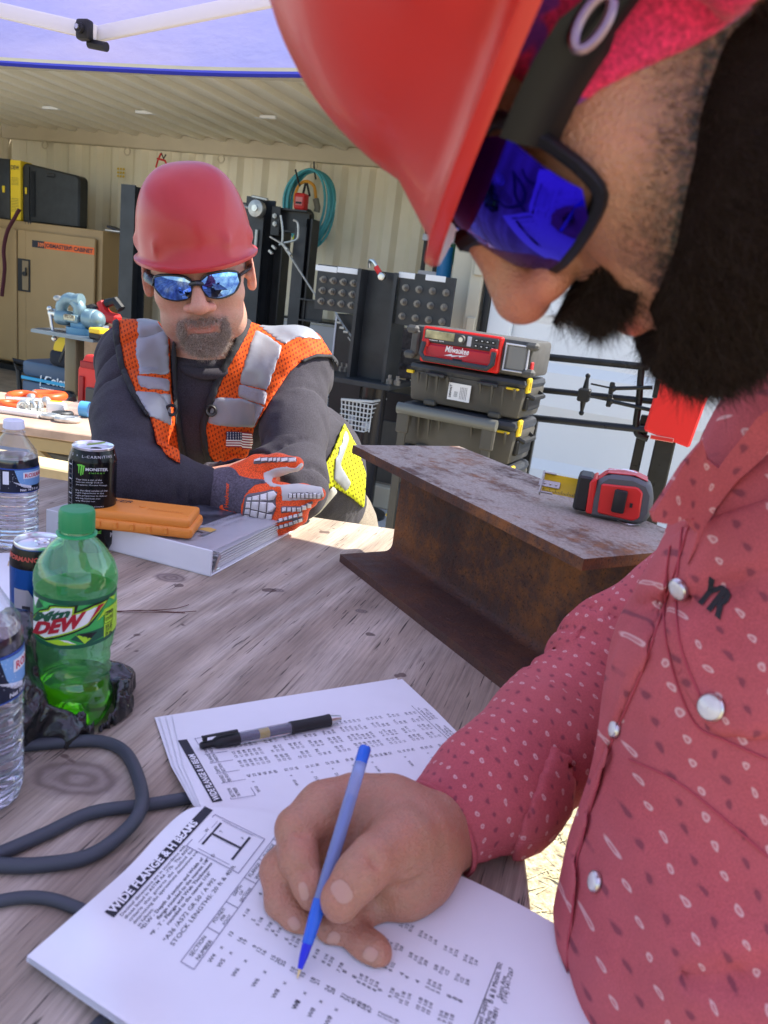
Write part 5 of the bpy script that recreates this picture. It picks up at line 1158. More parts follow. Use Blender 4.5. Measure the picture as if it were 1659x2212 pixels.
# ---- white tool chest behind, shelf rack with hoses at right
g = G('drawer_chest', 'pale grey drawer chest with black gaps behind the bolted steel column', 'drawer chest', 700, 6.5, .15)
a, b = g.p(600, 690), g.p(790, 800); zt = g.p(690, 693).z; m_pale = mat('pale_drawer', (.55, .56, .62), .35)
box('chest_body', ((a.x + b.x) / 2, .25, zt / 2), (b.x - a.x, .5, zt), m_steel2, g.t, .005)
zz = zt - .01
for h in (.30, .13, .11, .11, .2, .2):
    box('drawer', ((a.x + b.x) / 2, -.012, zz - h / 2), (b.x - a.x - .01, .03, h - .018), m_pale, g.t, .004); box('drawer_handle', ((a.x + b.x) / 2, -.032, zz - .022), (b.x - a.x - .04, .012, .014), m_bare, g.t, .003); zz -= h
g = G('shelf_rack', 'metal shelf rack with green and blue hoses beside the container door post', 'shelf', 985, 6.2, .15)
a, b = g.p(905, 600), g.p(1100, 600)
for (u, v) in ((985, 600), (985, 693), (985, 520)):
    q = g.p(u, v); box('shelf', ((a.x + b.x) / 2, .15, q.z), (b.x - a.x, .4, .05), m_pale, g.t, .004)
for x in (a.x + .02, b.x - .02):
    for y in (0, .33): box('upright', (x, y, .9), (.03, .03, 1.8), m_steel2, g.t, .003)
mg_ = mat('green_hose', (.01, .09, .05), .5)
for i in range(4):
    mb = MB(); mb.tube(bez([g.p(980 + i * 7, 530) + Vector((0, -.05 - .02 * i, 0)), g.p(987 + i * 5, 580) + Vector((0, -.07 - .02 * i, 0)), g.p(984 + i * 5, 640) + Vector((0, -.07 - .02 * i, 0)), g.p(990 + i * 5, 690) + Vector((0, -.07 - .02 * i, 0))], 6), .014, 8); mb.build('hanging_hose', mg_, g.t)
q = g.p(962, 592); mb = MB(); mb.cyl((q.x, -.05, q.z - .1), (q.x, -.05, q.z + .2), .06, n=16); mb.build('blue_roll', mat('blue_roll', (.02, .22, .55), .4), g.t)

# ---- bolted column on its pedestal
g = G('bolted_column', 'black steel column with two bolted side plates standing on a round pedestal', 'steel column', 806, 4.5, 0, v=1070)
pt = g.p(800, 822).z
P_ = lambda u, v: g.p(u, v, 4.5)
cx = P_(800, 820).x
mb = MB(); mb.cyl((cx + .03, 0, .02), (cx + .03, 0, pt - .02), .085, n=28); mb.build('pedestal_pipe', mat('blued_pipe', (.035, .032, .035), .25, .5), g.t)
mb = MB(); mb.cyl((cx + .03, 0, 0), (cx + .03, 0, .022), .17, n=28); mb.build('foot_plate', m_steel2, g.t)
a, b = P_(715, 812), P_(868, 830); box('base_plate', ((a.x + b.x) / 2, -.02, pt), (b.x - a.x, .42, .032), m_steel, g.t, .003)
c0, c1 = P_(762, 800).x + .02, P_(843, 800).x + .02; zt = P_(806, 583).z; ch = zt - pt - .02; xm = (c0 + c1) / 2
mb = MB(); ibeam(mb, (xm, -.02, pt + .016 + ch / 2), ch, c1 - c0, .24, 'zx', t=.02, tw=.012); mb.build('column_section', m_steel, g.t)
zlt, zlb = P_(730, 576).z, P_(725, 672).z; lx_ = P_(690, 620).x + .03
box('side_plate', ((lx_ + c0) / 2 - .004, -.10, (zlt + zlb) / 2), (c0 - lx_ - .004, .02, zlt - zlb), m_steel, g.t, .002)
rx_ = P_(978, 650).x + .03; zrt, zrb = P_(900, 592).z, P_(900, 705).z
box('side_plate', ((rx_ + c1) / 2 + .004, -.10, (zrt + zrb) / 2), (rx_ - c1 - .004, .02, zrt - zrb), m_steel, g.t, .002)
def bolt(par, x, y, z, s=1.0):
    mb = MB(); mb.cyl((x, y, z), (x, y - .006, z), .026 * s, n=18); mb.cyl((x, y - .006, z), (x, y - .026, z), .0205 * s, n=6); mb.cyl((x, y - .026, z), (x, y - .046, z), .0115 * s, n=10); return mb.build('bolt', m_bolt, par)
m_bolt = mat('oiled_bolt', (.22, .20, .18), .4, .6, var=.35, vs=60)
first = None
pos = []
for i in range(4):
    for j in range(3):
        pos.append((lx_ + .045 + i * (c0 - lx_ - .075) / 3, zlt - .085 - j * (zlt - zlb - .135) / 2)); pos.append((c1 + .05 + i * (rx_ - c1 - .095) / 3, zrt - .085 - j * (zrt - zrb - .135) / 2))
for x, z in pos:
    if first is None: first = bolt(g.t, 0, 0, 0, .78); first.location = (x, -.11, z)
    else:
        c = first.copy(); COL.objects.link(c); c.location = (x, -.11, z); c.rotation_euler = (0, random.uniform(-.5, .5), 0)
for u, v in ((735, 806), (875, 826), (860, 812), (725, 800)):
    q = P_(u, v); mb = MB(); mb.cyl((q.x, -.15 if v > 810 else .1, pt + .016), (q.x, -.15 if v > 810 else .1, pt + .045), .02, n=6); mb.cyl((q.x, -.15 if v > 810 else .1, pt + .045), (q.x, -.15 if v > 810 else .1, pt + .07), .011, n=8); mb.build('anchor_bolt', m_bolt, g.t)
for (u, v, w) in ((712, 577, .14), (757, 581, .13), (882, 591, .10), (943, 597, .12)):
    q = P_(u, v); box('label_tag', (q.x + .03, -.1125, min(zlt if u < 800 else zrt, q.z) - .014), (w, .003, .032), m_wht, g.t, .001)
q = P_(828, 597); mb = MB(); mb.tube(bez([(q.x - .07, -.06, q.z + .04), (q.x - .065, -.08, q.z + .075), (q.x - .03, -.10, q.z + .07), (q.x + .03, -.11, q.z)], 5), .011, 8); mb.build('shackle_pin', m_chrome, g.t)
mb = MB(); mb.tube([(q.x - .012, -.107, q.z + .045), (q.x + .018, -.112, q.z + .014)], .0155, 10); mb.build('shackle_band', m_red, g.t)
mb = MB(); mb.cyl((q.x + .035, -.10, q.z - .005), (q.x + .035, -.13, q.z - .005), .022, n=20, bev=.005); mb.cyl((q.x + .035, -.13, q.z - .005), (q.x + .035, -.133, q.z - .005), .013, n=12); mb.build('shackle_eye', m_chrome, g.t)
# things round the pedestal
g = G('steel_crate', 'black open steel box under the left side plate of the bolted column', 'steel box', 745, 4.95, 0, v=1000)
a, b = g.p(735, 677), g.p(800, 790); box('box_shell', ((a.x + b.x) / 2 + .05, .1, a.z * .5), (b.x - a.x + .1, .3, a.z), m_steel2, g.t, .005); box('box_edge', (a.x, -.055, (a.z + b.z) / 2), (.012, .01, a.z - b.z), m_pale, g.t, .001)
mb = MB(); mb.tube([g.p(*q) + Vector((0, -.1, 0)) for q in ((737, 675), (752, 700), (771, 726), (775, 738))], .007, 6); mb.tube([g.p(*q) + Vector((0, -.1, 0)) for q in ((768, 722), (778, 736), (774, 742), (764, 728))], .005, 6); mb.build('wire_rope', m_bare, g.t)
for q in ((746, 697), (753, 708), (761, 717)): 
    r_ = g.p(*q) + Vector((0, -.11, 0)); box('wire_clip', r_, (.035, .02, .016), m_bare, g.t, .003)
g = G('steel_cabinet', 'dark steel cabinet behind the toolbox stack, below the bolted column', 'cabinet', 880, 4.9, 0, v=1000)
a, b = g.p(835, 850), g.p(905, 960); box('cabinet_body', ((a.x + b.x) / 2 + .1, .2, a.z / 2 + .02), (b.x - a.x + .35, .45, a.z), m_steel2, g.t, .005); box('cabinet_door', ((a.x + b.x) / 2 + .06, -.035, a.z / 2 - .05), (b.x - a.x + .12, .02, a.z - .25), m_tough, g.t, .004)
g = G('scrap_box', 'dark box of scrap bolts behind the right side plate of the bolted column', 'box', 880, 4.95, .86, v=800)
a, b = g.p(850, 715), g.p(925, 800); m_scrap = mat('scrap_steel', (.05, .04, .04), .6, var=.6, vs=30, bump=1, bs=40, bdist=.01); box('box_shell', ((a.x + b.x) / 2, .1, .16), (b.x - a.x, .3, a.z + .02), m_scrap, g.t, .01)
for i in range(7): box('stud', (a.x + .06 + .05 * (i % 4), -.06, .08 + .1 * (i // 4)), (.03, .03, .03), m_scrap, g.t, .008)
g = G('wire_basket', 'white wire basket holding small parts in front of the pedestal', 'basket', 770, 4.35, .45, v=900)
a, b = g.p(740, 845), g.p(797, 935); w_ = b.x - a.x; m_wire = mat('white_wire', (.7, .7, .68), .35)
mb = MB()
for i in range(9): x = a.x + w_ * i / 8; mb.tube([(x, 0, a.z - .05 - .0 * i), (x * .9 + .0, .02, b.z)], .004, 5)
for i in range(7): z = a.z - .05 - (a.z - .05 - b.z) * i / 6; mb.tube([(a.x, 0, z), (b.x - .02 * i * .3, 0, z), (b.x - .02 * i * .3, .2, z)], .004, 5)
mb.build('wire_grid', m_wire, g.t, kind='stuff'); mb = MB(); mb.tube([(a.x, -.005, a.z - .05), (b.x, -.005, a.z - .03), (b.x + .01, .2, a.z - .03)], .008, 8); mb.build('rim', m_wire, g.t)
for i in range(5): box('small_part', (a.x + .03 + i * .03, .06, b.z + .03 + .02 * (i % 2)), (.05, .05, .05), (m_black, m_pale, m_steel)[i % 3], g.t, .01)

# ---- radio and toolboxes
def place(u0, v0, u1, v1, yp): a = LC(u0, v0, yp); b = LC(u1, v1, yp); return a, b
YR = 2.98
# the stack is turned a little so that its right end shows
SD = -7.0
base = LC(893, 800, YR); bl_ = Vector((base.x, YR, 0))
Rz = Matrix.Rotation(YAW + R_(SD), 3, 'Z')
def st(name, label, cat, z, group=None, dx=0, dyaw=0):
    t = thing(name, label, cat, W(bl_.x, bl_.y) + Vector((0, 0, z)) + Rz @ Vector((dx, 0, 0)), (0, 0, YAW + R_(SD + dyaw)), group); t.scale = (.955, .85, 1); return t
def zat(u, v):   # height where the pixel ray meets the stack's front plane
    n = Rz @ Vector((0, 1, 0)); p0 = W(bl_.x, bl_.y); r = Vector(ray(u, v)); k = (p0 - Vector(CAM)).dot(n) / r.dot(n); q = Vector(CAM) + r * k; l = Rz.transposed() @ (q - p0); return l
zr0, zr1 = zat(930, 783).z, zat(940, 706).z
print('stack z', [round(zat(u, v).z, 3) for u, v in ((940, 706), (930, 783), (905, 797), (885, 862), (880, 875), (875, 962), (1050, 1020))], 'x', [round(zat(u, v).x, 3) for u, v in ((898, 750), (932, 750), (1095, 775), (1130, 780), (880, 830), (1115, 860), (1050, 960))])
WX = .44; DXr = .30
h_r = zr1 - zr0
rd = st('jobsite_radio', 'red and black jobsite radio sitting on top of the toolbox stack', 'radio', zr0, dx=0)
m_rblk = mat('radio_rubber', (.075, .072, .068), .55, var=.15, vs=20)
mb = MB(); mb.box((.235, .15, h_r / 2), (.52, .30, h_r - .004), bev=.016, seg=2); mb.build('radio_body', m_rblk, rd)
for x, s in ((-.022, 1), (.492, -1)):
    for z in (.02, h_r - .02): box('corner_bumper', (x, -.004, z), (.05, .05, .03), m_rblk, rd, .01)
fx0, fx1 = .028, .372; fw = fx1 - fx0
box('red_face', ((fx0 + fx1) / 2, -.006, h_r / 2), (fw, .03, h_r - .002), mat('radio_red', (.72, .015, .012), .35), rd, .006)
box('control_panel', (fx0 + fw / 2, -.024, h_r * .745), (fw * .93, .012, h_r * .36), mat('panel_grey', (.045, .045, .05), .4), rd, .004)
scr = mat('radio_display', (.40, .36, .20), .15, var=.5, vs=18); box('display', (fx0 + fw * .235, -.0305, h_r * .79), (fw * .37, .006, h_r * .22), scr, rd, .002)
mb = MB(); mb.cyl((fx0 + fw * .52, -.028, h_r * .77), (fx0 + fw * .52, -.048, h_r * .77), .017, .015, n=24); mb.build('dial', m_rblk, rd); mb = MB(); mb.cyl((fx0 + fw * .52, -.048, h_r * .77), (fx0 + fw * .52, -.05, h_r * .77), .009, n=20); mb.build('dial_cap', m_chrome, rd)
box('port_label', (fx0 + fw * .61, -.0305, h_r * .75), (fw * .055, .004, h_r * .27), m_pale, rd, .002)
for i in range(4):
    for j in range(2): box('button', (fx0 + fw * (.70 + i * .068), -.031, h_r * (.81 - j * .15)), (fw * .055, .005, h_r * .085), m_black, rd, .002); 
p = Print()
for i in range(4):
    for j in range(2): p.rect(fx0 + fw * (.69 + i * .068), h_r * (.80 - j * .15), fx0 + fw * (.71 + i * .068), h_r * (.82 - j * .15))
p.rect(fx0 + fw * .05, h_r * .63, fx0 + fw * .22, h_r * .645)
for i in range(4): p.rect(fx0 + fw * (.24 + i * .016), h_r * .63, fx0 + fw * (.248 + i * .016), h_r * .66)
p.build('panel_print', lambda x, y: (x, -.0342, y), m_inkw, rd)
box('drawer_front', (fx0 + fw * .5, -.026, h_r * .36), (fw * .84, .014, h_r * .36), mat('dark_red', (.50, .01, .03), .3), rd, .006)
box('drawer_catch', (fx0 + fw * .5, -.036, h_r * .19), (fw * .12, .008, h_r * .08), m_black, rd, .002)
mb = MB(); mb.tube([(fx0 + fw * .06, -.045, h_r * .56), (fx0 + fw * .05, -.055, h_r * .25), (fx0 + fw * .10, -.058, h_r * .12), (fx0 + fw * .90, -.058, h_r * .12), (fx0 + fw * .95, -.055, h_r * .25), (fx0 + fw * .94, -.045, h_r * .56)], .011, 8); mb.build('carry_handle', m_lid, rd)
for x in (.07, .93): box('handle_hinge', (fx0 + fw * x, -.034, h_r * .55), (.03, .024, .03), m_red, rd, .005)
p = Print(); v, f = textmesh('Milwaukee', 1, shear=.25, bold=.02); v = (v - v.min(0)) / (v.max(0) - v.min(0)); v[:, 0] = fx0 + fw * (.33 + .30 * v[:, 0]); v[:, 1] = h_r * (.375 + .17 * v[:, 1]); p.add(v, f)
p.poly([(fx0 + fw * a_, h_r * b_) for a_, b_ in ((.32, .27), (.42, .345), (.43, .31), (.62, .36), (.52, .285), (.51, .315), (.42, .26), (.42, .285))]); p.build('brand_lettering', lambda x, y: (x, -.0336, y), m_inkw, rd)
box('speaker_grille', (.437, -.010, h_r * .5), (.088, .016, h_r * .72), mat('grille', (.22, .22, .21), .6, bump=.8, bs=900), rd, .01); mb = MB(); mb.tube([(.39, -.018, .02), (.484, -.018, .02), (.484, -.018, h_r - .022), (.39, -.018, h_r - .022)], .005, 6, closed=True); mb.build('grille_frame', m_pale, rd)
box('speaker_grille', (-.006, -.008, h_r * .5), (.036, .016, h_r * .72), m_rblk, rd, .008)
box('red_tab', (.495, .02, h_r * .3), (.008, .03, .04), m_red, rd, .003)
# toolboxes
def toolbox(label, z1, z0, wl, wr, tag_=False, handle=False):
    t = st('toolbox', label, 'toolbox', z0, 'stacked grey toolboxes with yellow latches', dx=wl); w = wr - wl; h = z1 - z0; d = .34
    mb = MB(); mb.box((w / 2, d / 2 + .01, h * .40), (w * .94, d * .92, h * .78), bev=.014, seg=2, taper=1.05); mb.build('box_body', m_tough, t)
    mb = MB(); mb.box((w / 2, d / 2 + .005, h * .86), (w, d, h * .24), bev=.02, seg=2); mb.build('lid', m_lid, t)
    for k, xx in enumerate((.10, .18, .27, .36, .64, .74, .83, .92)): 
        hh = h * (.50 if k in (1, 2, 5, 6) else .28); mb = MB(); mb.prism([(0, 0), (.024, 0), (.004, -hh)][::-1], .007, Matrix.Translation((w * xx, .004, h * .74)) @ Matrix(((0, 0, 1, 0), (-1, 0, 0, 0), (0, 1, 0, 0), (0, 0, 0, 1)))); mb.build('rib', m_tough, t)
    for xx in (.25, .70): box('hinge', (w * xx, -.002, h * .74), (w * .16, .022, .014), m_lid, t, .003)
    for xx in (.22, .78): box('foot', (w * xx, .03, .004), (.05, .05, .02), m_tough, t, .004)
    box('side_latch', (w * 1.0, .05, h * .84), (.014, .045, h * .36), m_yel, t, .004); box('latch_slot', (w * 1.0 + .0085, .05, h * .84), (.003, .022, h * .2), mat('dark_yellow', (.45, .32, .02), .5), t, .001)
    box('latch_strip', (w * .9, .004, h * .73), (w * .10, .02, .008), m_yel, t, .002); box('latch_strip', (w * .0 + .012, .004, h * .73), (.03, .02, .012), m_yel, t, .002)
    mb = MB(); mb.tube([(w * .98, .06, h * .62), (w * 1.04, .07, h * .55), (w * 1.04, .24, h * .55), (w * .98, .26, h * .62)], .010, 6); mb.box((w * .99, .15, h * .40), (.03, .2, h * .36), bev=.008); mb.build('side_handle', m_black, t)
    if tag_:
        box('paper_label', (w * .47, .0025, h * .42), (w * .19, .003, h * .42), m_wht, t, .0)
        p = Print(); p.text('DEWALT', w * .405, h * .27, .012, ang=90, bold=.04); 
        for i in range(7): p.rect(w * .43, h * (.30 + i * .02), w * .46, h * (.306 + i * .02))
        for i in range(5): p.rect(w * (.48 + i * .013), h * .26, w * (.483 + i * .013), h * .56)
        p.build('label_print', lambda x, y: (x, -.0005, y), m_ink, t)
    return t
q = lambda u, v: zat(u, v)
z_a, z_b, z_c, z_d, z_e = zr0 - .004, q(890, 868).z, q(880, 964).z - .0, q(880, 1050).z, 0
toolbox('upper grey toolbox with white paper label directly under the red radio', z_a, z_b + .004, -.025, .490, tag_=True)
tb2 = toolbox('second grey toolbox below the radio, behind the cart pull handle', z_b, z_c + .004, -.035, .482)
toolbox('third grey toolbox from the top, mostly hidden by the steel beam', z_c, z_d, -.035, .482)
hb_ = z_d - .14
toolbox('bottom grey toolbox of the stack on wheels, hidden behind the steel beam', z_d - .004, .12, -.035, .482)
ct = st('hand_cart', 'grey telescopic cart handle and wheels behind the toolbox stack', 'cart', 0, dx=-.015)
mb = MB(); zt_ = q(880, 880).z
mb.tube([(-.01, -.055, zt_), (.43, -.055, zt_ + .002)], .023, 12); mb.build('handle_bar', mat('handle_grey', (.17, .17, .15), .35, .3), ct)
for x in (.02, .40): box('handle_sleeve', (x, -.05, zt_ - .055), (.055, .03, .085), m_tough, ct, .006); box('handle_leg', (x, -.048, zt_ / 2), (.036, .018, zt_ - .06), m_tough, ct, .004)
box('cart_base', (.23, .14, .08), (.5, .38, .05), m_black, ct, .01)
for x in (-.02, .48):
    mb = MB(); mb.cyl((x - .02, .2, .09), (x + .02, .2, .09), .09, n=24, bev=.01); mb.build('wheel', m_rubber, ct)

# ---- black pipe stand by the white door
m_pipe = mat('black_pipe', (.025, .026, .028), .3, .4, var=.2, vs=20)
g = G('pipe_frame', 'black tubular frame with a T-lever in front of the white door', 'tool frame', 1260, 3.35, 0, v=1000)
pp = lambda *L: [g.p(u, v) for u, v in L]
mb = MB(); mb.tube(pp((1120, 765), (1400, 793)), .015, 12); mb.build('rail', m_pipe, g.t)
mb = MB(); mb.tube(pp((1120, 899), (1400, 929)), .015, 12); mb.build('rail', m_pipe, g.t)
mb = MB(); mb.tube(bez(pp((1400, 785), (1388, 792), (1384, 815), (1380, 870), (1374, 915), (1378, 938), (1400, 948)), 6), .014, 12); mb.build('bend', m_pipe, g.t)
mb = MB(); mb.tube([q_ + Vector((0, .02, 0)) for q_ in pp((1120, 838), (1410, 868))], .013, 12); mb.build('screw_rod', m_pipe, g.t)
c = g.p(1262, 853); mb = MB(); mb.box(c, (.05, .06, .055), bev=.006); mb.build('slide_block', m_steel2, g.t)
mb = MB(); t0, t1 = g.p(1270, 812), g.p(1256, 892); mb.cyl(c, t0, .016, .006, n=8); mb.cyl(c, t1, .016, .006, n=8); mb.sph(t0, .011, 10); mb.sph(t1, .011, 10); mb.build('lever', m_steel2, g.t)
for (a_, b_) in (((1325, 838), (1410, 836)), ((1320, 865), (1405, 884))):
    mb = MB(); A_ = g.p(*a_) + Vector((0, -.03, 0)); B_2 = g.p(*b_) + Vector((0, -.03, 0)); mb.tube([A_, B_2], .008, 8); mb.sph(A_, .015, 10); mb.box(A_ + Vector((-.005, 0, 0)), (.02, .02, .05), bev=.004); mb.tube([A_ + Vector((0, 0, 0)), A_ + Vector((-.09, 0, .005))], .004, 6); mb.build('spring_arm', m_steel2, g.t)
for x in (1150, 1395):
    a_ = g.p(x, 900); box('leg', (a_.x, .06, a_.z / 2), (.04, .04, a_.z), m_pipe, g.t, .005)
g = G('red_tool_head', 'bright red machine housing at the end of the black tubular frame behind the beard', 'machine', 1440, 3.3, 0, v=1000)
a, b, c = g.p(1405, 862), g.p(1490, 962), g.p(1440, 800)
mb = MB(); mb.prism([(a.x - .0, b.z + .03), (b.x, b.z - .01), (b.x + .03, a.z + .1), (a.x + .06, c.z + .06), (a.x + .01, c.z + .02), (a.x + .01, a.z)], .16, Matrix.Translation((0, .14, 0)) @ Matrix.Rotation(R_(90), 4, 'X'), bev=.008); mb.build('housing', mat('bright_red_paint', (.80, .02, .02), .3), g.t)
q_ = g.p(1430, 946); box('maker_plate', (q_.x, -.0215, q_.z), (.09, .003, .018), mat('plate_outline', (.8, .4, .35), .4), g.t, .001); box('maker_plate_face', (q_.x, -.0235, q_.z), (.085, .003, .013), m_red, g.t, .0)
box('stand', ((a.x + b.x) / 2, .06, (b.z) / 2), (.08, .08, b.z), m_pipe, g.t, .006)
box('side_slot', (g.p(1418, 840).x, -.021, g.p(1418, 840).z), (.02, .004, .07), m_pipe, g.t, .002)

# ---- vise bench at left
g = G('vise_stand', 'steel plate stand on a square post carrying the blue vise', 'stand', 165, 3.55, 0, v=900)
a, b = g.p(95, 716), g.p(235, 735); zt = g.p(165, 726).z
mb = MB(); mb.prism([(a.x, -.05), (a.x + .05, -.15), (b.x + .02, -.15), (b.x + .05, .25), (a.x + .1, .25), (a.x, .1)], .016, Matrix.Translation((0, 0, zt))); mb.build('top_plate', mat('blue_grey_steel', (.16, .20, .24), .35, .6, var=.2, vs=10), g.t)
q = g.p(161, 800); box('post', (q.x, .0, zt / 2), (.075, .075, zt), mat('bronze_post', (.13, .10, .06), .3, .4), g.t, .008, seg=2); box('foot_plate', (q.x, 0, .01), (.5, .5, .02), m_steel, g.t)
mv = mat('vise_blue_grey', (.20, .30, .34), .35, .35, var=.15, vs=14); zv = zt + .016
gv = G('bench_vise', 'blue-grey bench vise with steel handle bolted to the plate stand', 'vise', 165, 3.55, zv, v=900)
s = lambda u, v, dy=0: gv.p(u, v, 3.55) + Vector((0, dy, 0))
mb = MB(); c = s(178, 712); mb.cyl((c.x, 0, 0), (c.x, 0, .035), .085, n=24); mb.box((c.x, 0, .045), (.10, .10, .05), bev=.012); mb.build('swivel_base', mat('vise_blue', (.10, .25, .38), .4, .2), gv.t)
a, b = s(153, 677), s(183, 700); mb = MB(); mb.box(((a.x + b.x) / 2, 0, (a.z + b.z) / 2), (b.x - a.x, .12, a.z - b.z), bev=.012, seg=2); mb.build('vise_body', mv, gv.t)
a = s(186, 688); b = s(216, 692); mb = MB(); mb.cyl((a.x, 0, a.z), (b.x - .02, 0, b.z), .055, n=24, bev=.012); mb.sph((b.x - .025, 0, b.z), .05, 18, (1, 1, 1)); mb.build('rear_barrel', mv, gv.t, sm=50)
mb = MB(); a, b = s(128, 683), s(155, 690); mb.box(((a.x + b.x) / 2, 0, (a.z + b.z) / 2), (b.x - a.x + .02, .10, .08), bev=.03, seg=3); 
mb.tube(bez([s(140, 690), s(133, 675), s(136, 655), s(150, 645), s(162, 648)], 6), .033, 12); mb.build('front_jaw', mv, gv.t, sm=50)
mb = MB(); mb.tube(bez([s(170, 690), s(172, 665), s(163, 650), s(176, 648)], 6), .035, 12); mb.build('rear_jaw', mv, gv.t, sm=50)
mb = MB(); c = s(116, 677); mb.cyl((c.x - .0, 0, c.z), (c.x + .04, 0, c.z), .028, n=18); mb.sph((c.x - .01, 0, c.z), .025, 14); mb.build('screw_head', m_chrome, gv.t)
mb = MB(); mb.tube([s(117, 680, -.03), s(121, 706, -.03), s(126, 728, -.03)], .009, 10); mb.sph(s(126, 731, -.03), .016, 10); mb.sph(s(116, 667, -.03), .016, 10); mb.build('handle', m_chrome, gv.t); mb = MB(); mb.sph(s(131, 645, -.02), .03, 12, (1, .6, .6)); mb.build('jaw_knob', m_bare, gv.t)
a, b = s(155, 679), s(178, 694); box('name_plate', ((a.x + b.x) / 2, -.0625, (a.z + b.z) / 2), (b.x - a.x, .004, a.z - b.z), mat('cream_plate', (.60, .56, .38), .4), gv.t, .004)
p = Print(); p.text('WILTON', a.x + .006, b.z + .012, .030, width=(b.x - a.x) * .85, bold=.02); p.build('name_lettering', lambda x, y: (x, -.0652, y), mat('brown_ink', (.15, .09, .05), .5), gv.t)
# things on and beside the stand
g = G('red_power_tool', 'red and black power tool lying behind the vise', 'power tool', 232, 3.85, zv, v=900)
q = lambda u, v, dy=0: g.p(u, v) + Vector((0, dy, 0))
mb = MB(); mb.tube([q(190, 672), q(200, 668), q(215, 680), q(225, 700)], .035, 10); mb.tube([q(192, 690), q(194, 672)], .018, 8); mb.build('handle', m_black, g.t); mb = MB(); mb.box((q(225, 682).x, 0, q(225, 682).z), (.22, .07, .06), Rm('Y', 6), bev=.015); mb.tube([q(218, 652), q(226, 672), q(236, 684)], .028, 8); mb.build('tool_body', m_red, g.t)
mb = MB(); mb.tube([q(230, 655), q(250, 650), q(262, 668)], .026, 8); mb.build('motor', m_black, g.t)
g = G('battery_pack', 'yellow battery pack on the plate stand right of the vise', 'battery', 214, 3.45, zt + .016, v=900)
a, b = g.p(203, 704), g.p(228, 722); box('battery_shell', ((a.x + b.x) / 2, 0, .045), (b.x - a.x, .09, .03), m_yel, g.t, .006); box('battery_base', ((a.x + b.x) / 2, 0, .018), ((b.x - a.x) * 1.02, .09, .036), m_black, g.t, .008)
g = G('wooden_crate', 'wooden box with red trim standing behind the vise stand', 'crate', 200, 4.1, .55, v=900)
a, b = g.p(140, 672), g.p(262, 740); 
mb = MB(); mb.box(((a.x + b.x) / 2 + .05, .1, a.z * .5), (b.x - a.x + .1, .2, a.z), bev=.004); mb.build('crate_panel', mat('pine_board', (.34, .21, .11), .6, var=.2, vs=20), g.t); box('trim', ((a.x + b.x) / 2 + .05, -.005, a.z * .78), (b.x - a.x, .012, .10), m_red, g.t, .003); box('tag', (g.p(240, 690).x - .03, -.014, a.z * .86), (.05, .004, .04), m_wht, g.t)
box('trestle', ((a.x + b.x) / 2 + .05, .1, -.275), (.12, .12, .55), m_steel2, g.t)

g = G('cool_box', 'blue wheeled cool box with cyan stripe below the vise stand', 'cool box', 100, 4.35, 0, v=950)
a, b = g.p(50, 776), g.p(185, 905); zt = g.p(100, 783).z; m_cool = mat('navy_plastic', (.045, .085, .15), .45)
mb = MB(); mb.box(((a.x + b.x) / 2, .2, zt * .38), (b.x - a.x, .4, zt * .76), bev=.02, seg=2, taper=1.04); mb.build('box_body', m_cool, g.t); mb = MB(); mb.box(((a.x + b.x) / 2, .2, zt * .90), ((b.x - a.x) * 1.03, .42, zt * .18), bev=.03, seg=2); mb.build('lid', m_cool, g.t)
box('cyan_stripe', ((a.x + b.x) / 2, -.006, zt * .79), ((b.x - a.x) * 1.02, .02, .022), mat('cyan_stripe', (.01, .35, .60), .4), g.t, .002)
mb = MB(); mb.tube([g.p(54, 790) + Vector((.03, .1, 0)), g.p(28, 778), g.p(40, 800), g.p(46, 890)], .018, 8); mb.build('tow_handle', m_black, g.t)
l0, l1 = g.p(88, 800), g.p(165, 808); hz_ = .115; p = Print()
lx0, lz0 = l0.x, l0.z - .12
p.frame(lx0, lz0, lx0 + .36, lz0 + .12, .008); p.text('Coleman', lx0 + .03, lz0 + .035, .085, bold=.03); p.build('brand_lettering', lambda x, y: (x + (y - lz0) * .12, -.0075, y), m_inkw, g.t)
g = G('tool_bag', 'black tool bag with yellow top sitting on the cool box', 'tool bag', 127, 4.3, zt * .99, v=900)
a, b = g.p(104, 735), g.p(166, 790); h_ = a.z; mb = MB(); mb.box(((a.x + b.x) / 2 + .02, .1, h_ * .33), (b.x - a.x + .05, .2, h_ * .66), bev=.035, seg=3); mb.build('bag_body', mat('bag_fabric', (.012, .014, .022), .8), g.t)
mb = MB(); mb.cyl((a.x + .02, .1, h_ * .68), (b.x + .03, .1, h_ * .64), .085, n=20, bev=.02); mb.build('bag_top', mat('bag_yellow', (.70, .45, .02), .7), g.t); mb = MB(); mb.box(((a.x + b.x) / 2 + .01, .01, h_ * .66), (.03, .03, .18), Rm('Y', 24), bev=.008); mb.build('bag_strap', m_black, g.t)
g = G('hard_case', 'grey hard tool case lying in front of the cool box', 'case', 115, 3.5, 0, v=950)
a, b = g.p(72, 862), g.p(165, 940); zt2 = g.p(100, 862).z; mg2 = mat('grey_case', (.085, .082, .075), .5, var=.1, vs=14)
box('case_body', ((a.x + b.x) / 2, .18, zt2 * .43), (b.x - a.x, .36, zt2 * .86), mg2, g.t, .02, seg=2); box('case_lid', ((a.x + b.x) / 2, .18, zt2 * .93), ((b.x - a.x) * .98, .35, zt2 * .13), mg2, g.t, .012); 
for k in (.2, .62): box('lid_latch', (a.x + (b.x - a.x) * k, -.006, zt2 * .87), (.10, .02, .055), m_tough, g.t, .004)
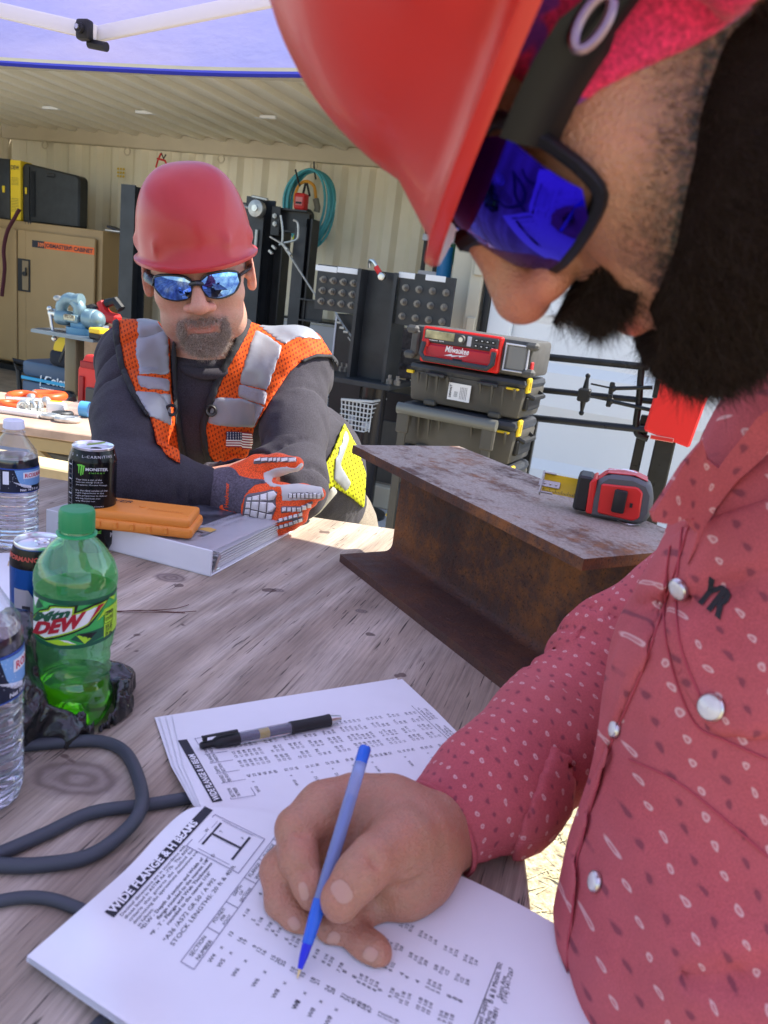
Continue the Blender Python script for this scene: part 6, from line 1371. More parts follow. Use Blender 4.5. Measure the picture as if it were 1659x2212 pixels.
mb = MB(); mb.tube([g.p(118, 850), g.p(150, 852), g.p(160, 858)], .02, 8); mb.box(g.p(140, 858) + Vector((0, 0, -.02)), (.08, .04, .06), bev=.01); mb.build('carry_handle', m_black, g.t)
g = G('organizer_case', 'open red organizer case standing on edge under the vise plate', 'case', 180, 3.2, 0, v=950)
a, b = g.p(163, 762), g.p(210, 900); zo = a.z; m_r2 = mat('organizer_red', (.75, .025, .02), .4)
mb = MB(); w_ = .30; mb.prism([(a.x + .03, .25), (a.x + .0, zo - .32), (a.x + .015, zo - .30), (a.x + .015, zo - .08), (a.x + .06, zo), (a.x + w_, zo), (a.x + w_, .25)], .05, Matrix.Translation((0, .05, 0)) @ Matrix.Rotation(R_(90), 4, 'X'), bev=.006); mb.build('shell', m_r2, g.t)
for (x_, z_, sx, sz) in ((.085, zo - .05, .10, .035), (.045, zo - .18, .03, .14), (.05, zo - .42, .03, .10)): box('recess', (a.x + x_, -.004, z_), (sx, .012, sz), mat('deep_red', (.35, .01, .01), .5), g.t, .004)
box('tray', (a.x + .20, -.03, zo * .52), (.20, .03, zo * .62), m_tough, g.t, .006); box('base', (a.x + .15, .1, .125), (.4, .3, .25), m_tough, g.t, .01)
mb = MB(); mb.tube([g.p(135, 893), g.p(145, 880), g.p(160, 878)], .05, 10); mb.build('brush', mat('brush', (.10, .10, .09), .8, bump=1, bs=300), g.t)

# ---- far folding table with shackles and a bottle, in full sun
FT = .74
A0 = T(-40, 908, FT); A1 = T(198, 941, FT); ex = (A1 - A0).normalized(); ey = Vector((-ex.y, ex.x, 0)); Lt = 1.25
ft_ = thing('folding_table', 'tan folding table in full sun behind the water bottle, with orange shackles on top', 'table', A0 - ex * .45, mtx((0, 0, 0), ex, ey).to_3x3()); ft_.location.z = 0
m_top = mat('sun_bleached_plywood', (.50, .34, .25), .7, var=.25, vs=9); m_ltan = mat('tan_plastic_frame', (.40, .29, .14), .5)
box('table_top', (Lt / 2, .31, FT - .018), (Lt, .62, .036), m_top, ft_, .004); box('frame_rail', (Lt / 2, .03, FT - .065), (Lt - .05, .04, .055), m_ltan, ft_, .006); box('frame_rail', (Lt / 2, .59, FT - .065), (Lt - .05, .04, .055), m_ltan, ft_, .006)
for x in (.15, Lt - .15):
    mb = MB(); mb.tube([(x, .05, FT - .09), (x, .56, .02)], .016, 8); mb.tube([(x + .03, .56, FT - .09), (x + .03, .05, .02)], .016, 8); mb.build('folding_leg', m_ltan, ft_)
mb = MB(); mb.box((Lt * .62, .04, FT - .2), (.36, .03, .03), Rm('Y', 38)); mb.build('brace', m_ltan, ft_)
lm = thing('lumber_plank', 'pale wooden plank lying on trestles just beyond the work table', 'plank', W(-1.5, 1.75), (0, 0, YAW)); q1 = Ri @ T(60, 1000, .86); q2 = Ri @ T(250, 1035, .86); m_pine2 = mat('fresh_pine', (.72, .56, .30), .65, var=.12, vs=20)
q1 = q1 - Vector((-1.5, 1.75, 0)); q2 = q2 - Vector((-1.5, 1.75, 0)); xa = (q1.x + q2.x) / 2
mb = MB(); mb.box((xa, (q1.y + q2.y) / 2 + .02, .845), (.75, .09, .04), Rm('Z', math.degrees(math.atan2(q2.y - q1.y, q2.x - q1.x))), bev=.004); mb.build('plank', m_pine2, lm)
for k in (-.3, .3): box('trestle', (xa + k, (q1.y + q2.y) / 2 + k * (q2.y - q1.y) / (q2.x - q1.x) + .02, .4125), (.09, .09, .825), m_pine2, lm, .004)
def ftp(u, v, z=FT): return T(u, v, z)
m_orsh = mat('orange_paint', (.75, .10, .02), .35); m_galv = mat('galvanised', (.55, .55, .52), .4, .7, var=.2, vs=60)
def shackle(name, label, u, v, s, rz, m, group):
    o = thing(name, label, 'shackle', ftp(u, v), (0, 0, R_(rz)), group); mb = MB(); mb.tube(bez([(-.035 * s, 0, .02 * s), (-.045 * s, .06 * s, .022 * s), (0, .10 * s, .025 * s), (.045 * s, .06 * s, .022 * s), (.035 * s, 0, .02 * s)], 6), .015 * s, 10); mb.build('bow', m, o, sm=60)
    mb = MB(); mb.cyl((-.06 * s, 0, .02 * s), (.06 * s, 0, .02 * s), .012 * s, n=12); mb.sph((.065 * s, 0, .02 * s), .018 * s, 10); mb.build('pin', m_galv, o); return o
shackle('shackle', 'large orange shackle at the left end of the sunlit table', 55, 878, 1.25, 30, m_orsh, 'orange shackles'); shackle('shackle', 'long orange shackle lying behind the other on the sunlit table', 72, 866, 1.25, -70, m_orsh, 'orange shackles'); shackle('shackle', 'smaller orange shackle in front of the two others on the sunlit table', 50, 886, .9, 100, m_orsh, 'orange shackles')
for i, (u, v, lb) in enumerate(((52, 896, 'leftmost galvanised clamp in the heap by the orange shackles'), (62, 892, 'galvanised clamp on top of the heap by the orange shackles'), (70, 898, 'middle galvanised clamp at the front of the heap'), (78, 893, 'rear right galvanised clamp in the heap'), (85, 899, 'rightmost galvanised clamp in the heap by the orange shackles'))):
    o = thing('rope_clamp', lb, 'clamp', ftp(u, v), (0, 0, i * 1.3), 'galvanised rope clamps'); mb = MB(); mb.tube(bez([(-.02, 0, .012), (-.022, .0, .04), (0, 0, .055), (.022, 0, .04), (.02, 0, .012)], 4), .007, 8); mb.build('u_bolt', m_galv, o); mb = MB(); mb.box((0, 0, .012), (.06, .028, .02), bev=.005); mb.sph((-.02, 0, .0), .011, 8); mb.sph((.02, 0, .0), .011, 8); mb.build('saddle', m_galv, o)
for i, (u, v, s, lb) in enumerate(((108, 905, 1.0, 'grey steel thimble near the centre of the sunlit table'), (146, 912, 1.2, 'flat grey ring nearest the table edge on the sunlit table'), (135, 900, 1.0, 'dark ring beside the small white packet on the sunlit table'))):
    o = thing('steel_ring', lb, 'ring', ftp(u, v), (0, 0, .4 * i)); mb = MB(); mb.tube([(.035 * s * math.cos(a), .022 * s * math.sin(a), .012) for a in [k * math.pi / 10 for k in range(20)]], .011, 8, closed=True); mb.build('ring', m_galv if i != 2 else m_steel, o)
o = thing('paper_packet', 'small white packet with yellow print on the sunlit table', 'packet', ftp(120, 893), (0, 0, .3)); box('packet', (0, 0, .025), (.07, .03, .05), m_wht, o, .006); box('yellow_print', (.0, -.0, .051), (.05, .02, .002), m_yel, o, 0)
o = thing('water_bottle', 'water bottle with blue label lying on its side on the sunlit table', 'bottle', ftp(140, 895) + Vector((0, 0, .034)), mtx((0, 0, 0), ex, ey).to_3x3())
mb = MB(); mb.lathe([(.012, 0), (.013, .02), (.03, .05), (.032, .08), (.030, .10), (.032, .12), (.030, .14), (.032, .19), (.02, .2)], 24, Matrix.Rotation(R_(90), 4, 'Y')); mb.build('bottle_body', m_petc, o, sm=60); mb = MB(); mb.lathe([(.0325, .07), (.0325, .11)], 24, Matrix.Rotation(R_(90), 4, 'Y')); mb.build('label', mat('cyan_label', (.1, .35, .65), .4), o); mb = MB(); mb.cyl((-.015, 0, 0), (.002, 0, 0), .0135, n=18); mb.build('cap', m_wht, o)
o = thing('white_tube', 'long white tube at the left end of the sunlit table', 'tube', ftp(10, 892)); mb = MB(); mb.cyl((-.2, 0, .014), (.15, -.02, .014), .014, n=14); mb.build('tube', m_wht, o)
g = G('storage_box', 'grey storage box with chrome pull handle under the far table', 'box', 100, 2.62, 0, v=950)
a, b = g.p(78, 968), g.p(260, 1040); box('box_body', ((a.x + b.x) / 2, .2, a.z / 2), (b.x - a.x, .4, a.z), m_tough, g.t, .01); c = g.p(87, 985); mb = MB(); mb.tube([(c.x - .03, -.003, c.z - .03), (c.x - .03, -.03, c.z - .03), (c.x + .03, -.03, c.z - .03), (c.x + .035, -.03, c.z + .03), (c.x + .035, -.003, c.z + .03)], .006, 8); mb.build('pull_handle', m_chrome, g.t)
# ================================================================== people
def skin_mat(name, base, red, dark=None, scale=60, hairc=(.03, .02, .015)):
    m = mat(name, base, .48, sss=.12); t = m.node_tree; b = bsdf(m); tc = t.nodes.new('ShaderNodeTexCoord'); v = tc.outputs['Object']
    n1 = noise(t, v, scale, 6, .7); n2 = noise(t, v, scale * 9, 3, .6); a = attr(t, 'tone'); sp = t.nodes.new('ShaderNodeSeparateXYZ'); t.links.new(a.outputs['Vector'], sp.inputs[0])
    c = mix(t, 'MIX', .5, base, red); t.links.new(mth(t, 'MULTIPLY', ramp(t, n1.outputs[0], [(.35, 0), (.7, .7)]).outputs[0], 1.0), c.inputs[0])
    c = mix(t, 'MULTIPLY', .35, c.outputs[2], ramp(t, n2.outputs[0], [(.3, .75), (.7, 1.15)]).outputs[0])
    r = mix(t, 'MIX', .5, c.outputs[2], (red[0] * 1.0, red[1] * .75, red[2] * .75)); t.links.new(sp.outputs[0], r.inputs[0])     # x: lips, nose, ears
    h = mix(t, 'MIX', .5, r.outputs[2], hairc); hn = ramp(t, noise(t, v, scale * 7, 2).outputs[0], [(.3, .55), (.6, 1)]); t.links.new(mth(t, 'MULTIPLY', sp.outputs[1], hn.outputs[0]), h.inputs[0])  # y: hair-covered
    t.links.new(h.outputs[2], b.inputs['Base Color']); bp = t.nodes.new('ShaderNodeBump'); bp.inputs['Strength'].default_value = .8; bp.inputs['Distance'].default_value = .0007
    vo = t.nodes.new('ShaderNodeTexVoronoi'); vo.inputs['Scale'].default_value = scale * 14; t.links.new(v, vo.inputs['Vector']); t.links.new(mth(t, 'ADD', vo.outputs['Distance'], n2.outputs[0]), bp.inputs['Height']); t.links.new(bp.outputs[0], b.inputs['Normal'])
    return m
def sst(x, a, b): t = np.clip((x - a) / (b - a), 0, 1); return t * t * (3 - 2 * t)
def head_field(h, p):
    """face looks along -y, z up, +x is the person's left; p: adjustments"""
    f = Field((-.098, -.150, -.20), (.098, .125, .15), h); g = p.get
    f.ell((0, .012, .040), (.077, .098, .090), 0); f.ell((0, -.030, -.020), (.066, .066, .092), .03); f.ell((0, -.036, -.078), (.056 * g('jaw', 1), .054, .040), .025)
    f.ell((0, -.083, -.103), (.026 * g('jaw', 1), .019, .019), .02)
    for s in (-1, 1):
        f.ell((s * .044, -.062, -.020), (.025, .026, .026), .02); f.ell((s * .045, -.035, -.075), (.020, .034, .030), .02); f.ell((s * .036, -.062, -.06), (.022, .028, .026), .02)
    f.cap((-.034, -.089, .030), (.034, -.089, .030), .012, k=.015)
    for s in (-1, 1): f.ell((s * .031, -.104, .006), (.019, .016, .012), .012, 'sub'); f.ell((s * .031, -.083, .008), .0135, .003); f.cap((s * .019, -.0935, .0145), (s * .044, -.087, .013), .0035, k=.004)
    nl = g('nose', 1.0); nw = g('nosew', 1.0); ty = -.119 - .006 * (nl - 1) * 10
    f.cap((0, -.090, .026), (0, -.105, .002), .0075, .0085, k=.010); f.cap((0, -.105, .002), (0, ty, -.024), .0085, .0112 * nw, k=.008); f.ell((0, ty + .001, -.027), (.0125 * nw, .0115, .0105), .006)
    for s in (-1, 1): f.ell((s * .0135 * nw, -.106, -.030), (.0090 * nw, .0125, .0088), .006); f.ell((s * .0072, -.1125, -.0395), (.0042, .0065, .0040), .003, 'sub')
    for s in (-1, 1): f.cap((s * .021 * nw, -.100, -.030), (s * .034, -.090, -.060), .0016, k=.006, op='sub')
    f.ell((0, -.085, -.064), (.034, .022, .024), .016); f.cap((0, -.104, -.045), (0, -.105, -.053), .0022, k=.006, op='sub')
    f.cap((-.022, -.094, -.0655), (0, -.1045, -.0615), .0038, .0052, k=.005); f.cap((.022, -.094, -.0655), (0, -.1045, -.0615), .0038, .0052, k=.005); f.cap((-.017, -.096, -.0745), (.017, -.096, -.0745), .0040, .0040, k=.004); f.cap((-.009, -.1015, -.0745), (.009, -.1015, -.0745), .0056, k=.004)
    f.cap((-.026, -.098, -.0690), (.026, -.098, -.0690), .0013, k=.003, op='sub'); f.cap((-.016, -.1065, -.0690), (.016, -.1065, -.0690), .0016, k=.003, op='sub'); f.cap((-.014, -.103, -.086), (.014, -.103, -.086), .0035, k=.009, op='sub')
    for s in (-1, 1):
        rot = np.array((Rm('Z', s * 16) @ Rm('X', -8))); f.ell((s * .0835, .006, -.002), (.0072, .019, .035), .004, rot=rot); f.ell((s * .0925, .002, .001), (.0065, .011, .022), .004, 'sub', rot=rot); f.ell((s * .079, -.008, -.006), (.006, .006, .008), .004); f.ell((s * .081, -.003, -.024), (.0055, .010, .010), .006)
    f.cap((0, .020, -.05), (0, .045, -.20), .058, .062, k=.03)
    return f
def head_tone(P, beard):
    x, y, z = P.T; lips = sst(-np.sqrt(((z + .0685) / .012) ** 2 + (x / .027) ** 2), -1.05, -.7) * (y < -.09); nose = .5 * sst(-np.sqrt(((y + .118) / .02) ** 2 + ((z + .028) / .016) ** 2), -1.2, -.3) * (np.abs(x) < .03); ears = .55 * sst(np.abs(x), .076, .086) * (y > -.03)
    return np.stack([np.clip(lips + nose + ears, 0, 1), np.clip(beard(x, y, z), 0, 1), 0 * x], 1)
def strands(name, roots, dirs, L, w, m, parent, rs, curl=.3, seg=3, mw=None):
    """thin tapered ribbons"""
    n = len(roots); P = np.zeros((n, (seg + 1) * 2, 3)); side = np.cross(dirs, rs.randn(n, 3)); side /= np.linalg.norm(side, axis=1)[:, None]; bend = rs.randn(n, 3) * curl; L = np.asarray(L).reshape(-1, 1) * np.ones((n, 1)); 
    for k in range(seg + 1):
        t = k / seg; c = roots + dirs * L * t + bend * L * t * t; ww = w * (1 - .85 * t); P[:, 2 * k] = c - side * ww; P[:, 2 * k + 1] = c + side * ww
    V = P.reshape(-1, 3); base = np.arange(n)[:, None] * (seg + 1) * 2; q = []
    for k in range(seg): q.append(base + np.array([2 * k, 2 * k + 1, 2 * k + 3, 2 * k + 2]))
    o = mk(name, V, np.concatenate(q), m, parent, world=False, kind='stuff'); return o
def surf_sample(P, Q, wt, n, rs):
    c = P[Q].mean(1); e1_ = P[Q[:, 2]] - P[Q[:, 0]]; e2_ = P[Q[:, 3]] - P[Q[:, 1]]; N = np.cross(e1_, e2_); A = np.linalg.norm(N, axis=1); N /= A[:, None] + 1e-12; w = A * wt(c); w = np.clip(w, 0, None); idx = rs.choice(len(Q), n, p=w / w.sum())
    a = rs.rand(n, 1); b = rs.rand(n, 1); q = Q[idx]; R = (P[q[:, 0]] * (1 - a) + P[q[:, 1]] * a) * (1 - b) + (P[q[:, 3]] * (1 - a) + P[q[:, 2]] * a) * b
    return R, N[idx]
m_hat = None
def hard_hat(par, name, M4, col, tilt=0, label=None, sc=1.0, wid=1.0, brim=1.0, amp=.0075, hz=1.0, bwid=.10, bz=.036, bh=.017, bumps=((0.62, -1), (-.62, -1), (1.35, -1), (-1.35, -1), (2.2, -1), (-2.2, -1))):
    """full-dome hat with rolled narrow brim; local frame as the head's"""
    m = mat(name + '_red', col, .38, coat=.12, var=.05, vs=14, bump=.1, bs=160, bdist=.001)
    mb = MB(); a, b, hgt = .128 * sc * wid, .150 * sc * wid, .150 * sc * hz; n = 72; prof = []
    for i in range(22):
        t = i / 21 * math.pi / 2; prof.append((math.cos(t) ** .72, math.sin(t) ** .97 * hgt))
    bk = lambda r: 1 + (r - 1) * brim; rim = [(bk(1.155), -.006), (bk(1.175), -.0035), (bk(1.172), .0), (bk(1.12), .001), (bk(1.06), .004), (bk(1.02), .010)]; inn = [(.97, 0.004), (bk(1.10) - .01, -.0045), (bk(1.155), -.006)]
    full = [(r * .975, z - .003) for r, z in prof[::-1][1:]] + inn + rim[1:] + [(max(r, .002), z + .012) for r, z in prof[1:]]
    rings = []
    for (r, z) in full:
        ring = []
        for k in range(n):
            an = 2 * math.pi * k / n; x, y = math.sin(an), -math.cos(an); fr = max(0, -y) ** 3; ex = 1 + (.085 * fr if r > 1.0 else 0) - (.02 if r > 1 else 0); bump_ = 0
            for (ba, _) in bumps:
                d = (an - ba + math.pi) % (2 * math.pi) - math.pi; bump_ += math.exp(-(d / bwid) ** 2) * math.exp(-((z - bz) / bh) ** 4) * amp if .3 < r <= 1.0 else 0
            zz = z - (.006 * fr if r > 1 else 0) ; ring.append(mb.b.verts.new((a * x * r * ex + bump_ * x, b * y * r * ex + bump_ * y + .004, zz)))
        rings.append(ring)
    for i in range(len(rings) - 1):
        for k in range(n): mb.b.faces.new((rings[i][k], rings[i][(k + 1) % n], rings[i + 1][(k + 1) % n], rings[i + 1][k]))
    o = mb.build(name, m, par, sm=60); o.matrix_basis = M4
    if label: o['label'] = label
    return o
def sunglasses(par, lens_m, frame_m, logo=False, outl=[(.008, .018), (.020, .027), (.045, .028), (.062, .022), (.064, .006), (.054, -.010), (.034, -.015), (.016, -.010), (.009, .003)]):
    fr = MB(); 
    def P3(s, a, z): return (s * a, -.112 + 6.2 * a * a * (1 if a < .07 else 1), z)     # wraparound curve
    root = bpy.data.objects.new('sunglasses', None); COL.objects.link(root); root.parent = par; root.empty_display_size = .05
    for s in (-1, 1):
        v, f = fillpoly(outl, .004); lm_ = bpy.data.meshes.new('lens'); Vv = []
        for a, z in v: q = P3(s, a, z); Vv.append((q[0], q[1] - .0016 - .004 * (1 - ((z - .006) / .022) ** 2) * .8, q[2]))
        lm_.from_pydata(Vv, [], f if s > 0 else [t[::-1] for t in f]); lm_.shade_smooth(); link('lens', lm_, lens_m, root)
        ol = bez([(a, z, 0) for a, z in outl], 4, closed=True); fr = MB(); fr.tube([P3(s, q.x, q.y) for q in ol], .0028, 6, closed=True, flat=.9); fr.build('lens_rim', frame_m, root, sm=60)
        tm = MB(); tp_ = [P3(s, .062, .014), (s * .071, -.070, .016), (s * .080, -.045, .014), (s * .083, .005, .010), (s * .081, .03, -.004)]
        q = bez(tp_, 5); tk = 1.35 if logo else 1; tm.tube(q, [tk * .0085 if i < 8 else (tk * .0065 if i < 15 else .0045) for i in range(len(q))], 8, flat=.38); tm.build('temple_arm', frame_m, root, sm=50)
        if logo and s > 0:
            lg = MB(); lg.tube([(.0835, -.061 + .0070 * math.cos(a), .0155 + .0030 * math.sin(a)) for a in [k * math.pi / 10 for k in range(20)]], .0015, 8, closed=True); lg.build('temple_badge', mat('badge_metal', (.28, .20, .25), .35, 1), root)
    br = MB(); br.tube([P3(-1, .010, .013), (0, -.1165, .016), P3(1, .010, .013)], .0048, 8); br.build('bridge', frame_m, root); return root
def quat4(Rr, t): 
    M4 = Matrix.Identity(4)
    for i in range(3):
        for j in range(3): M4[i][j] = Rr[i][j]
        M4[i][3] = t[i]
    return M4
def ortho(Rr):
    u, s, vt = np.linalg.svd(np.array(Rr)); return u @ vt
def cloth(name, col, rough=.9, weave=900, bump=.35, sheen=.2, crease=.8, con=.45):
    m = mat(name, col, rough, sheen=sheen); t = m.node_tree; b = bsdf(m); tc = t.nodes.new('ShaderNodeTexCoord'); n = noise(t, tc.outputs['Object'], weave, 2, .7); n2 = noise(t, tc.outputs['Object'], 22, 4)
    c = mix(t, 'MULTIPLY', 1, col, ramp(t, n.outputs[0], [(.3, 1 - con), (.7, 1 + con)]).outputs[0]); c2 = mix(t, 'MULTIPLY', .6, c.outputs[2], ramp(t, n2.outputs[0], [(.3, .8), (.7, 1.15)]).outputs[0]); t.links.new(c2.outputs[2], b.inputs['Base Color'])
    bp = t.nodes.new('ShaderNodeBump'); bp.inputs['Strength'].default_value = bump; bp.inputs['Distance'].default_value = .001; t.links.new(n.outputs[0], bp.inputs['Height'])
    w = noise(t, mapping(t, tc.outputs['Object'], (1, 1, 1.0), (.4, .5, .3)), 7, 2, .4, .5); rdg = mth(t, 'ABSOLUTE', mth(t, 'SUBTRACT', w.outputs[0], .5)); b2 = t.nodes.new('ShaderNodeBump'); b2.inputs['Strength'].default_value = crease; b2.inputs['Distance'].default_value = .035; t.links.new(rdg, b2.inputs['Height']); t.links.new(bp.outputs[0], b2.inputs['Normal']); t.links.new(b2.outputs[0], b.inputs['Normal']); return m
def big_islands(P, Q, fr=.12):
    L = np.arange(len(P))
    for _ in range(400):
        m = L[Q].min(1); N_ = L.copy()
        for k in range(4): np.minimum.at(N_, Q[:, k], m)
        N_ = N_[N_]
        if (N_ == L).all(): break
        L = N_
    q = L[Q[:, 0]]; u, c = np.unique(q, return_counts=True); keep = u[c >= c.max() * max(fr, .999)]; Q = Q[np.isin(q, keep)]; used = np.unique(Q); mp = np.full(len(P), -1); mp[used] = np.arange(len(used)); return P[used], mp[Q]
def prism_cut(fd, a, polys, U, V, Dp, off, nd=None, far=None):
    """thin cloth piece: body field inflated by off, cut to pixel polygons (nearest side only when nd/far given)"""
    s = None
    for px in polys: d = segd(px, U, V); s = d if s is None else np.minimum(s, d)
    r = np.maximum(a - off, s * Dp / F)
    if far is not None: r = np.maximum(r, Dp - far)
    if nd is not None: r = np.maximum(r, nd - Dp)
    return r

# ------------------------------------------------------------------ the man across the table
R_m = ortho([[0.9633, -0.2387, -0.123], [0.196, 0.9382, -0.2854], [0.1835, 0.2508, 0.9505]]); t_m = np.array([-0.3947, 1.4756, 1.3875])
man = thing('person', 'man in red hard hat, mirrored sunglasses and orange vest leaning on crossed arms', 'person', D(450, 900, 1.6))
Mh = quat4(R_m, t_m); HS = 1.13; Mg = Mh @ Matrix.Diagonal((HS, 1.0, 1.0, 1))
f = head_field(.0026, dict(jaw=1.08, nosew=1.15)); hP, hQ = f.mesh()
def beard_m(x, y, z):
    c = sst(-np.sqrt((x / .036) ** 2 + ((z + .098) / .027) ** 2), -1.1, -.8) + sst(-np.sqrt((x / .031) ** 2 + ((z + .0525) / .009) ** 2), -1.2, -.8) + sst(-np.sqrt(((np.abs(x) - .034) / .008) ** 2 + ((z + .075) / .026) ** 2), -1.2, -.7)
    lips = sst(-np.sqrt(((z + .0685) / .009) ** 2 + (x / .024) ** 2), -1.05, -.8); stub = .30 * sst(-z, .03, .07) * sst(-y, -.03, .03); hair = .75 * sst(z, .02, .05) * sst(y, -.03, .0)
    return np.clip(c, 0, 1) * .36 * (y < -.05) * (1 - lips) + stub + hair
tone = head_tone(hP, beard_m); tone[:, 0] *= .65
m_skin1 = skin_mat('skin', (.58, .33, .235), (.58, .23, .16), scale=45, hairc=(.06, .05, .045))
R3 = np.array(R_m); hW = (hP * np.array([HS, 1, 1])) @ R3.T + t_m
# arms and torso under the clothes are one surface with the head
shR = D(296, 785, 1.56); shL = D(636, 800, 1.57); elR = T(264, 1046, TZ + .055); elL = T(636, 1052, TZ + .06); wrR = T(487, 1063, TZ + .046); wrL = T(430, 1075, TZ + .035) + Vector((0, .10, 0))
nb = Vector(t_m) + Vector(R3 @ np.array([0, .045, -.17])); ch = D(470, 880, 1.66); wa = D(652, 1010, 1.90); hp_ = D(682, 1115, 2.08)
def man_body(fd, k=.03, g=0.0):
    fd.chain([(nb, .060 + g), (ch, .12 + g)], k=.05); fd.ell(ch, (.175 + g, .13 + g, .16 + g), k=.05, m=.06); fd.cap(shR, shL, .068 + g, .068 + g, k=.05, m=.06); fd.chain([(ch, .145 + g), (wa, .138 + g), (hp_, .135 + g)], k=.05, m=.06)
    fd.chain([(shR, .066 + g), (shR.lerp(elR, .5), .056 + g), (elR, .044 + g), (elR.lerp(wrR, .35), .050 + g), (wrR, .032 + g)], k=k); fd.chain([(shL, .062 + g), (shL.lerp(elL, .5), .053 + g), (elL, .048 + g), (elL.lerp(wrL, .4), .050 + g), (wrL, .033 + g)], k=k)
lo = np.array([-.72, 1.0, .80]); hi = np.array([.16, 2.22, 1.42])
fb = Field(lo, hi, .009); man_body(fb); bP, bQ = fb.mesh()
def hand_simple(fd, w, e, up, s=1, curl=.5, k=.006):
    """relaxed gloveless hand hidden under the other arm"""
    d = (w - e).normalized(); u = Vector(up); sd = d.cross(u).normalized(); p0 = w + d * .055; fd.cap(w, p0, .024, .030, k=.01)
    for i, o in enumerate((-.03, -.010, .010, .028)):
        a = w + d * .09 + sd * o; b = a + d * .035 - u * .006; c = b + d * (.02 + .006 * (i in (1, 2))) - u * .016; fd.cap(p0 + sd * o * .6, a, .011, .0095, k=.008); fd.cap(a, b, .0095, .0085, k=.004); fd.cap(b, c, .0085, .0075, k=.004)
    a = w + d * .03 - sd * .035; fd.cap(w + d * .01 - sd * .012, a, .014, .012, k=.008); fd.cap(a, a + d * .04 - sd * .012, .011, .009, k=.004)
fh = Field(np.array(wrL) - .16, np.array(wrL) + .16, .0035); hand_simple(fh, wrL, elL, (0, 0, 1)); lP, lQ = fh.mesh()
Pb, Qb = joinpq([(hW, hQ), (bP, bQ), (lP, lQ)]); tn = np.zeros((len(Pb), 3)); tn[:len(hW)] = tone
mk('body', Pb, Qb, m_skin1, man, {'tone': tn}, world=True)
# shirt
def folds(fd, k=1.0, sc=1.0):
    X, Y, Z = fd.grid(); a = fd.a
    w1 = wav(X, Y, Z, 26 * sc, 8); w2 = wav(X, Y, Z, 55 * sc, 8, 8); return a + k * (.0035 * w1 + .0045 * (np.abs(w2) - .25) * (w1 > -.1) * 1.0 + .0012 * wav(X, Y, Z, 130 * sc, 8, 16))
def arm_rings(fd, a, A, B, amp, n, ph=0, rmax=.11, sk=13):
    X, Y, Z = fd.grid(); ba = np.array(B - A); L = np.linalg.norm(ba); d = ba / L; x, y, z = X - A[0], Y - A[1], Z - A[2]; t = x * d[0] + y * d[1] + z * d[2]; r = np.sqrt(np.maximum(x * x + y * y + z * z - t * t, 0)); w = (r < rmax) * sst(t / L, -.1, .1) * (1 - sst(t / L, .95, 1.1)); side = x * .6 + y * .3 + z
    q = np.sin(t / L * n * 6.28 + side * sk + ph + 1.1 * np.sin(side * 10 + ph)); return a + w * amp * ((1 - np.abs(q)) ** 4 * 1.5 - .12) * sst(wav(X, Y, Z, 14, 6, 4), -.28, .30)
fs = Field(lo - .03, hi + .02, .0058); man_body(fs, g=.008)
X, Y, Z = fs.grid(); U, V, Dp = pix(fs); a = folds(fs, 1.0); a = arm_rings(fs, a, shR, elR, .011, 3.2); a = arm_rings(fs, a, elR, wrR, .011, 4.2, 1); a = arm_rings(fs, a, shL, elL, .011, 3.0, 2)
base = np.maximum(a, np.where(Y < 1.42, (TZ + .0015) - Z, -1) + 0 * X)
# neckline and cuff
nk = Vector(t_m) + Vector(R3 @ np.array([0, -.02, -.155])); nd_ = Vector(R3 @ np.array([0, .25, -1.0])).normalized()
cut = -((X - nk.x) * nd_.x + (Y - nk.y) * nd_.y + (Z - nk.z) * nd_.z); rr_ = np.sqrt((X - nb.x) ** 2 + (Y - nb.y) ** 2); sh = np.maximum(base, np.where(rr_ < .13, cut, -1))
cd_ = (wrR - elR).normalized(); cc = wrR - cd_ * .022; sh = np.maximum(sh, np.where(np.sqrt((X - wrR.x) ** 2 + (Y - wrR.y) ** 2 + (Z - wrR.z) ** 2) < .10, (X - cc.x) * cd_.x + (Y - cc.y) * cd_.y + (Z - cc.z) * cd_.z, -1))
sP, sQ = fs.mesh(sh, relax=1); m_shirt = cloth('charcoal_knit', (.036, .032, .040), weave=520, bump=.5, sheen=.03, crease=.55)
mk('shirt', sP, sQ, m_shirt, man, world=True)
mb = MB(); ring = []
for k in range(40):
    an = 2 * math.pi * k / 40; q = Vector(R3 @ np.array([.064 * math.cos(an), .012 + .062 * math.sin(an) , -.158 + .018 * math.sin(an)])) + Vector(t_m); ring.append(q)
mb.tube(ring, .0075, 8, closed=True, flat=1.4); mb.build('collar', m_shirt, man, world=True, sm=60)
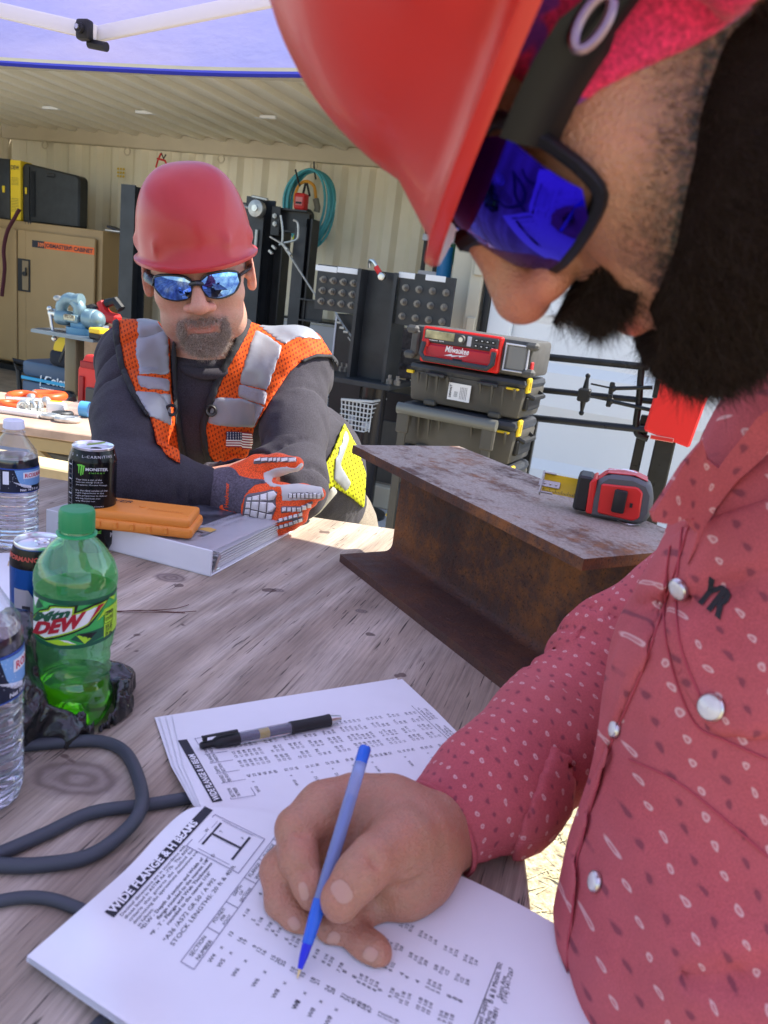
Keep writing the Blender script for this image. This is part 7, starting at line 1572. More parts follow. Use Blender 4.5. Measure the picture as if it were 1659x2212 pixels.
# vest: pieces cut to their outlines over the same body
def mesh_cloth(m, col, fluor=False, hole=True):
    q = cloth(m, col, .75, 700, .2, 0, .4); t = q.node_tree; b = bsdf(q)
    if hole:
        a = attr(t, 'uvm'); vo = t.nodes.new('ShaderNodeTexVoronoi'); vo.voronoi_dimensions = '2D'; vo.inputs['Scale'].default_value = 1; vo.inputs['Randomness'].default_value = .12
        mp = mapping(t, a.outputs['Vector'], (170, 110, 1), (0, 0, R_(20))); t.links.new(mp, vo.inputs['Vector']); mk_ = ramp(t, vo.outputs['Distance'], [(.20, 1), (.30, 0)]); src = b.inputs['Base Color'].links[0].from_socket; x = mix(t, 'MIX', .5, src, (col[0] * .28, col[1] * .18, .004)); t.links.new(mk_.outputs[0], x.inputs[0]); t.links.new(x.outputs[2], b.inputs['Base Color'])
    b.inputs['Transmission Weight'].default_value = 0
    tr = t.nodes.new('ShaderNodeBsdfTranslucent'); tr.inputs[0].default_value = tuple(col) + (1,); ms = t.nodes.new('ShaderNodeMixShader'); ms.inputs[0].default_value = .3; t.links.new(b.outputs[0], ms.inputs[1]); t.links.new(tr.outputs[0], ms.inputs[2]); t.links.new(ms.outputs[0], t.nodes['Material Output'].inputs[0])
    return q
m_vo = mesh_cloth('orange_mesh', (.95, .125, .006)); m_vy = mesh_cloth('lime_cloth', (.75, .80, .02)); m_tape = mat('reflective_tape', (.30, .315, .33), .42, .25, bump=.15, bs=60, bdist=.003); m_bind_ = mat('black_binding', (.02, .02, .022), .8); m_web = mat('grey_webbing', (.30, .29, .31), .8, bump=1, bs=420)
c3 = lambda x, y: (192.0 + .3968 * x, 329.2 + .3968 * y)     # pixels of the 350..1500 x 600..2200 crop
def c3s(L): return [c3(*q) for q in L]
oR = c3s([(160, 890), (240, 830), (330, 800), (350, 830), (400, 960), (440, 1010), (452, 1300), (480, 1500), (500, 1700), (420, 1650), (365, 1560), (330, 1430), (250, 1300), (190, 1150), (165, 1010)])
oL = c3s([(915, 728), (985, 745), (1110, 830), (1230, 950), (1330, 1110), (1240, 1105), (1150, 1145), (1090, 1200), (990, 1350), (900, 1500), (860, 1700), (700, 1700), (640, 1640), (620, 1520), (660, 1400), (720, 1210), (800, 1030), (880, 890)])
oP = c3s([(1325, 1110), (1385, 1180), (1400, 1300), (1385, 1480), (1340, 1600), (1290, 1720), (1230, 1800), (1190, 1900), (1190, 1960), (1300, 1850), (1360, 1480), (1368, 1300), (1340, 1180)])
yel = c3s([(1390, 1470), (1460, 1600), (1510, 1750), (1500, 1940), (1430, 1880), (1330, 1820), (1250, 1870), (1150, 1960), (1170, 1900), (1250, 1760), (1330, 1620)])
def vest_uv(P):
    u, v, d = uvd(P); return np.stack([u * 1.45 / F, v * 1.45 / F, 0 * u], 1)
fv = Field((-.62, 1.15, TZ - .16), (.14, 2.02, 1.40), .0046); man_body(fv, g=.008); X, Y, Z = fv.grid(); U, V, Dp = pix(fv); vb = folds(fv, 1.0); vb = arm_rings(fv, vb, shR, elR, .011, 3.2); vb = arm_rings(fv, vb, elR, wrR, .011, 4.2, 1); vb = arm_rings(fv, vb, shL, elL, .011, 3.0, 2); vb = np.maximum(vb, np.where(Y < 1.42, (TZ + .002) - Z, -1) + 0 * X)
def piece(name, polys, off, m, near=None, far=1.86, label=None, kind=None):
    r = prism_cut(fv, vb, polys, U, V, Dp, off, near, far); P, Q = fv.mesh(r, relax=2); P, Q = big_islands(P, Q)
    return mk(name, P, Q, m, man, {'uvm': vest_uv(P)}, label, world=True)
vest_parts = []
piece('vest_front', [oR], .0065, m_vo); piece('vest_front', [oL], .0065, m_vo)
piece('vest_back', [yel], .010, m_vy, far=2.4, label='lime vest lining in full sun'); piece('vest_side', [oP], .010, m_vo, far=1.9)
# silver tape and webbing
for k, pl in enumerate(([(240, 860), (330, 800), (380, 930), (437, 1010), (440, 1210), (270, 1215), (250, 1080), (262, 930)], [(920, 945), (1000, 915), (1110, 912), (1200, 940), (1280, 1030), (1200, 1010), (1130, 1015), (1060, 1050), (990, 1000)], [(905, 960), (990, 1005), (1058, 1055), (1010, 1200), (970, 1300), (815, 1262), (840, 1150)], [(235, 1292), (300, 1300), (446, 1312), (448, 1390), (452, 1495), (400, 1470), (330, 1440), (280, 1360)], [(685, 1330), (820, 1330), (960, 1378), (900, 1500), (770, 1500), (640, 1478), (650, 1400)])): piece('reflective_tape', [c3s(pl)], .0085, m_tape)
piece('vest_hem', [c3s([(1335, 1815), (1355, 1850), (1260, 1960), (1190, 2010), (1150, 2000), (1240, 1900)])], .013, m_gwh_ := mat('pale_hem', (.5, .48, .42), .7), far=2.4)
piece('reflective_tape', [c3s([(1400, 1500), (1420, 1560), (1370, 1700), (1430, 1800), (1400, 1850), (1330, 1780), (1345, 1660)])], .013, m_tape, far=2.3)
for pl in ([(255, 1212), (440, 1232), (440, 1305), (275, 1280)], [(812, 1258), (975, 1300), (960, 1378), (808, 1332)]): piece('webbing_strap', [c3s(pl)], .0105, m_web)
for pl in ([(455, 1020), (476, 1040), (482, 1300), (505, 1500), (535, 1690), (500, 1700), (475, 1520), (455, 1300), (448, 1100)], [(860, 850), (912, 860), (860, 1000), (740, 1210), (680, 1360), (640, 1490), (655, 1640), (690, 1720), (650, 1720), (610, 1600), (600, 1480), (640, 1340), (700, 1200), (790, 1030)], [(125, 885), (160, 880), (170, 1010), (195, 1160), (260, 1310), (335, 1440), (315, 1440), (225, 1310), (160, 1160), (130, 1000)], [(1150, 1130), (1240, 1095), (1330, 1100), (1385, 1170), (1405, 1300), (1390, 1480), (1310, 1650), (1300, 1640), (1375, 1470), (1385, 1300), (1365, 1190), (1320, 1120), (1240, 1115), (1160, 1150)]): piece('black_edging', [c3s(pl)], .0105, m_bind_)
for pl in ([(350, 1500), (430, 1530), (440, 1620), (370, 1590)], [(750, 1640), (860, 1640), (850, 1720), (745, 1710)]): piece('pocket_flap', [c3s(pl)], .0095, m_vo)
vbv = bvh_of(*[o for o in man.children if o.type == 'MESH' and o.name.split('.')[0] in ('vest_front', 'shirt', 'reflective_tape')])
cv = caster(vbv, .0035)
for (x, y) in ((440, 1405), (668, 1405)):
    u, v = c3(x, y); q = cv(u, v); rg = MB(); nrm = (Vector(CAM) - q).normalized(); M_ = Matrix.Translation(q + nrm * .003) @ nrm.to_track_quat('Z', 'Y').to_matrix().to_4x4(); ring = [M_ @ Vector((.0088 * math.cos(a_), .0088 * math.sin(a_), 0)) for a_ in [k * math.pi / 10 for k in range(20)]]; rg.tube(ring, .0032, 6, closed=True); rg.build('grommet', m_black, man, world=True, sm=60)
# flag patch
p = Print(); fx = lambda s, t_: c3(746 + 140 * s + 4 * math.sin(s * 5), 1516 + (82 if s < .62 else 90) * (1 - t_) + s * (4 - 2) + 14 * (1 - t_) * 0 + 8 * max(0, s - .5))
for i in range(13): p.rect(0, i / 13, 1, (i + 1) / 13, 0 if i % 2 == 0 else 1)
p2 = p; p.rect(0, 6 / 13, .60, 1, 2)
for j in range(5):
    for i in range(6): cx_, cy_ = .05 + i * .10, 6 / 13 + .055 + j * .105; p.poly([(cx_ + (.026 if k % 2 == 0 else .011) * math.cos(1.57 + k * .628) , cy_ + (.042 if k % 2 == 0 else .018) * math.sin(1.57 + k * .628)) for k in range(10)], 3)
cflag = caster(vbv, .0045)
def flagp(x, y, dz=0):
    q = fx(x, y); r = cflag(*q); return None if r is None else r - Vector(ray(*q)).normalized() * (dz)
p.build('flag_patch', flagp, None, man, mats=[mat('flag_red', (.30, .02, .05), .7), m_inkw, mat('flag_blue', (.012, .02, .07), .7), mat('flag_white', (.8, .8, .8), .7)], sub=.12, world=True, layer=2e-5)
# trousers
ft2 = Field((-.55, 1.45, .0), (.30, 2.45, 1.12), .010); kn = [Vector((.02, 1.75, .52)), Vector((.12, 1.95, .52))]
ft2.chain([(wa, .125), (hp_, .142)], k=.05, m=.06); hx = hp_ + Vector((0, 0, -.04)); ankL = Vector((-.02, 2.15, .09)); ankR = Vector((-.26, 2.1, .09)); k1 = Vector((-.05, 1.98, .50)); k2 = Vector((-.26, 1.95, .50))
ft2.chain([(hx + Vector((.06, 0, 0)), .115), (k1, .075), (ankL, .065)], k=.04, m=.05); ft2.chain([(hx + Vector((-.09, 0, 0)), .115), (k2, .075), (ankR, .065)], k=.04, m=.05)
a2 = folds(ft2, 1.3); X2, Y2, Z2 = ft2.grid(); a2 = np.maximum(a2, Z2 - .99 + 0 * X2); tP, tQ = ft2.mesh(a2); mk('trousers', tP, tQ, cloth('khaki_canvas', (.22, .18, .13), .9, 500), man, world=True)
for an in (ankL, ankR):
    mb = MB(); mb.box((an.x, an.y - .06, .05), (.10, .29, .09), bev=.03, seg=3); mb.build('boot', mat('brown_boot', (.10, .05, .025), .6), man, world=True)
# glove
m_gor = cloth('glove_orange', (.92, .10, .012), .7, 500, .4, .1); m_ggr = cloth('glove_grey_knit', (.10, .085, .105), .85, 260, .7, .1); m_gwh = mat('glove_leather', (.62, .61, .56), .6, bump=.3, bs=90); m_gpad = mat('glove_pad_white', (.78, .77, .72), .45); m_gpg = mat('glove_pad_grey', (.14, .125, .13), .5)
c2 = lambda x, y: (219.4 + .2976 * x, 932.6 + .2976 * y)
def GP(x, y, d): return D(*c2(x, y), d)
gf = Field(np.array(GP(1230, 460, 1.33)) - np.array([.16, .12, .12]), np.array(GP(1230, 460, 1.33)) + np.array([.15, .12, .11]), .0023)
gw = GP(905, 440, 1.345)
gf.chain([(GP(890, 425, 1.35), .040), (GP(1000, 470, 1.335), .041)], k=.01); gf.ell(GP(950, 560, 1.335), (.03, .03, .022), k=.02)
gf.chain([(GP(1000, 480, 1.335), .038), (GP(1130, 520, 1.325), .040), (GP(1190, 540, 1.32), .034)], k=.02); gf.ell(GP(1130, 620, 1.325), (.036, .028, .03), k=.02); gf.ell(GP(1120, 450, 1.325), (.035, .028, .03), k=.02)
gf.chain([(GP(1030, 330, 1.335), .028), (GP(1130, 262, 1.33), .0205), (GP(1280, 235, 1.32), .0165), (GP(1415, 232, 1.315), .0125)], k=.014)
gf.chain([(GP(1170, 440, 1.32), .024), (GP(1300, 448, 1.305), .0165), (GP(1460, 448, 1.30), .0145), (GP(1580, 452, 1.30), .0115)], k=.012)
gf.chain([(GP(1190, 545, 1.315), .020), (GP(1320, 570, 1.30), .0145), (GP(1430, 545, 1.30), .013), (GP(1520, 505, 1.31), .011)], k=.010)
gf.chain([(GP(1190, 615, 1.315), .018), (GP(1290, 650, 1.30), .0135), (GP(1390, 615, 1.30), .012), (GP(1450, 580, 1.31), .0105)], k=.010)
gf.chain([(GP(1180, 670, 1.315), .016), (GP(1270, 700, 1.31), .0120), (GP(1370, 665, 1.31), .011), (GP(1450, 630, 1.315), .010)], k=.010)
gX, gY, gZ = gf.grid(); gU, gV, gD = pix(gf); ga = gf.a + .0007 * wav(gX, gY, gZ, 120, 8)
glove = bpy.data.objects.new('glove', None); COL.objects.link(glove); glove.parent = man; glove.matrix_parent_inverse = wm(man).inverted(); glove['label'] = 'orange, grey and white impact glove'
def gpiece(name, polys, off, m, sub=None):
    r = prism_cut(gf, ga, [[c2(*q) for q in pl] for pl in polys], gU, gV, gD, off)
    P, Q = gf.mesh(r, relax=1); return mk(name, P, Q, m, glove, world=True)
P, Q = gf.mesh(ga); mk('glove_shell', P, Q, m_gor, glove, world=True)
gpiece('knit_cuff', [[(740, 200), (960, 262), (1010, 320), (1090, 340), (1180, 345), (1200, 380), (1120, 385), (1050, 450), (1015, 540), (1020, 620), (960, 580), (880, 640), (740, 640)]], .0009, m_ggr)
gpiece('leather_palm', [[(1170, 300), (1260, 262), (1340, 250), (1400, 262), (1450, 220), (1470, 240), (1420, 300), (1360, 320), (1240, 335), (1240, 370), (1300, 385), (1430, 375), (1600, 400), (1620, 470), (1560, 490), (1420, 500), (1310, 505), (1300, 400), (1230, 405), (1180, 360)]], .0010, m_gwh)
gpiece('cuff_tab', [[(850, 545), (880, 520), (885, 560), (970, 585), (960, 600), (880, 600)]], .002, m_gor)
gpiece('pad_backing', [[(1040, 470), (1060, 450), (1190, 430), (1240, 415), (1280, 440), (1265, 490), (1270, 560), (1250, 600), (1215, 690), (1180, 705), (1040, 640), (1020, 600)], [(1350, 440), (1450, 435), (1600, 445), (1600, 490), (1450, 490), (1350, 485)], [(1300, 540), (1440, 540), (1530, 500), (1540, 520), (1440, 575), (1300, 595)], [(1270, 640), (1400, 610), (1460, 570), (1465, 590), (1400, 640), (1275, 665)], [(1245, 690), (1360, 665), (1455, 610), (1470, 640), (1370, 690), (1250, 715)], [(1095, 220), (1150, 185), (1400, 182), (1425, 205), (1400, 222), (1200, 225), (1110, 240)]], .0016, m_gpg)
pads = []
quadpts = [[(1058, 480), (1090, 475), (1085, 500), (1055, 500)], [(1095, 470), (1145, 460), (1143, 500), (1090, 500)], [(1152, 458), (1200, 445), (1198, 500), (1150, 500)], [(1205, 440), (1250, 430), (1275, 455), (1250, 495), (1205, 500)],
 [(1050, 508), (1083, 508), (1080, 555), (1045, 555)], [(1090, 508), (1142, 508), (1135, 570), (1085, 560)], [(1150, 508), (1197, 512), (1190, 585), (1143, 572)], [(1204, 515), (1240, 515), (1265, 545), (1240, 580), (1198, 588)],
 [(1043, 562), (1078, 562), (1075, 600), (1038, 595)], [(1084, 568), (1134, 576), (1128, 625), (1078, 608)], [(1142, 580), (1190, 592), (1180, 640), (1134, 628)], [(1197, 595), (1240, 600), (1240, 630), (1215, 650), (1188, 642)],
 [(1036, 602), (1073, 608), (1068, 635), (1045, 625)], [(1078, 615), (1126, 632), (1118, 665), (1075, 640)], [(1132, 636), (1180, 648), (1165, 690), (1124, 668)], [(1186, 650), (1222, 655), (1215, 685), (1175, 700)]]
for k in range(8): x = 1362 + k * 29; quadpts.append([(x, 448 + (3 if k % 2 else 0)), (x + 23, 448), (x + 23, 482), (x, 482)])
for k in range(6): x = 1310 + k * 36; y = 552 - max(0, k - 3) * 14; quadpts.append([(x, y), (x + 29, y - 2), (x + 29, y + 26), (x, y + 30)])
for k in range(5): x = 1285 + k * 35; y = 632 - k * 10; quadpts.append([(x, y), (x + 28, y - 8), (x + 30, y + 16), (x + 2, y + 24)])
for k in range(6): x = 1255 + k * 34; y = 690 - k * 11; quadpts.append([(x, y), (x + 27, y - 8), (x + 29, y + 14), (x + 2, y + 22)])
for k, (x, w_) in enumerate(((1108, 45), (1158, 48), (1214, 26), (1246, 20), (1272, 22), (1300, 50), (1356, 55))): quadpts.append([(x, 196 if k else 205), (x + w_, 190), (x + w_, 212), (x, 218)])
gb = bvh_of(*[o for o in glove.children])
gcast = caster(gb, .0012)
for pl in quadpts:
    p = Print(); cx_ = sum(q[0] for q in pl) / len(pl); cy_ = sum(q[1] for q in pl) / len(pl); inn_ = [(cx_ + (x - cx_) * .72, cy_ + (y - cy_) * .66) for x, y in pl]; n_ = len(pl)
    V_ = [gcast(*c2(*q)) for q in pl]; c_off = .0028; Wn = []
    for q in inn_:
        h_ = gcast(*c2(*q)); Wn.append(None if h_ is None else h_ - Vector(ray(*c2(*q))).normalized() * c_off)
    if any(q is None for q in V_ + Wn): continue
    me = bpy.data.meshes.new('impact_pad'); me.from_pydata([tuple(q) for q in V_ + Wn], [], [tuple(range(n_, 2 * n_))] + [(i, (i + 1) % n_, n_ + (i + 1) % n_, n_ + i) for i in range(n_)]); me.shade_smooth(); me.set_sharp_from_angle(angle=R_(50)); link('impact_pad', me, m_gpad, glove, world=True)
p = Print(); v, fc = textmesh('HexArmor', 1, bold=.02); v = (v - v.min(0)) / (v.max(0) - v.min(0)); p.add([c2(935 - 30 * q[1] + 6 * q[0] - 12, 548 - 175 * q[0]) for q in v], fc); p.build('cuff_lettering', caster(gb, .0014), m_gor, glove, world=True, sub=6)
# hat, glasses, facial hair
headM = bpy.data.objects.new('head_gear', None)
def place_local(o): o.matrix_parent_inverse = wm(man).inverted() @ Mg
hh = hard_hat(man, 'hard_hat', Matrix.Translation((0, .006, .038)) @ Matrix.Rotation(R_(-4), 4, 'X'), (.42, .026, .024), sc=.93, wid=.86, brim=.62, amp=.0075, bwid=.075, bz=.030, bh=.012); hh.matrix_parent_inverse = wm(man).inverted() @ Mh; hh['label'] = 'dull red hard hat with rolled brim'
m_mir = mat('blue_mirror_lens', (.12, .26, .95), .03, 1.0); t = m_mir.node_tree; tc = t.nodes.new('ShaderNodeTexCoord'); nn = noise(t, tc.outputs['Object'], 75, 3); cr_ = ramp(t, nn.outputs[0], [(.3, (.05, .12, .6)), (.55, (.18, .40, 1)), (.75, (.5, .75, 1))]); t.links.new(cr_.outputs[0], bsdf(m_mir).inputs['Base Color'])
m_fr = mat('dark_frame', (.03, .035, .045), .25, .2); sg = sunglasses(man, m_mir, m_fr); place_local(sg)
rs = np.random.RandomState(11)
def hair_on(name, P, Q, wt, n, L, w, m, par, place, lay=(0, -.3, -1), mixn=.5, curl=.35, seed=1, jit=.35):
    rs = np.random.RandomState(seed); R, N = surf_sample(P, Q, wt, n, rs); Dv = N * mixn + np.array(lay) * (1 - mixn) + rs.randn(n, 3) * jit; Dv /= np.linalg.norm(Dv, axis=1)[:, None]; Lv = L * (.5 + .7 * rs.rand(n)); o = strands(name, R - N * .0005, Dv, Lv, w, m, par, rs, curl); 
    if place: place(o)
    return o
m_gry = mat('greying_hair', (.36, .29, .24), .7, var=.95, vs=400); m_brn = mat('dark_hair', (.03, .02, .015), .55)
wb = lambda c: (beard_m(*c.T) > .5) * (c[:, 1] < -.05) * 1.0
hair_on('goatee', hP, hQ, wb, 9000, .0110, .00034, m_gry, man, place_local, (0, -.25, -1), .45)
hair_on('cropped_hair', hP, hQ, lambda c: (c[:, 2] > .0) * (c[:, 2] < .06) * (c[:, 1] > -.035) * (np.abs(c[:, 0]) > .05) * (np.abs(c[:, 0]) < .079) * 1.0, 2500, .006, .0003, m_gry, man, place_local, (0, .6, -1), .3)
# ------------------------------------------------------------------ the man writing, close at the right
SN = 1.08; R_n = ortho([[-0.0534, 0.4193, -0.9063], [-0.9986, -0.0219, 0.0487], [0.0006, 0.9076, 0.4199]]); t_n = np.array(D(1372, 26, .345)); Mn = quat4(R_n, t_n) @ Matrix.Scale(SN, 4); Rn3 = np.array(R_n) * SN
near = thing('person', 'bearded man in red hard hat and red printed shirt writing at the right edge', 'person', (.45, .42, 0))
def pl_n(o): o.matrix_parent_inverse = wm(near).inverted() @ Mn
f = head_field(.0022, dict(nose=.97, nosew=1.2)); nP, nQ = f.mesh()
def bmask(x, y, z):
    ax_ = np.abs(x); line = -.066 + (y + .09) * .55; c = sst(line - z, -.008, .010) * (y < .06); mo = sst(-np.sqrt((ax_ / .036) ** 2 + ((z + .0520 + .35 * np.maximum(ax_ - .014, 0)) / .0095) ** 2), -1.3, -.8) * (y < -.075)
    lips = sst(-np.sqrt(((z + .0715) / .0155) ** 2 + (x / .029) ** 2), -1.15, -.85) * (y < -.080); side = sst(ax_, .055, .066) * sst(y, -.012, .01) * sst(.05 - z, 0, .02) * (y < .045)
    return np.clip(np.maximum(np.maximum(c * sst(ax_ + (y > -.06) * .1 + (z < -.085) * .1, .018, .03), mo), side) , 0, 1) * (1 - lips)
hair_m = lambda x, y, z: np.clip(bmask(x, y, z) * (.95 - .40 * sst(z, -.04, .0)) + .55 * sst(-.052 + (y + .09) * .55 - z, -.02, .012) * (y > -.09) + .9 * sst(z, .02, .05) * sst(y, .0, .03) + .25 * sst(-z, .0, .05) * sst(np.abs(x), .03, .05), 0, 1)
nt = head_tone(nP, hair_m); nW = nP @ Rn3.T + t_n
m_skin2 = skin_mat('tanned_skin', (.43, .215, .13), (.49, .175, .105), scale=42, hairc=(.02, .013, .010)); bsdf(m_skin2).inputs['Roughness'].default_value = .42
# --- writing hand: wrist, palm, four unequal bent fingers and the thumb closing on the pen
H = lambda x, y, d: D(493.8 + .4299 * x, 1536 + .4299 * y, d)
hc = np.array(H(640, 800, .53)); fh = Field(hc - .13, hc + .13, .0017)
fh.chain([(H(1260, 610, .645), .027), (H(1080, 640, .595), .0255), (H(960, 660, .568), .027)], k=.01)                                  # wrist
fh.chain([(H(1000, 580, .578), .0255), (H(800, 525, .568), .0255), (H(640, 510, .567), .0215)], k=.018)                                   # back of the hand
fh.chain([(H(970, 790, .556), .0255), (H(860, 845, .545), .0245), (H(700, 800, .548), .023)], k=.02)                                    # heel of the hand
fh.chain([(H(960, 640, .548), .0225), (H(840, 695, .528), .0215)], k=.015)                                                               # thumb base
fh.chain([(H(880, 650, .532), .0215), (H(730, 745, .506), .0150), (H(650, 830, .497), .0142), (H(572, 930, .491), .0126)], k=.008)       # thumb
fh.ell(H(560, 960, .490), (.0115, .0115, .012), k=.006)
fh.chain([(H(620, 470, .568), .0215), (H(480, 500, .556), .0185), (H(345, 590, .537), .0152)], k=.012); fh.chain([(H(345, 590, .537), .0150), (H(352, 740, .520), .0128), (H(405, 880, .510), .0108), (H(420, 935, .507), .0088)], k=.004)   # index
fh.chain([(H(600, 600, .566), .020), (H(400, 680, .552), .0165), (H(265, 800, .535), .0145)], k=.008); fh.chain([(H(265, 800, .535), .0145), (H(275, 960, .522), .0122), (H(345, 1060, .514), .0105), (H(375, 1090, .512), .0088)], k=.004)  # middle
fh.chain([(H(720, 800, .552), .019), (H(690, 980, .533), .0150)], k=.010); fh.chain([(H(690, 990, .530), .0148), (H(590, 1060, .515), .0125), (H(515, 1110, .508), .0105)], k=.004)          # ring
fh.chain([(H(560, 1010, .533), .014), (H(600, 1110, .513), .0122)], k=.008); fh.chain([(H(600, 1115, .512), .0122), (H(680, 1180, .501), .0112), (H(735, 1215, .496), .0105), (H(745, 1225, .495), .0092)], k=.004)                        # little finger
hX, hY, hZ = fh.grid(); ha = fh.a
def crease(pts, r, dep):
    global ha
    for p_, q_ in zip(pts[:-1], pts[1:]):
        a_ = np.array(p_); b_ = np.array(q_); ba = b_ - a_; tt = np.clip(((hX - a_[0]) * ba[0] + (hY - a_[1]) * ba[1] + (hZ - a_[2]) * ba[2]) / (ba @ ba), 0, 1); dd = np.sqrt((hX - a_[0] - ba[0] * tt) ** 2 + (hY - a_[1] - ba[1] * tt) ** 2 + (hZ - a_[2] - ba[2] * tt) ** 2); ha = ha + 1.7 * dep * np.exp(-(dd / r) ** 2)
crease([H(930, 830, .520), H(860, 860, .516)], .005, .0022); crease([H(1000, 700, .530), H(930, 760, .515)], .004, .0016); crease([H(960, 730, .525), H(900, 800, .510)], .003, .0012)
for (x_, y_, d_) in ((700, 735, .490), (715, 755, .489), (690, 715, .492)): crease([H(x_ - 12, y_ - 30, d_), H(x_ + 25, y_ + 30, d_)], .0022, .0009)
for (x_, y_, d_) in ((350, 600, .522), (360, 620, .520), (375, 800, .506), (300, 960, .508), (600, 1070, .500)): crease([H(x_ - 25, y_, d_), H(x_ + 25, y_ + 6, d_)], .0022, .0010)
ha = ha + .00025 * wav(hX, hY, hZ, 260, 8); ha = np.maximum(ha, (ZB + .0012) - hZ)
hP2, hQ2 = fh.mesh(ha, relax=1)
# --- hidden body
hip = Vector((.46, .36, .93)); bel = D(1712, 2080, .515); che = D(1750, 1500, .52); upc = D(1905, 1090, .50); nkb = Vector(t_n) + Vector(Rn3 @ np.array([0, .05, -.17])); sF = D(1660, 1180, .66); sN = D(2250, 1300, .46)
e_ = [(sF, .060), (D(1500, 1310, .745), .054), (D(1330, 1425, .74), .050), (D(1203, 1582, .69), .050), (D(1066, 1705, .640), .0445), (D(940, 1797, .601), .0335)]
eN = [(sN, .065), (Vector((.60, .12, 1.08)), .052), (Vector((.52, .38, .99)), .045)]
def near_body(fd, g=0.0):
    fd.chain([(hip, .150 + g), (bel, .135 + g), (che, .110 + g), (upc, .095 + g), (nkb, .062 + g)], k=.05, m=.05); fd.chain([(upc, .08 + g), (sF, .062 + g)], k=.05); fd.chain([(upc, .085 + g), (sN, .068 + g)], k=.05); fd.chain([(p_, r_ + g) for p_, r_ in e_], k=.02); fd.chain([(p_, r_ + g) for p_, r_ in eN], k=.03)
fb = Field((-.06, -.05, .75), (.80, .95, 1.55), .010); near_body(fb, -.004); b2P, b2Q = fb.mesh()
Pb, Qb = joinpq([(nW, nQ), (b2P, b2Q), (hP2, hQ2)]); tn = np.zeros((len(Pb), 3)); tn[:len(nW)] = nt
mk('body', Pb, Qb, m_skin2, near, {'tone': tn}, world=True)
hbv = BVHTree.FromPolygons([Vector(q) for q in hP2], [tuple(int(i) for i in q) for q in hQ2])
m_nail = mat('fingernail', (.50, .27, .19), .35, sss=.1)
hc5 = lambda x, y: (493.8 + .4299 * x, 1536 + .4299 * y)
for (cx_, cy_, rx_, ry_, an) in ((570, 908, 45, 60, -32), (378, 905, 22, 46, -12), (330, 1068, 26, 34, -35), (528, 1142, 34, 30, -60), (713, 1222, 34, 34, -60)):
    pts = []
    for k in range(20): a_ = k * math.pi / 10; x_, y_ = rx_ * np.sign(math.cos(a_)) * abs(math.cos(a_)) ** .7, ry_ * np.sign(math.sin(a_)) * abs(math.sin(a_)) ** .7; c_, s_ = math.cos(R_(an)), math.sin(R_(an)); pts.append((cx_ + x_ * c_ - y_ * s_, cy_ + x_ * s_ + y_ * c_))
    p = Print(); p.poly([hc5(*q) for q in pts], step=4); p.build('fingernail', caster(hbv, .0005), m_nail, near, world=True)

# --- shirt
def print_shirt():
    m = cloth('red_printed_cotton', (.45, .080, .092), .9, 750, .25, .0, crease=.35, con=.2); t = m.node_tree; b = bsdf(m); a = attr(t, 'uvm'); nz = noise(t, a.outputs['Vector'], 60, 2)
    q = t.nodes.new('ShaderNodeVectorMath'); q.operation = 'SCALE'; q.inputs['Scale'].default_value = 1 / .0122; t.links.new(mapping(t, a.outputs['Vector'], (1, 1, 1), (0, 0, R_(18))), q.inputs[0]); sp = t.nodes.new('ShaderNodeSeparateXYZ'); t.links.new(q.outputs[0], sp.inputs[0])
    jx = mth(t, 'MULTIPLY_ADD', nz.outputs[0], .7, sp.outputs[0]); y = mth(t, 'MULTIPLY_ADD', noise(t, a.outputs['Vector'], 47, 2).outputs[0], .7, sp.outputs[1]); row = mth(t, 'FLOOR', y); par = mth(t, 'MODULO', mth(t, 'ADD', row, 400), 2); x = mth(t, 'MULTIPLY_ADD', par, .5, jx); col = mth(t, 'FLOOR', x)
    fx = mth(t, 'SUBTRACT', mth(t, 'FRACT', x), .5); fy = mth(t, 'SUBTRACT', mth(t, 'FRACT', y), .5); ty = mth(t, 'MODULO', mth(t, 'ADD', mth(t, 'ADD', col, mth(t, 'FLOOR', mth(t, 'MULTIPLY', row, .5))), 800), 2)
    wx = mth(t, 'DIVIDE', mth(t, 'ADD', fx, mth(t, 'MULTIPLY', fy, .35)), mth(t, 'MULTIPLY_ADD', fy, .9, .62)); d = mth(t, 'SQRT', mth(t, 'ADD', mth(t, 'POWER', mth(t, 'ABSOLUTE', mth(t, 'MULTIPLY', wx, 1.15)), 2), mth(t, 'POWER', mth(t, 'ABSOLUTE', mth(t, 'MULTIPLY', fy, 1.25)), 2)))
    ring = ramp(t, d, [(.09, .35), (.14, 1), (.20, 1), (.26, 0)]); dark = ramp(t, d, [(.18, 1), (.24, .3), (.28, .35), (.32, 0)]); base = b.inputs['Base Color'].links[0].from_socket
    fade = noise(t, a.outputs['Vector'], 9, 4); c0 = mix(t, 'MIX', .5, base, (.50, .12, .13)); t.links.new(mth(t, 'MULTIPLY', ramp(t, fade.outputs[0], [(.4, 0), (.7, .55)]).outputs[0], 1), c0.inputs[0])
    c1 = mix(t, 'MIX', .5, c0.outputs[2], (.66, .40, .38)); t.links.new(mth(t, 'MULTIPLY', mth(t, 'MULTIPLY', ring.outputs[0], mth(t, 'SUBTRACT', 1, ty)), .85), c1.inputs[0])
    c2_ = mix(t, 'MIX', .5, c1.outputs[2], (.17, .035, .055)); t.links.new(mth(t, 'MULTIPLY', mth(t, 'MULTIPLY', dark.outputs[0], ty), .75), c2_.inputs[0]); t.links.new(c2_.outputs[2], b.inputs['Base Color']); return m
m_prt = print_shirt()
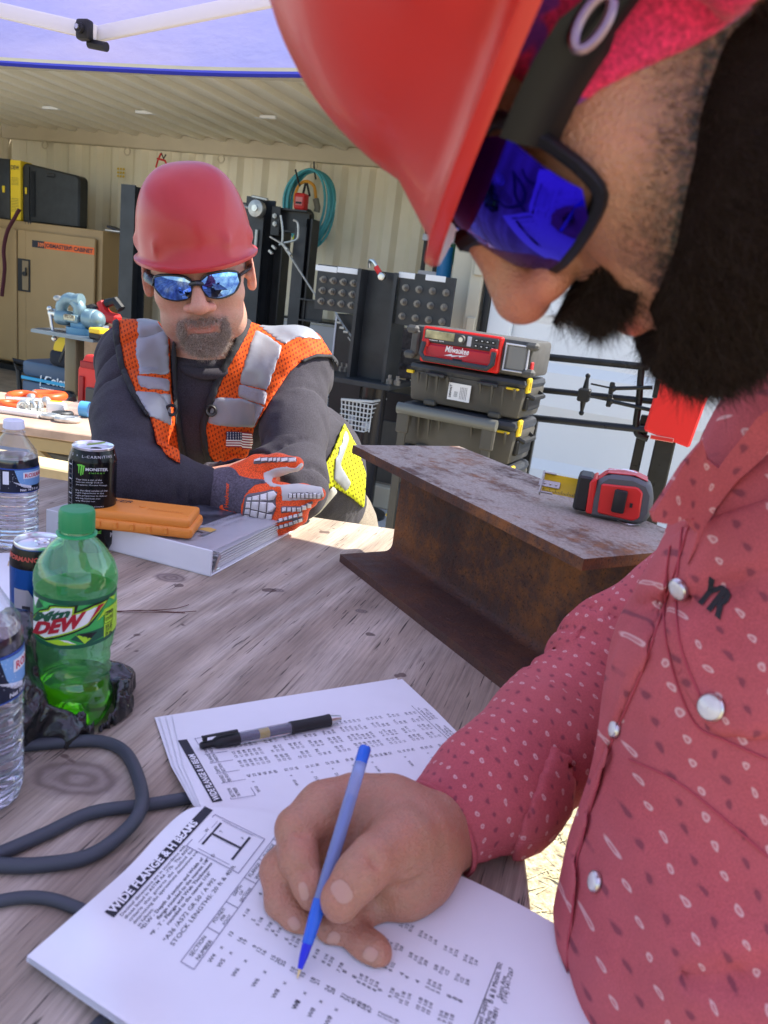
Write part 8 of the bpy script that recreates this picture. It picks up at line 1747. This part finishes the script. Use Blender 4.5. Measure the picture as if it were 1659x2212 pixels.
fs2 = Field((-.05, -.02, .80), (.74, .93, 1.52), .0056); near_body(fs2, .006); X, Y, Z = fs2.grid(); a = fs2.a + .0022 * wav(X, Y, Z, 30, 8) * 1.6 + .003 * (np.abs(wav(X, Y, Z, 55, 8, 8)) - .25)
for (A_, B_q, amp, n_, ph) in ((e_[1][0], e_[3][0], .015, 4, 0), (e_[3][0], e_[5][0], .014, 3.6, 1), (e_[0][0], e_[5][0], .009, 13, 3)): a = arm_rings(fs2, a, A_, B_q, amp, n_, ph)
a = arm_rings(fs2, a, upc, hip, .011, 4.5, 2, .22, 9)
U, V, Dp = pix(fs2); cw = e_[5][0]; cdn = (e_[5][0] - e_[4][0]).normalized(); cc = cw - cdn * .004
rw = np.sqrt((X - cw.x) ** 2 + (Y - cw.y) ** 2 + (Z - cw.z) ** 2); a = np.maximum(a, np.where(rw < .11, (X - cc.x) * cdn.x + (Y - cc.y) * cdn.y + (Z - cc.z) * cdn.z, -1))
nc = Vector(t_n) + Vector(Rn3 @ np.array([0, -.03, -.150])); ndn = Vector(Rn3 @ np.array([0, .2, -1.0])).normalized(); rn_ = np.sqrt((X - nkb.x) ** 2 + (Y - nkb.y) ** 2 + (Z - nkb.z) ** 2); a = np.maximum(a, np.where(rn_ < .13, -((X - nc.x) * ndn.x + (Y - nc.y) * ndn.y + (Z - nc.z) * ndn.z), -1))
a = np.maximum(a, np.where(X < .16, (TZ + .012) - Z, -1))
def shirt_uv(P):
    u, v, d = uvd(P); pl = np.stack([(u - CU) * d / F, -(v - CV) * d / F, 0 * u], 1); best = np.full(len(P), 9.); out = pl.copy(); acc = 0
    for (A_, ra), (B_q, rb) in zip(e_[:-1], e_[1:]):
        A_ = np.array(A_); B_q = np.array(B_q); ba = B_q - A_; L = np.linalg.norm(ba); dn_ = ba / L; t_ = np.clip((P - A_) @ dn_, 0, L); w_ = P - A_ - t_[:, None] * dn_; r_ = np.linalg.norm(w_, axis=1); e1n = np.cross(dn_, [0, 0, 1.]); e1n /= np.linalg.norm(e1n); e2n = np.cross(dn_, e1n); an = np.arctan2(w_ @ e2n, w_ @ e1n); k = (r_ < best) & (r_ < .085) & (u < 1480 - .0 * v); out[k] = np.stack([acc + t_, an * .055, 0 * t_], 1)[k]; best = np.minimum(best, r_); acc += L
    return out
s2P, s2Q = fs2.mesh(a, relax=1); shn = mk('shirt', s2P, s2Q, m_prt, near, {'uvm': shirt_uv(s2P)}, world=True)
def spiece(name, polys, off, m=m_prt, label=None, far=.62):
    r = prism_cut(fs2, a, polys, U, V, Dp, off, None, far); P, Q = fs2.mesh(r, relax=1); return mk(name, P, Q, m, near, {'uvm': shirt_uv(P) + np.array([.006, .004, 0])}, label, world=True)
spiece('pocket_flap', [[(1440, 1150), (1760, 1040), (1760, 1560), (1660, 1600), (1540, 1590), (1470, 1480), (1430, 1360), (1445, 1260)]], .0050)
spiece('placket', [[(1495, 1120), (1400, 1420), (1310, 1640), (1250, 1850), (1215, 2230), (1060, 2300), (1100, 1850), (1230, 1500), (1330, 1200), (1420, 1020)]], .0042)
# collar: turned-down leaf
bbv = bvh_of(shn, [o for o in near.children if o.name.split('.')[0] == 'body'][-1])
def leaf(name, px, off, thick, m, step=9):
    v, f = fillpoly(px, step); cst = caster(bbv, off); P = [cst(*q) for q in v]; 
    ok = [p is not None for p in P]; mean = [uvd(p)[2] for p in P if p is not None]; md = sum(mean) / len(mean)
    P = [p if p is not None else D(q[0], q[1], md) for p, q in zip(P, v)]; dd = np.array([uvd(p)[2] for p in P]); dd = np.clip(dd, np.percentile(dd, 8), np.percentile(dd, 85)); 
    A_ = np.array(v); W_ = np.exp(-((A_[:, None] - A_[None]) ** 2).sum(2) / (2 * 45 ** 2)); dd = (W_ @ dd) / W_.sum(1); P = [D(q[0], q[1], e - off * .5) for q, e in zip(v, dd)]
    b = bmesh.new(); vv = [b.verts.new(p) for p in P]; [b.faces.new([vv[i] for i in t_]) for t_ in f]; bmesh.ops.recalc_face_normals(b, faces=b.faces); bmesh.ops.solidify(b, geom=b.faces[:], thickness=thick); me = bpy.data.meshes.new(name); b.to_mesh(me); b.free(); me.shade_smooth(); me.set_sharp_from_angle(angle=R_(60))
    at = me.attributes.new('uvm', 'FLOAT_VECTOR', 'POINT'); at.data.foreach_set('vector', shirt_uv(np.array([q.co[:] for q in me.vertices])).astype(np.float32).ravel() + .0); return link(name, me, m, near, world=True)
leaf('collar', [(1515, 948), (1470, 1000), (1420, 1078), (1402, 1104), (1410, 1126), (1440, 1132), (1475, 1118), (1500, 1150), (1478, 1215), (1530, 1120), (1600, 1035), (1680, 960), (1760, 900), (1760, 820), (1640, 900), (1560, 1010), (1530, 990)], .012, .004, m_prt)
sbv = bvh_of(shn, *[o for o in near.children if o.type == 'MESH' and o.name.split('.')[0] in ('pocket_flap', 'placket', 'collar')]); cs = caster(sbv, .0008)
m_pearl = mat('pearl_snap', (.62, .60, .58), .12, coat=1, var=.12, vs=60); m_thr = mat('seam_thread', (.42, .06, .08), .9)
for (u, v, r_) in ((1538, 1528, .0078), (1333, 1575, .0066), (1470, 1272, .0072), (1290, 1905, .0066)):
    q = cs(u, v)
    if q is None: continue
    d0 = [cs(u + a_, v + b_) for a_, b_ in ((6, 0), (0, 6))]; nrm = (Vector(CAM) - q).normalized()
    if all(d0): n2 = (d0[0] - q).cross(d0[1] - q).normalized(); nrm = n2 if n2.dot(nrm) > 0 else -n2
    M_ = Matrix.Translation(q) @ nrm.to_track_quat('Z', 'Y').to_matrix().to_4x4(); mb = MB(); mb.lathe([(r_, 0), (r_, .0018), (r_ * .9, .003)], 28, M_); mb.build('snap_ring', m_chrome, near, world=True); mb = MB(); mb.lathe([(r_ * .9, .0026), (r_ * .75, .0036), (r_ * .4, .0044), (.0002, .0046)], 28, M_); mb.build('pearl_snap', m_pearl, near, world=True, sm=60)
for ln in ([(1495, 1120), (1400, 1420), (1310, 1640), (1250, 1850), (1215, 2200)], [(1450, 1180), (1435, 1300), (1450, 1430), (1500, 1560), (1570, 1600), (1659, 1640)], [(1475, 1140), (1462, 1300), (1475, 1410), (1520, 1520)], [(1360, 1640), (1480, 1700), (1659, 1850)]):
    pts = [cs(q.x, q.y) for q in bez([(a_, b_, 0) for a_, b_ in ln], 8)]; pts = [q for q in pts if q is not None]
    mb = MB(); mb.tube(pts, .0007, 6); mb.build('seam', m_thr, near, world=True)
p = Print(); v, fc = textmesh('YR', 1, bold=.06); v = (v - v.min(0)) / (v.max(0) - v.min(0)); c_, s_ = math.cos(R_(38)), math.sin(R_(38)); p.add([(1500 + (78 * x_ - 6) * c_ + (62 * y_) * s_, 1292 + (78 * x_) * s_ - (62 * y_) * c_) for x_, y_ in v], fc)
p.build('embroidery', cs, mat('black_thread', (.02, .018, .022), .8), near, world=True, sub=8)
# cuff edge, bandana
mb = MB(); e1v = cdn.orthogonal().normalized(); e2v = cdn.cross(e1v); ring = [cc + (e1v * math.cos(k * math.pi / 16) + e2v * math.sin(k * math.pi / 16)) * .0385 for k in range(32)]; mb.tube(ring, .0022, 6, closed=True); cfu = mb.build('cuff_edge', m_prt, near, world=True, sm=60)
g_ = head_field(.0030, dict(nose=.97, nosew=1.2)); X_, Y_, Z_ = g_.grid(); sk = np.sqrt((X_ / .0800) ** 2 + ((Y_ - .012) / .101) ** 2 + ((Z_ - .04) / .093) ** 2) - 1; ba_ = np.minimum(g_.a - .0035, sk * .085) + .0008 * wav(X_, Y_, Z_, 60, 8); ba_ = np.maximum(np.maximum(ba_, (-.015 - .55 * (Y_ + .035) + .002 * np.sin(Y_ * 90)) - Z_), -.060 - Y_); P, Q = g_.mesh(ba_); m_bd = cloth('pink_bandana', (.62, .02, .09), .85, 500, .3); bn = mk('bandana', P, Q, m_bd, near, world=False); pl_n(bn)
t = m_bd.node_tree; tc = t.nodes.new('ShaderNodeTexCoord'); ww = t.nodes.new('ShaderNodeTexWave'); ww.inputs['Scale'].default_value = 16; ww.inputs['Distortion'].default_value = 9; ww.inputs['Detail Scale'].default_value = 2; t.links.new(tc.outputs['Object'], ww.inputs['Vector']); x = mix(t, 'MIX', .5, bsdf(m_bd).inputs['Base Color'].links[0].from_socket, (.10, .03, .28)); t.links.new(mth(t, 'MULTIPLY', ramp(t, ww.outputs[0], [(.9, 0), (.97, 1)]).outputs[0], .8), x.inputs[0]); t.links.new(x.outputs[2], bsdf(m_bd).inputs['Base Color'])
hh = hard_hat(near, 'hard_hat', Matrix.Translation((0, .034, .038)) @ Matrix.Rotation(R_(4), 4, 'X'), (.52, .026, .018), sc=.95, brim=.62, amp=.015, hz=.84, bumps=((.95, 0), (-.95, 0), (2.1, 0), (-2.1, 0)), bwid=.14); pl_n(hh); hh['label'] = 'bright red hard hat, close to the lens'
m_lb = mat('violet_mirror_lens', (.03, .012, .50), .04, 1.0); m_fk = mat('gloss_black_frame', (.006, .006, .008), .42, spec=.3); sg = sunglasses(near, m_lb, m_fk, True, [(.010, .022), (.030, .0275), (.056, .0275), (.0635, .020), (.063, -.006), (.054, -.0135), (.022, -.0145), (.011, -.004)]); sg.matrix_parent_inverse = wm(near).inverted() @ Mn @ Matrix.Translation((0, .029, -.010)) @ Matrix.Diagonal((1.16, 1.2, 1.25, 1))
# beard
bf = Field((-.10, -.155, -.17), (.10, .08, .06), .0030); g_ = head_field(.0030, dict(nose=.97, nosew=1.2)); 
X_, Y_, Z_ = g_.grid(); bx, by, bz = np.broadcast_arrays(X_, Y_, Z_); mk_ = bmask(bx, by, bz) * (1 - sst(by, -.02, .02) * sst(-bz, .06, .09)) * (1 - sst(-bz, .128, .142)) * (1 - sst(bz + .25 * by, -.052, -.020)); chin_ = sst(-bz, .07, .11) * sst(-by, .0, .06); tip = (bz < -.085)
ba_ = g_.a + .005 - mk_ * (.0110 + .007 * chin_) + .0012 * wav(X_, Y_, Z_, 210, 8); ba_ = np.maximum(ba_, -(bz + .165)); P, Q = g_.mesh(ba_)
k_ = (P[Q].mean(1)[:, 2] < .055); Q = Q[k_]; m_bdh = mat('black_beard', (.014, .008, .006), .9, spec=.1, bump=1, bs=700, bdist=.002); bd_ = mk('beard', P, Q, m_bdh, near, world=False); pl_n(bd_)
wb2 = lambda c: (bmask(*c.T) > .25) * np.clip(1 - sst(c[:, 2] + .25 * c[:, 1], -.045, -.005), .12, 1) * (c[:, 0] > -.03) * (1.0 + 1.5 * (c[:, 1] < -.03)); m_bst = mat('beard_hair', (.020, .011, .007), .7, spec=.25, var=.5, vs=500)
hair_on('beard_hair', P, Q, wb2, 30000, .0070, .00018, m_bst, near, pl_n, (0, -.25, -1), .22, curl=.6, seed=5, jit=.32)
hair_on('moustache_hair', nP, nQ, lambda c: (np.abs(c[:, 0]) < .034) * (c[:, 2] < -.043) * (c[:, 2] > -.062) * (c[:, 1] < -.08) * 1.0, 9000, .0100, .00022, m_bst, near, pl_n, (0, -.55, -1), .35, seed=6)
hair_on('stubble', nP, nQ, lambda c: (c[:, 0] > 0) * np.clip((-.056 + (c[:, 1] + .09) * .55 - c[:, 2]) * 60 + 1, 0, 1) * (c[:, 1] > -.085) * (c[:, 2] < .03) * (c[:, 1] < .03) * 1.0, 11000, .0050, .00015, m_bst, near, pl_n, (0, .1, -1), .5, seed=7)
# trousers and boots
ft3 = Field((.22, .0, .0), (.75, .75, 1.02), .011); 
for dx, dy in ((-.06, .12), (.06, -.04)): ft3.chain([(hip + Vector((dx * .6, dy * .4, -.02)), .135), (Vector((.46 + dx, .34 + dy, .50)), .085), (Vector((.48 + dx, .36 + dy, .10)), .07)], k=.03, m=.05)
tP, tQ = ft3.mesh(folds(ft3, 1.3)); mk('trousers', tP, tQ, cloth('blue_denim', (.04, .06, .11), .9, 600), near, world=True)
for dx, dy in ((-.06, .12), (.06, -.04)): mb = MB(); mb.box((.44 + dx, .36 + dy, .05), (.28, .10, .09), bev=.03, seg=3); mb.build('boot', mat('dark_boot', (.05, .03, .02), .6), near, world=True)
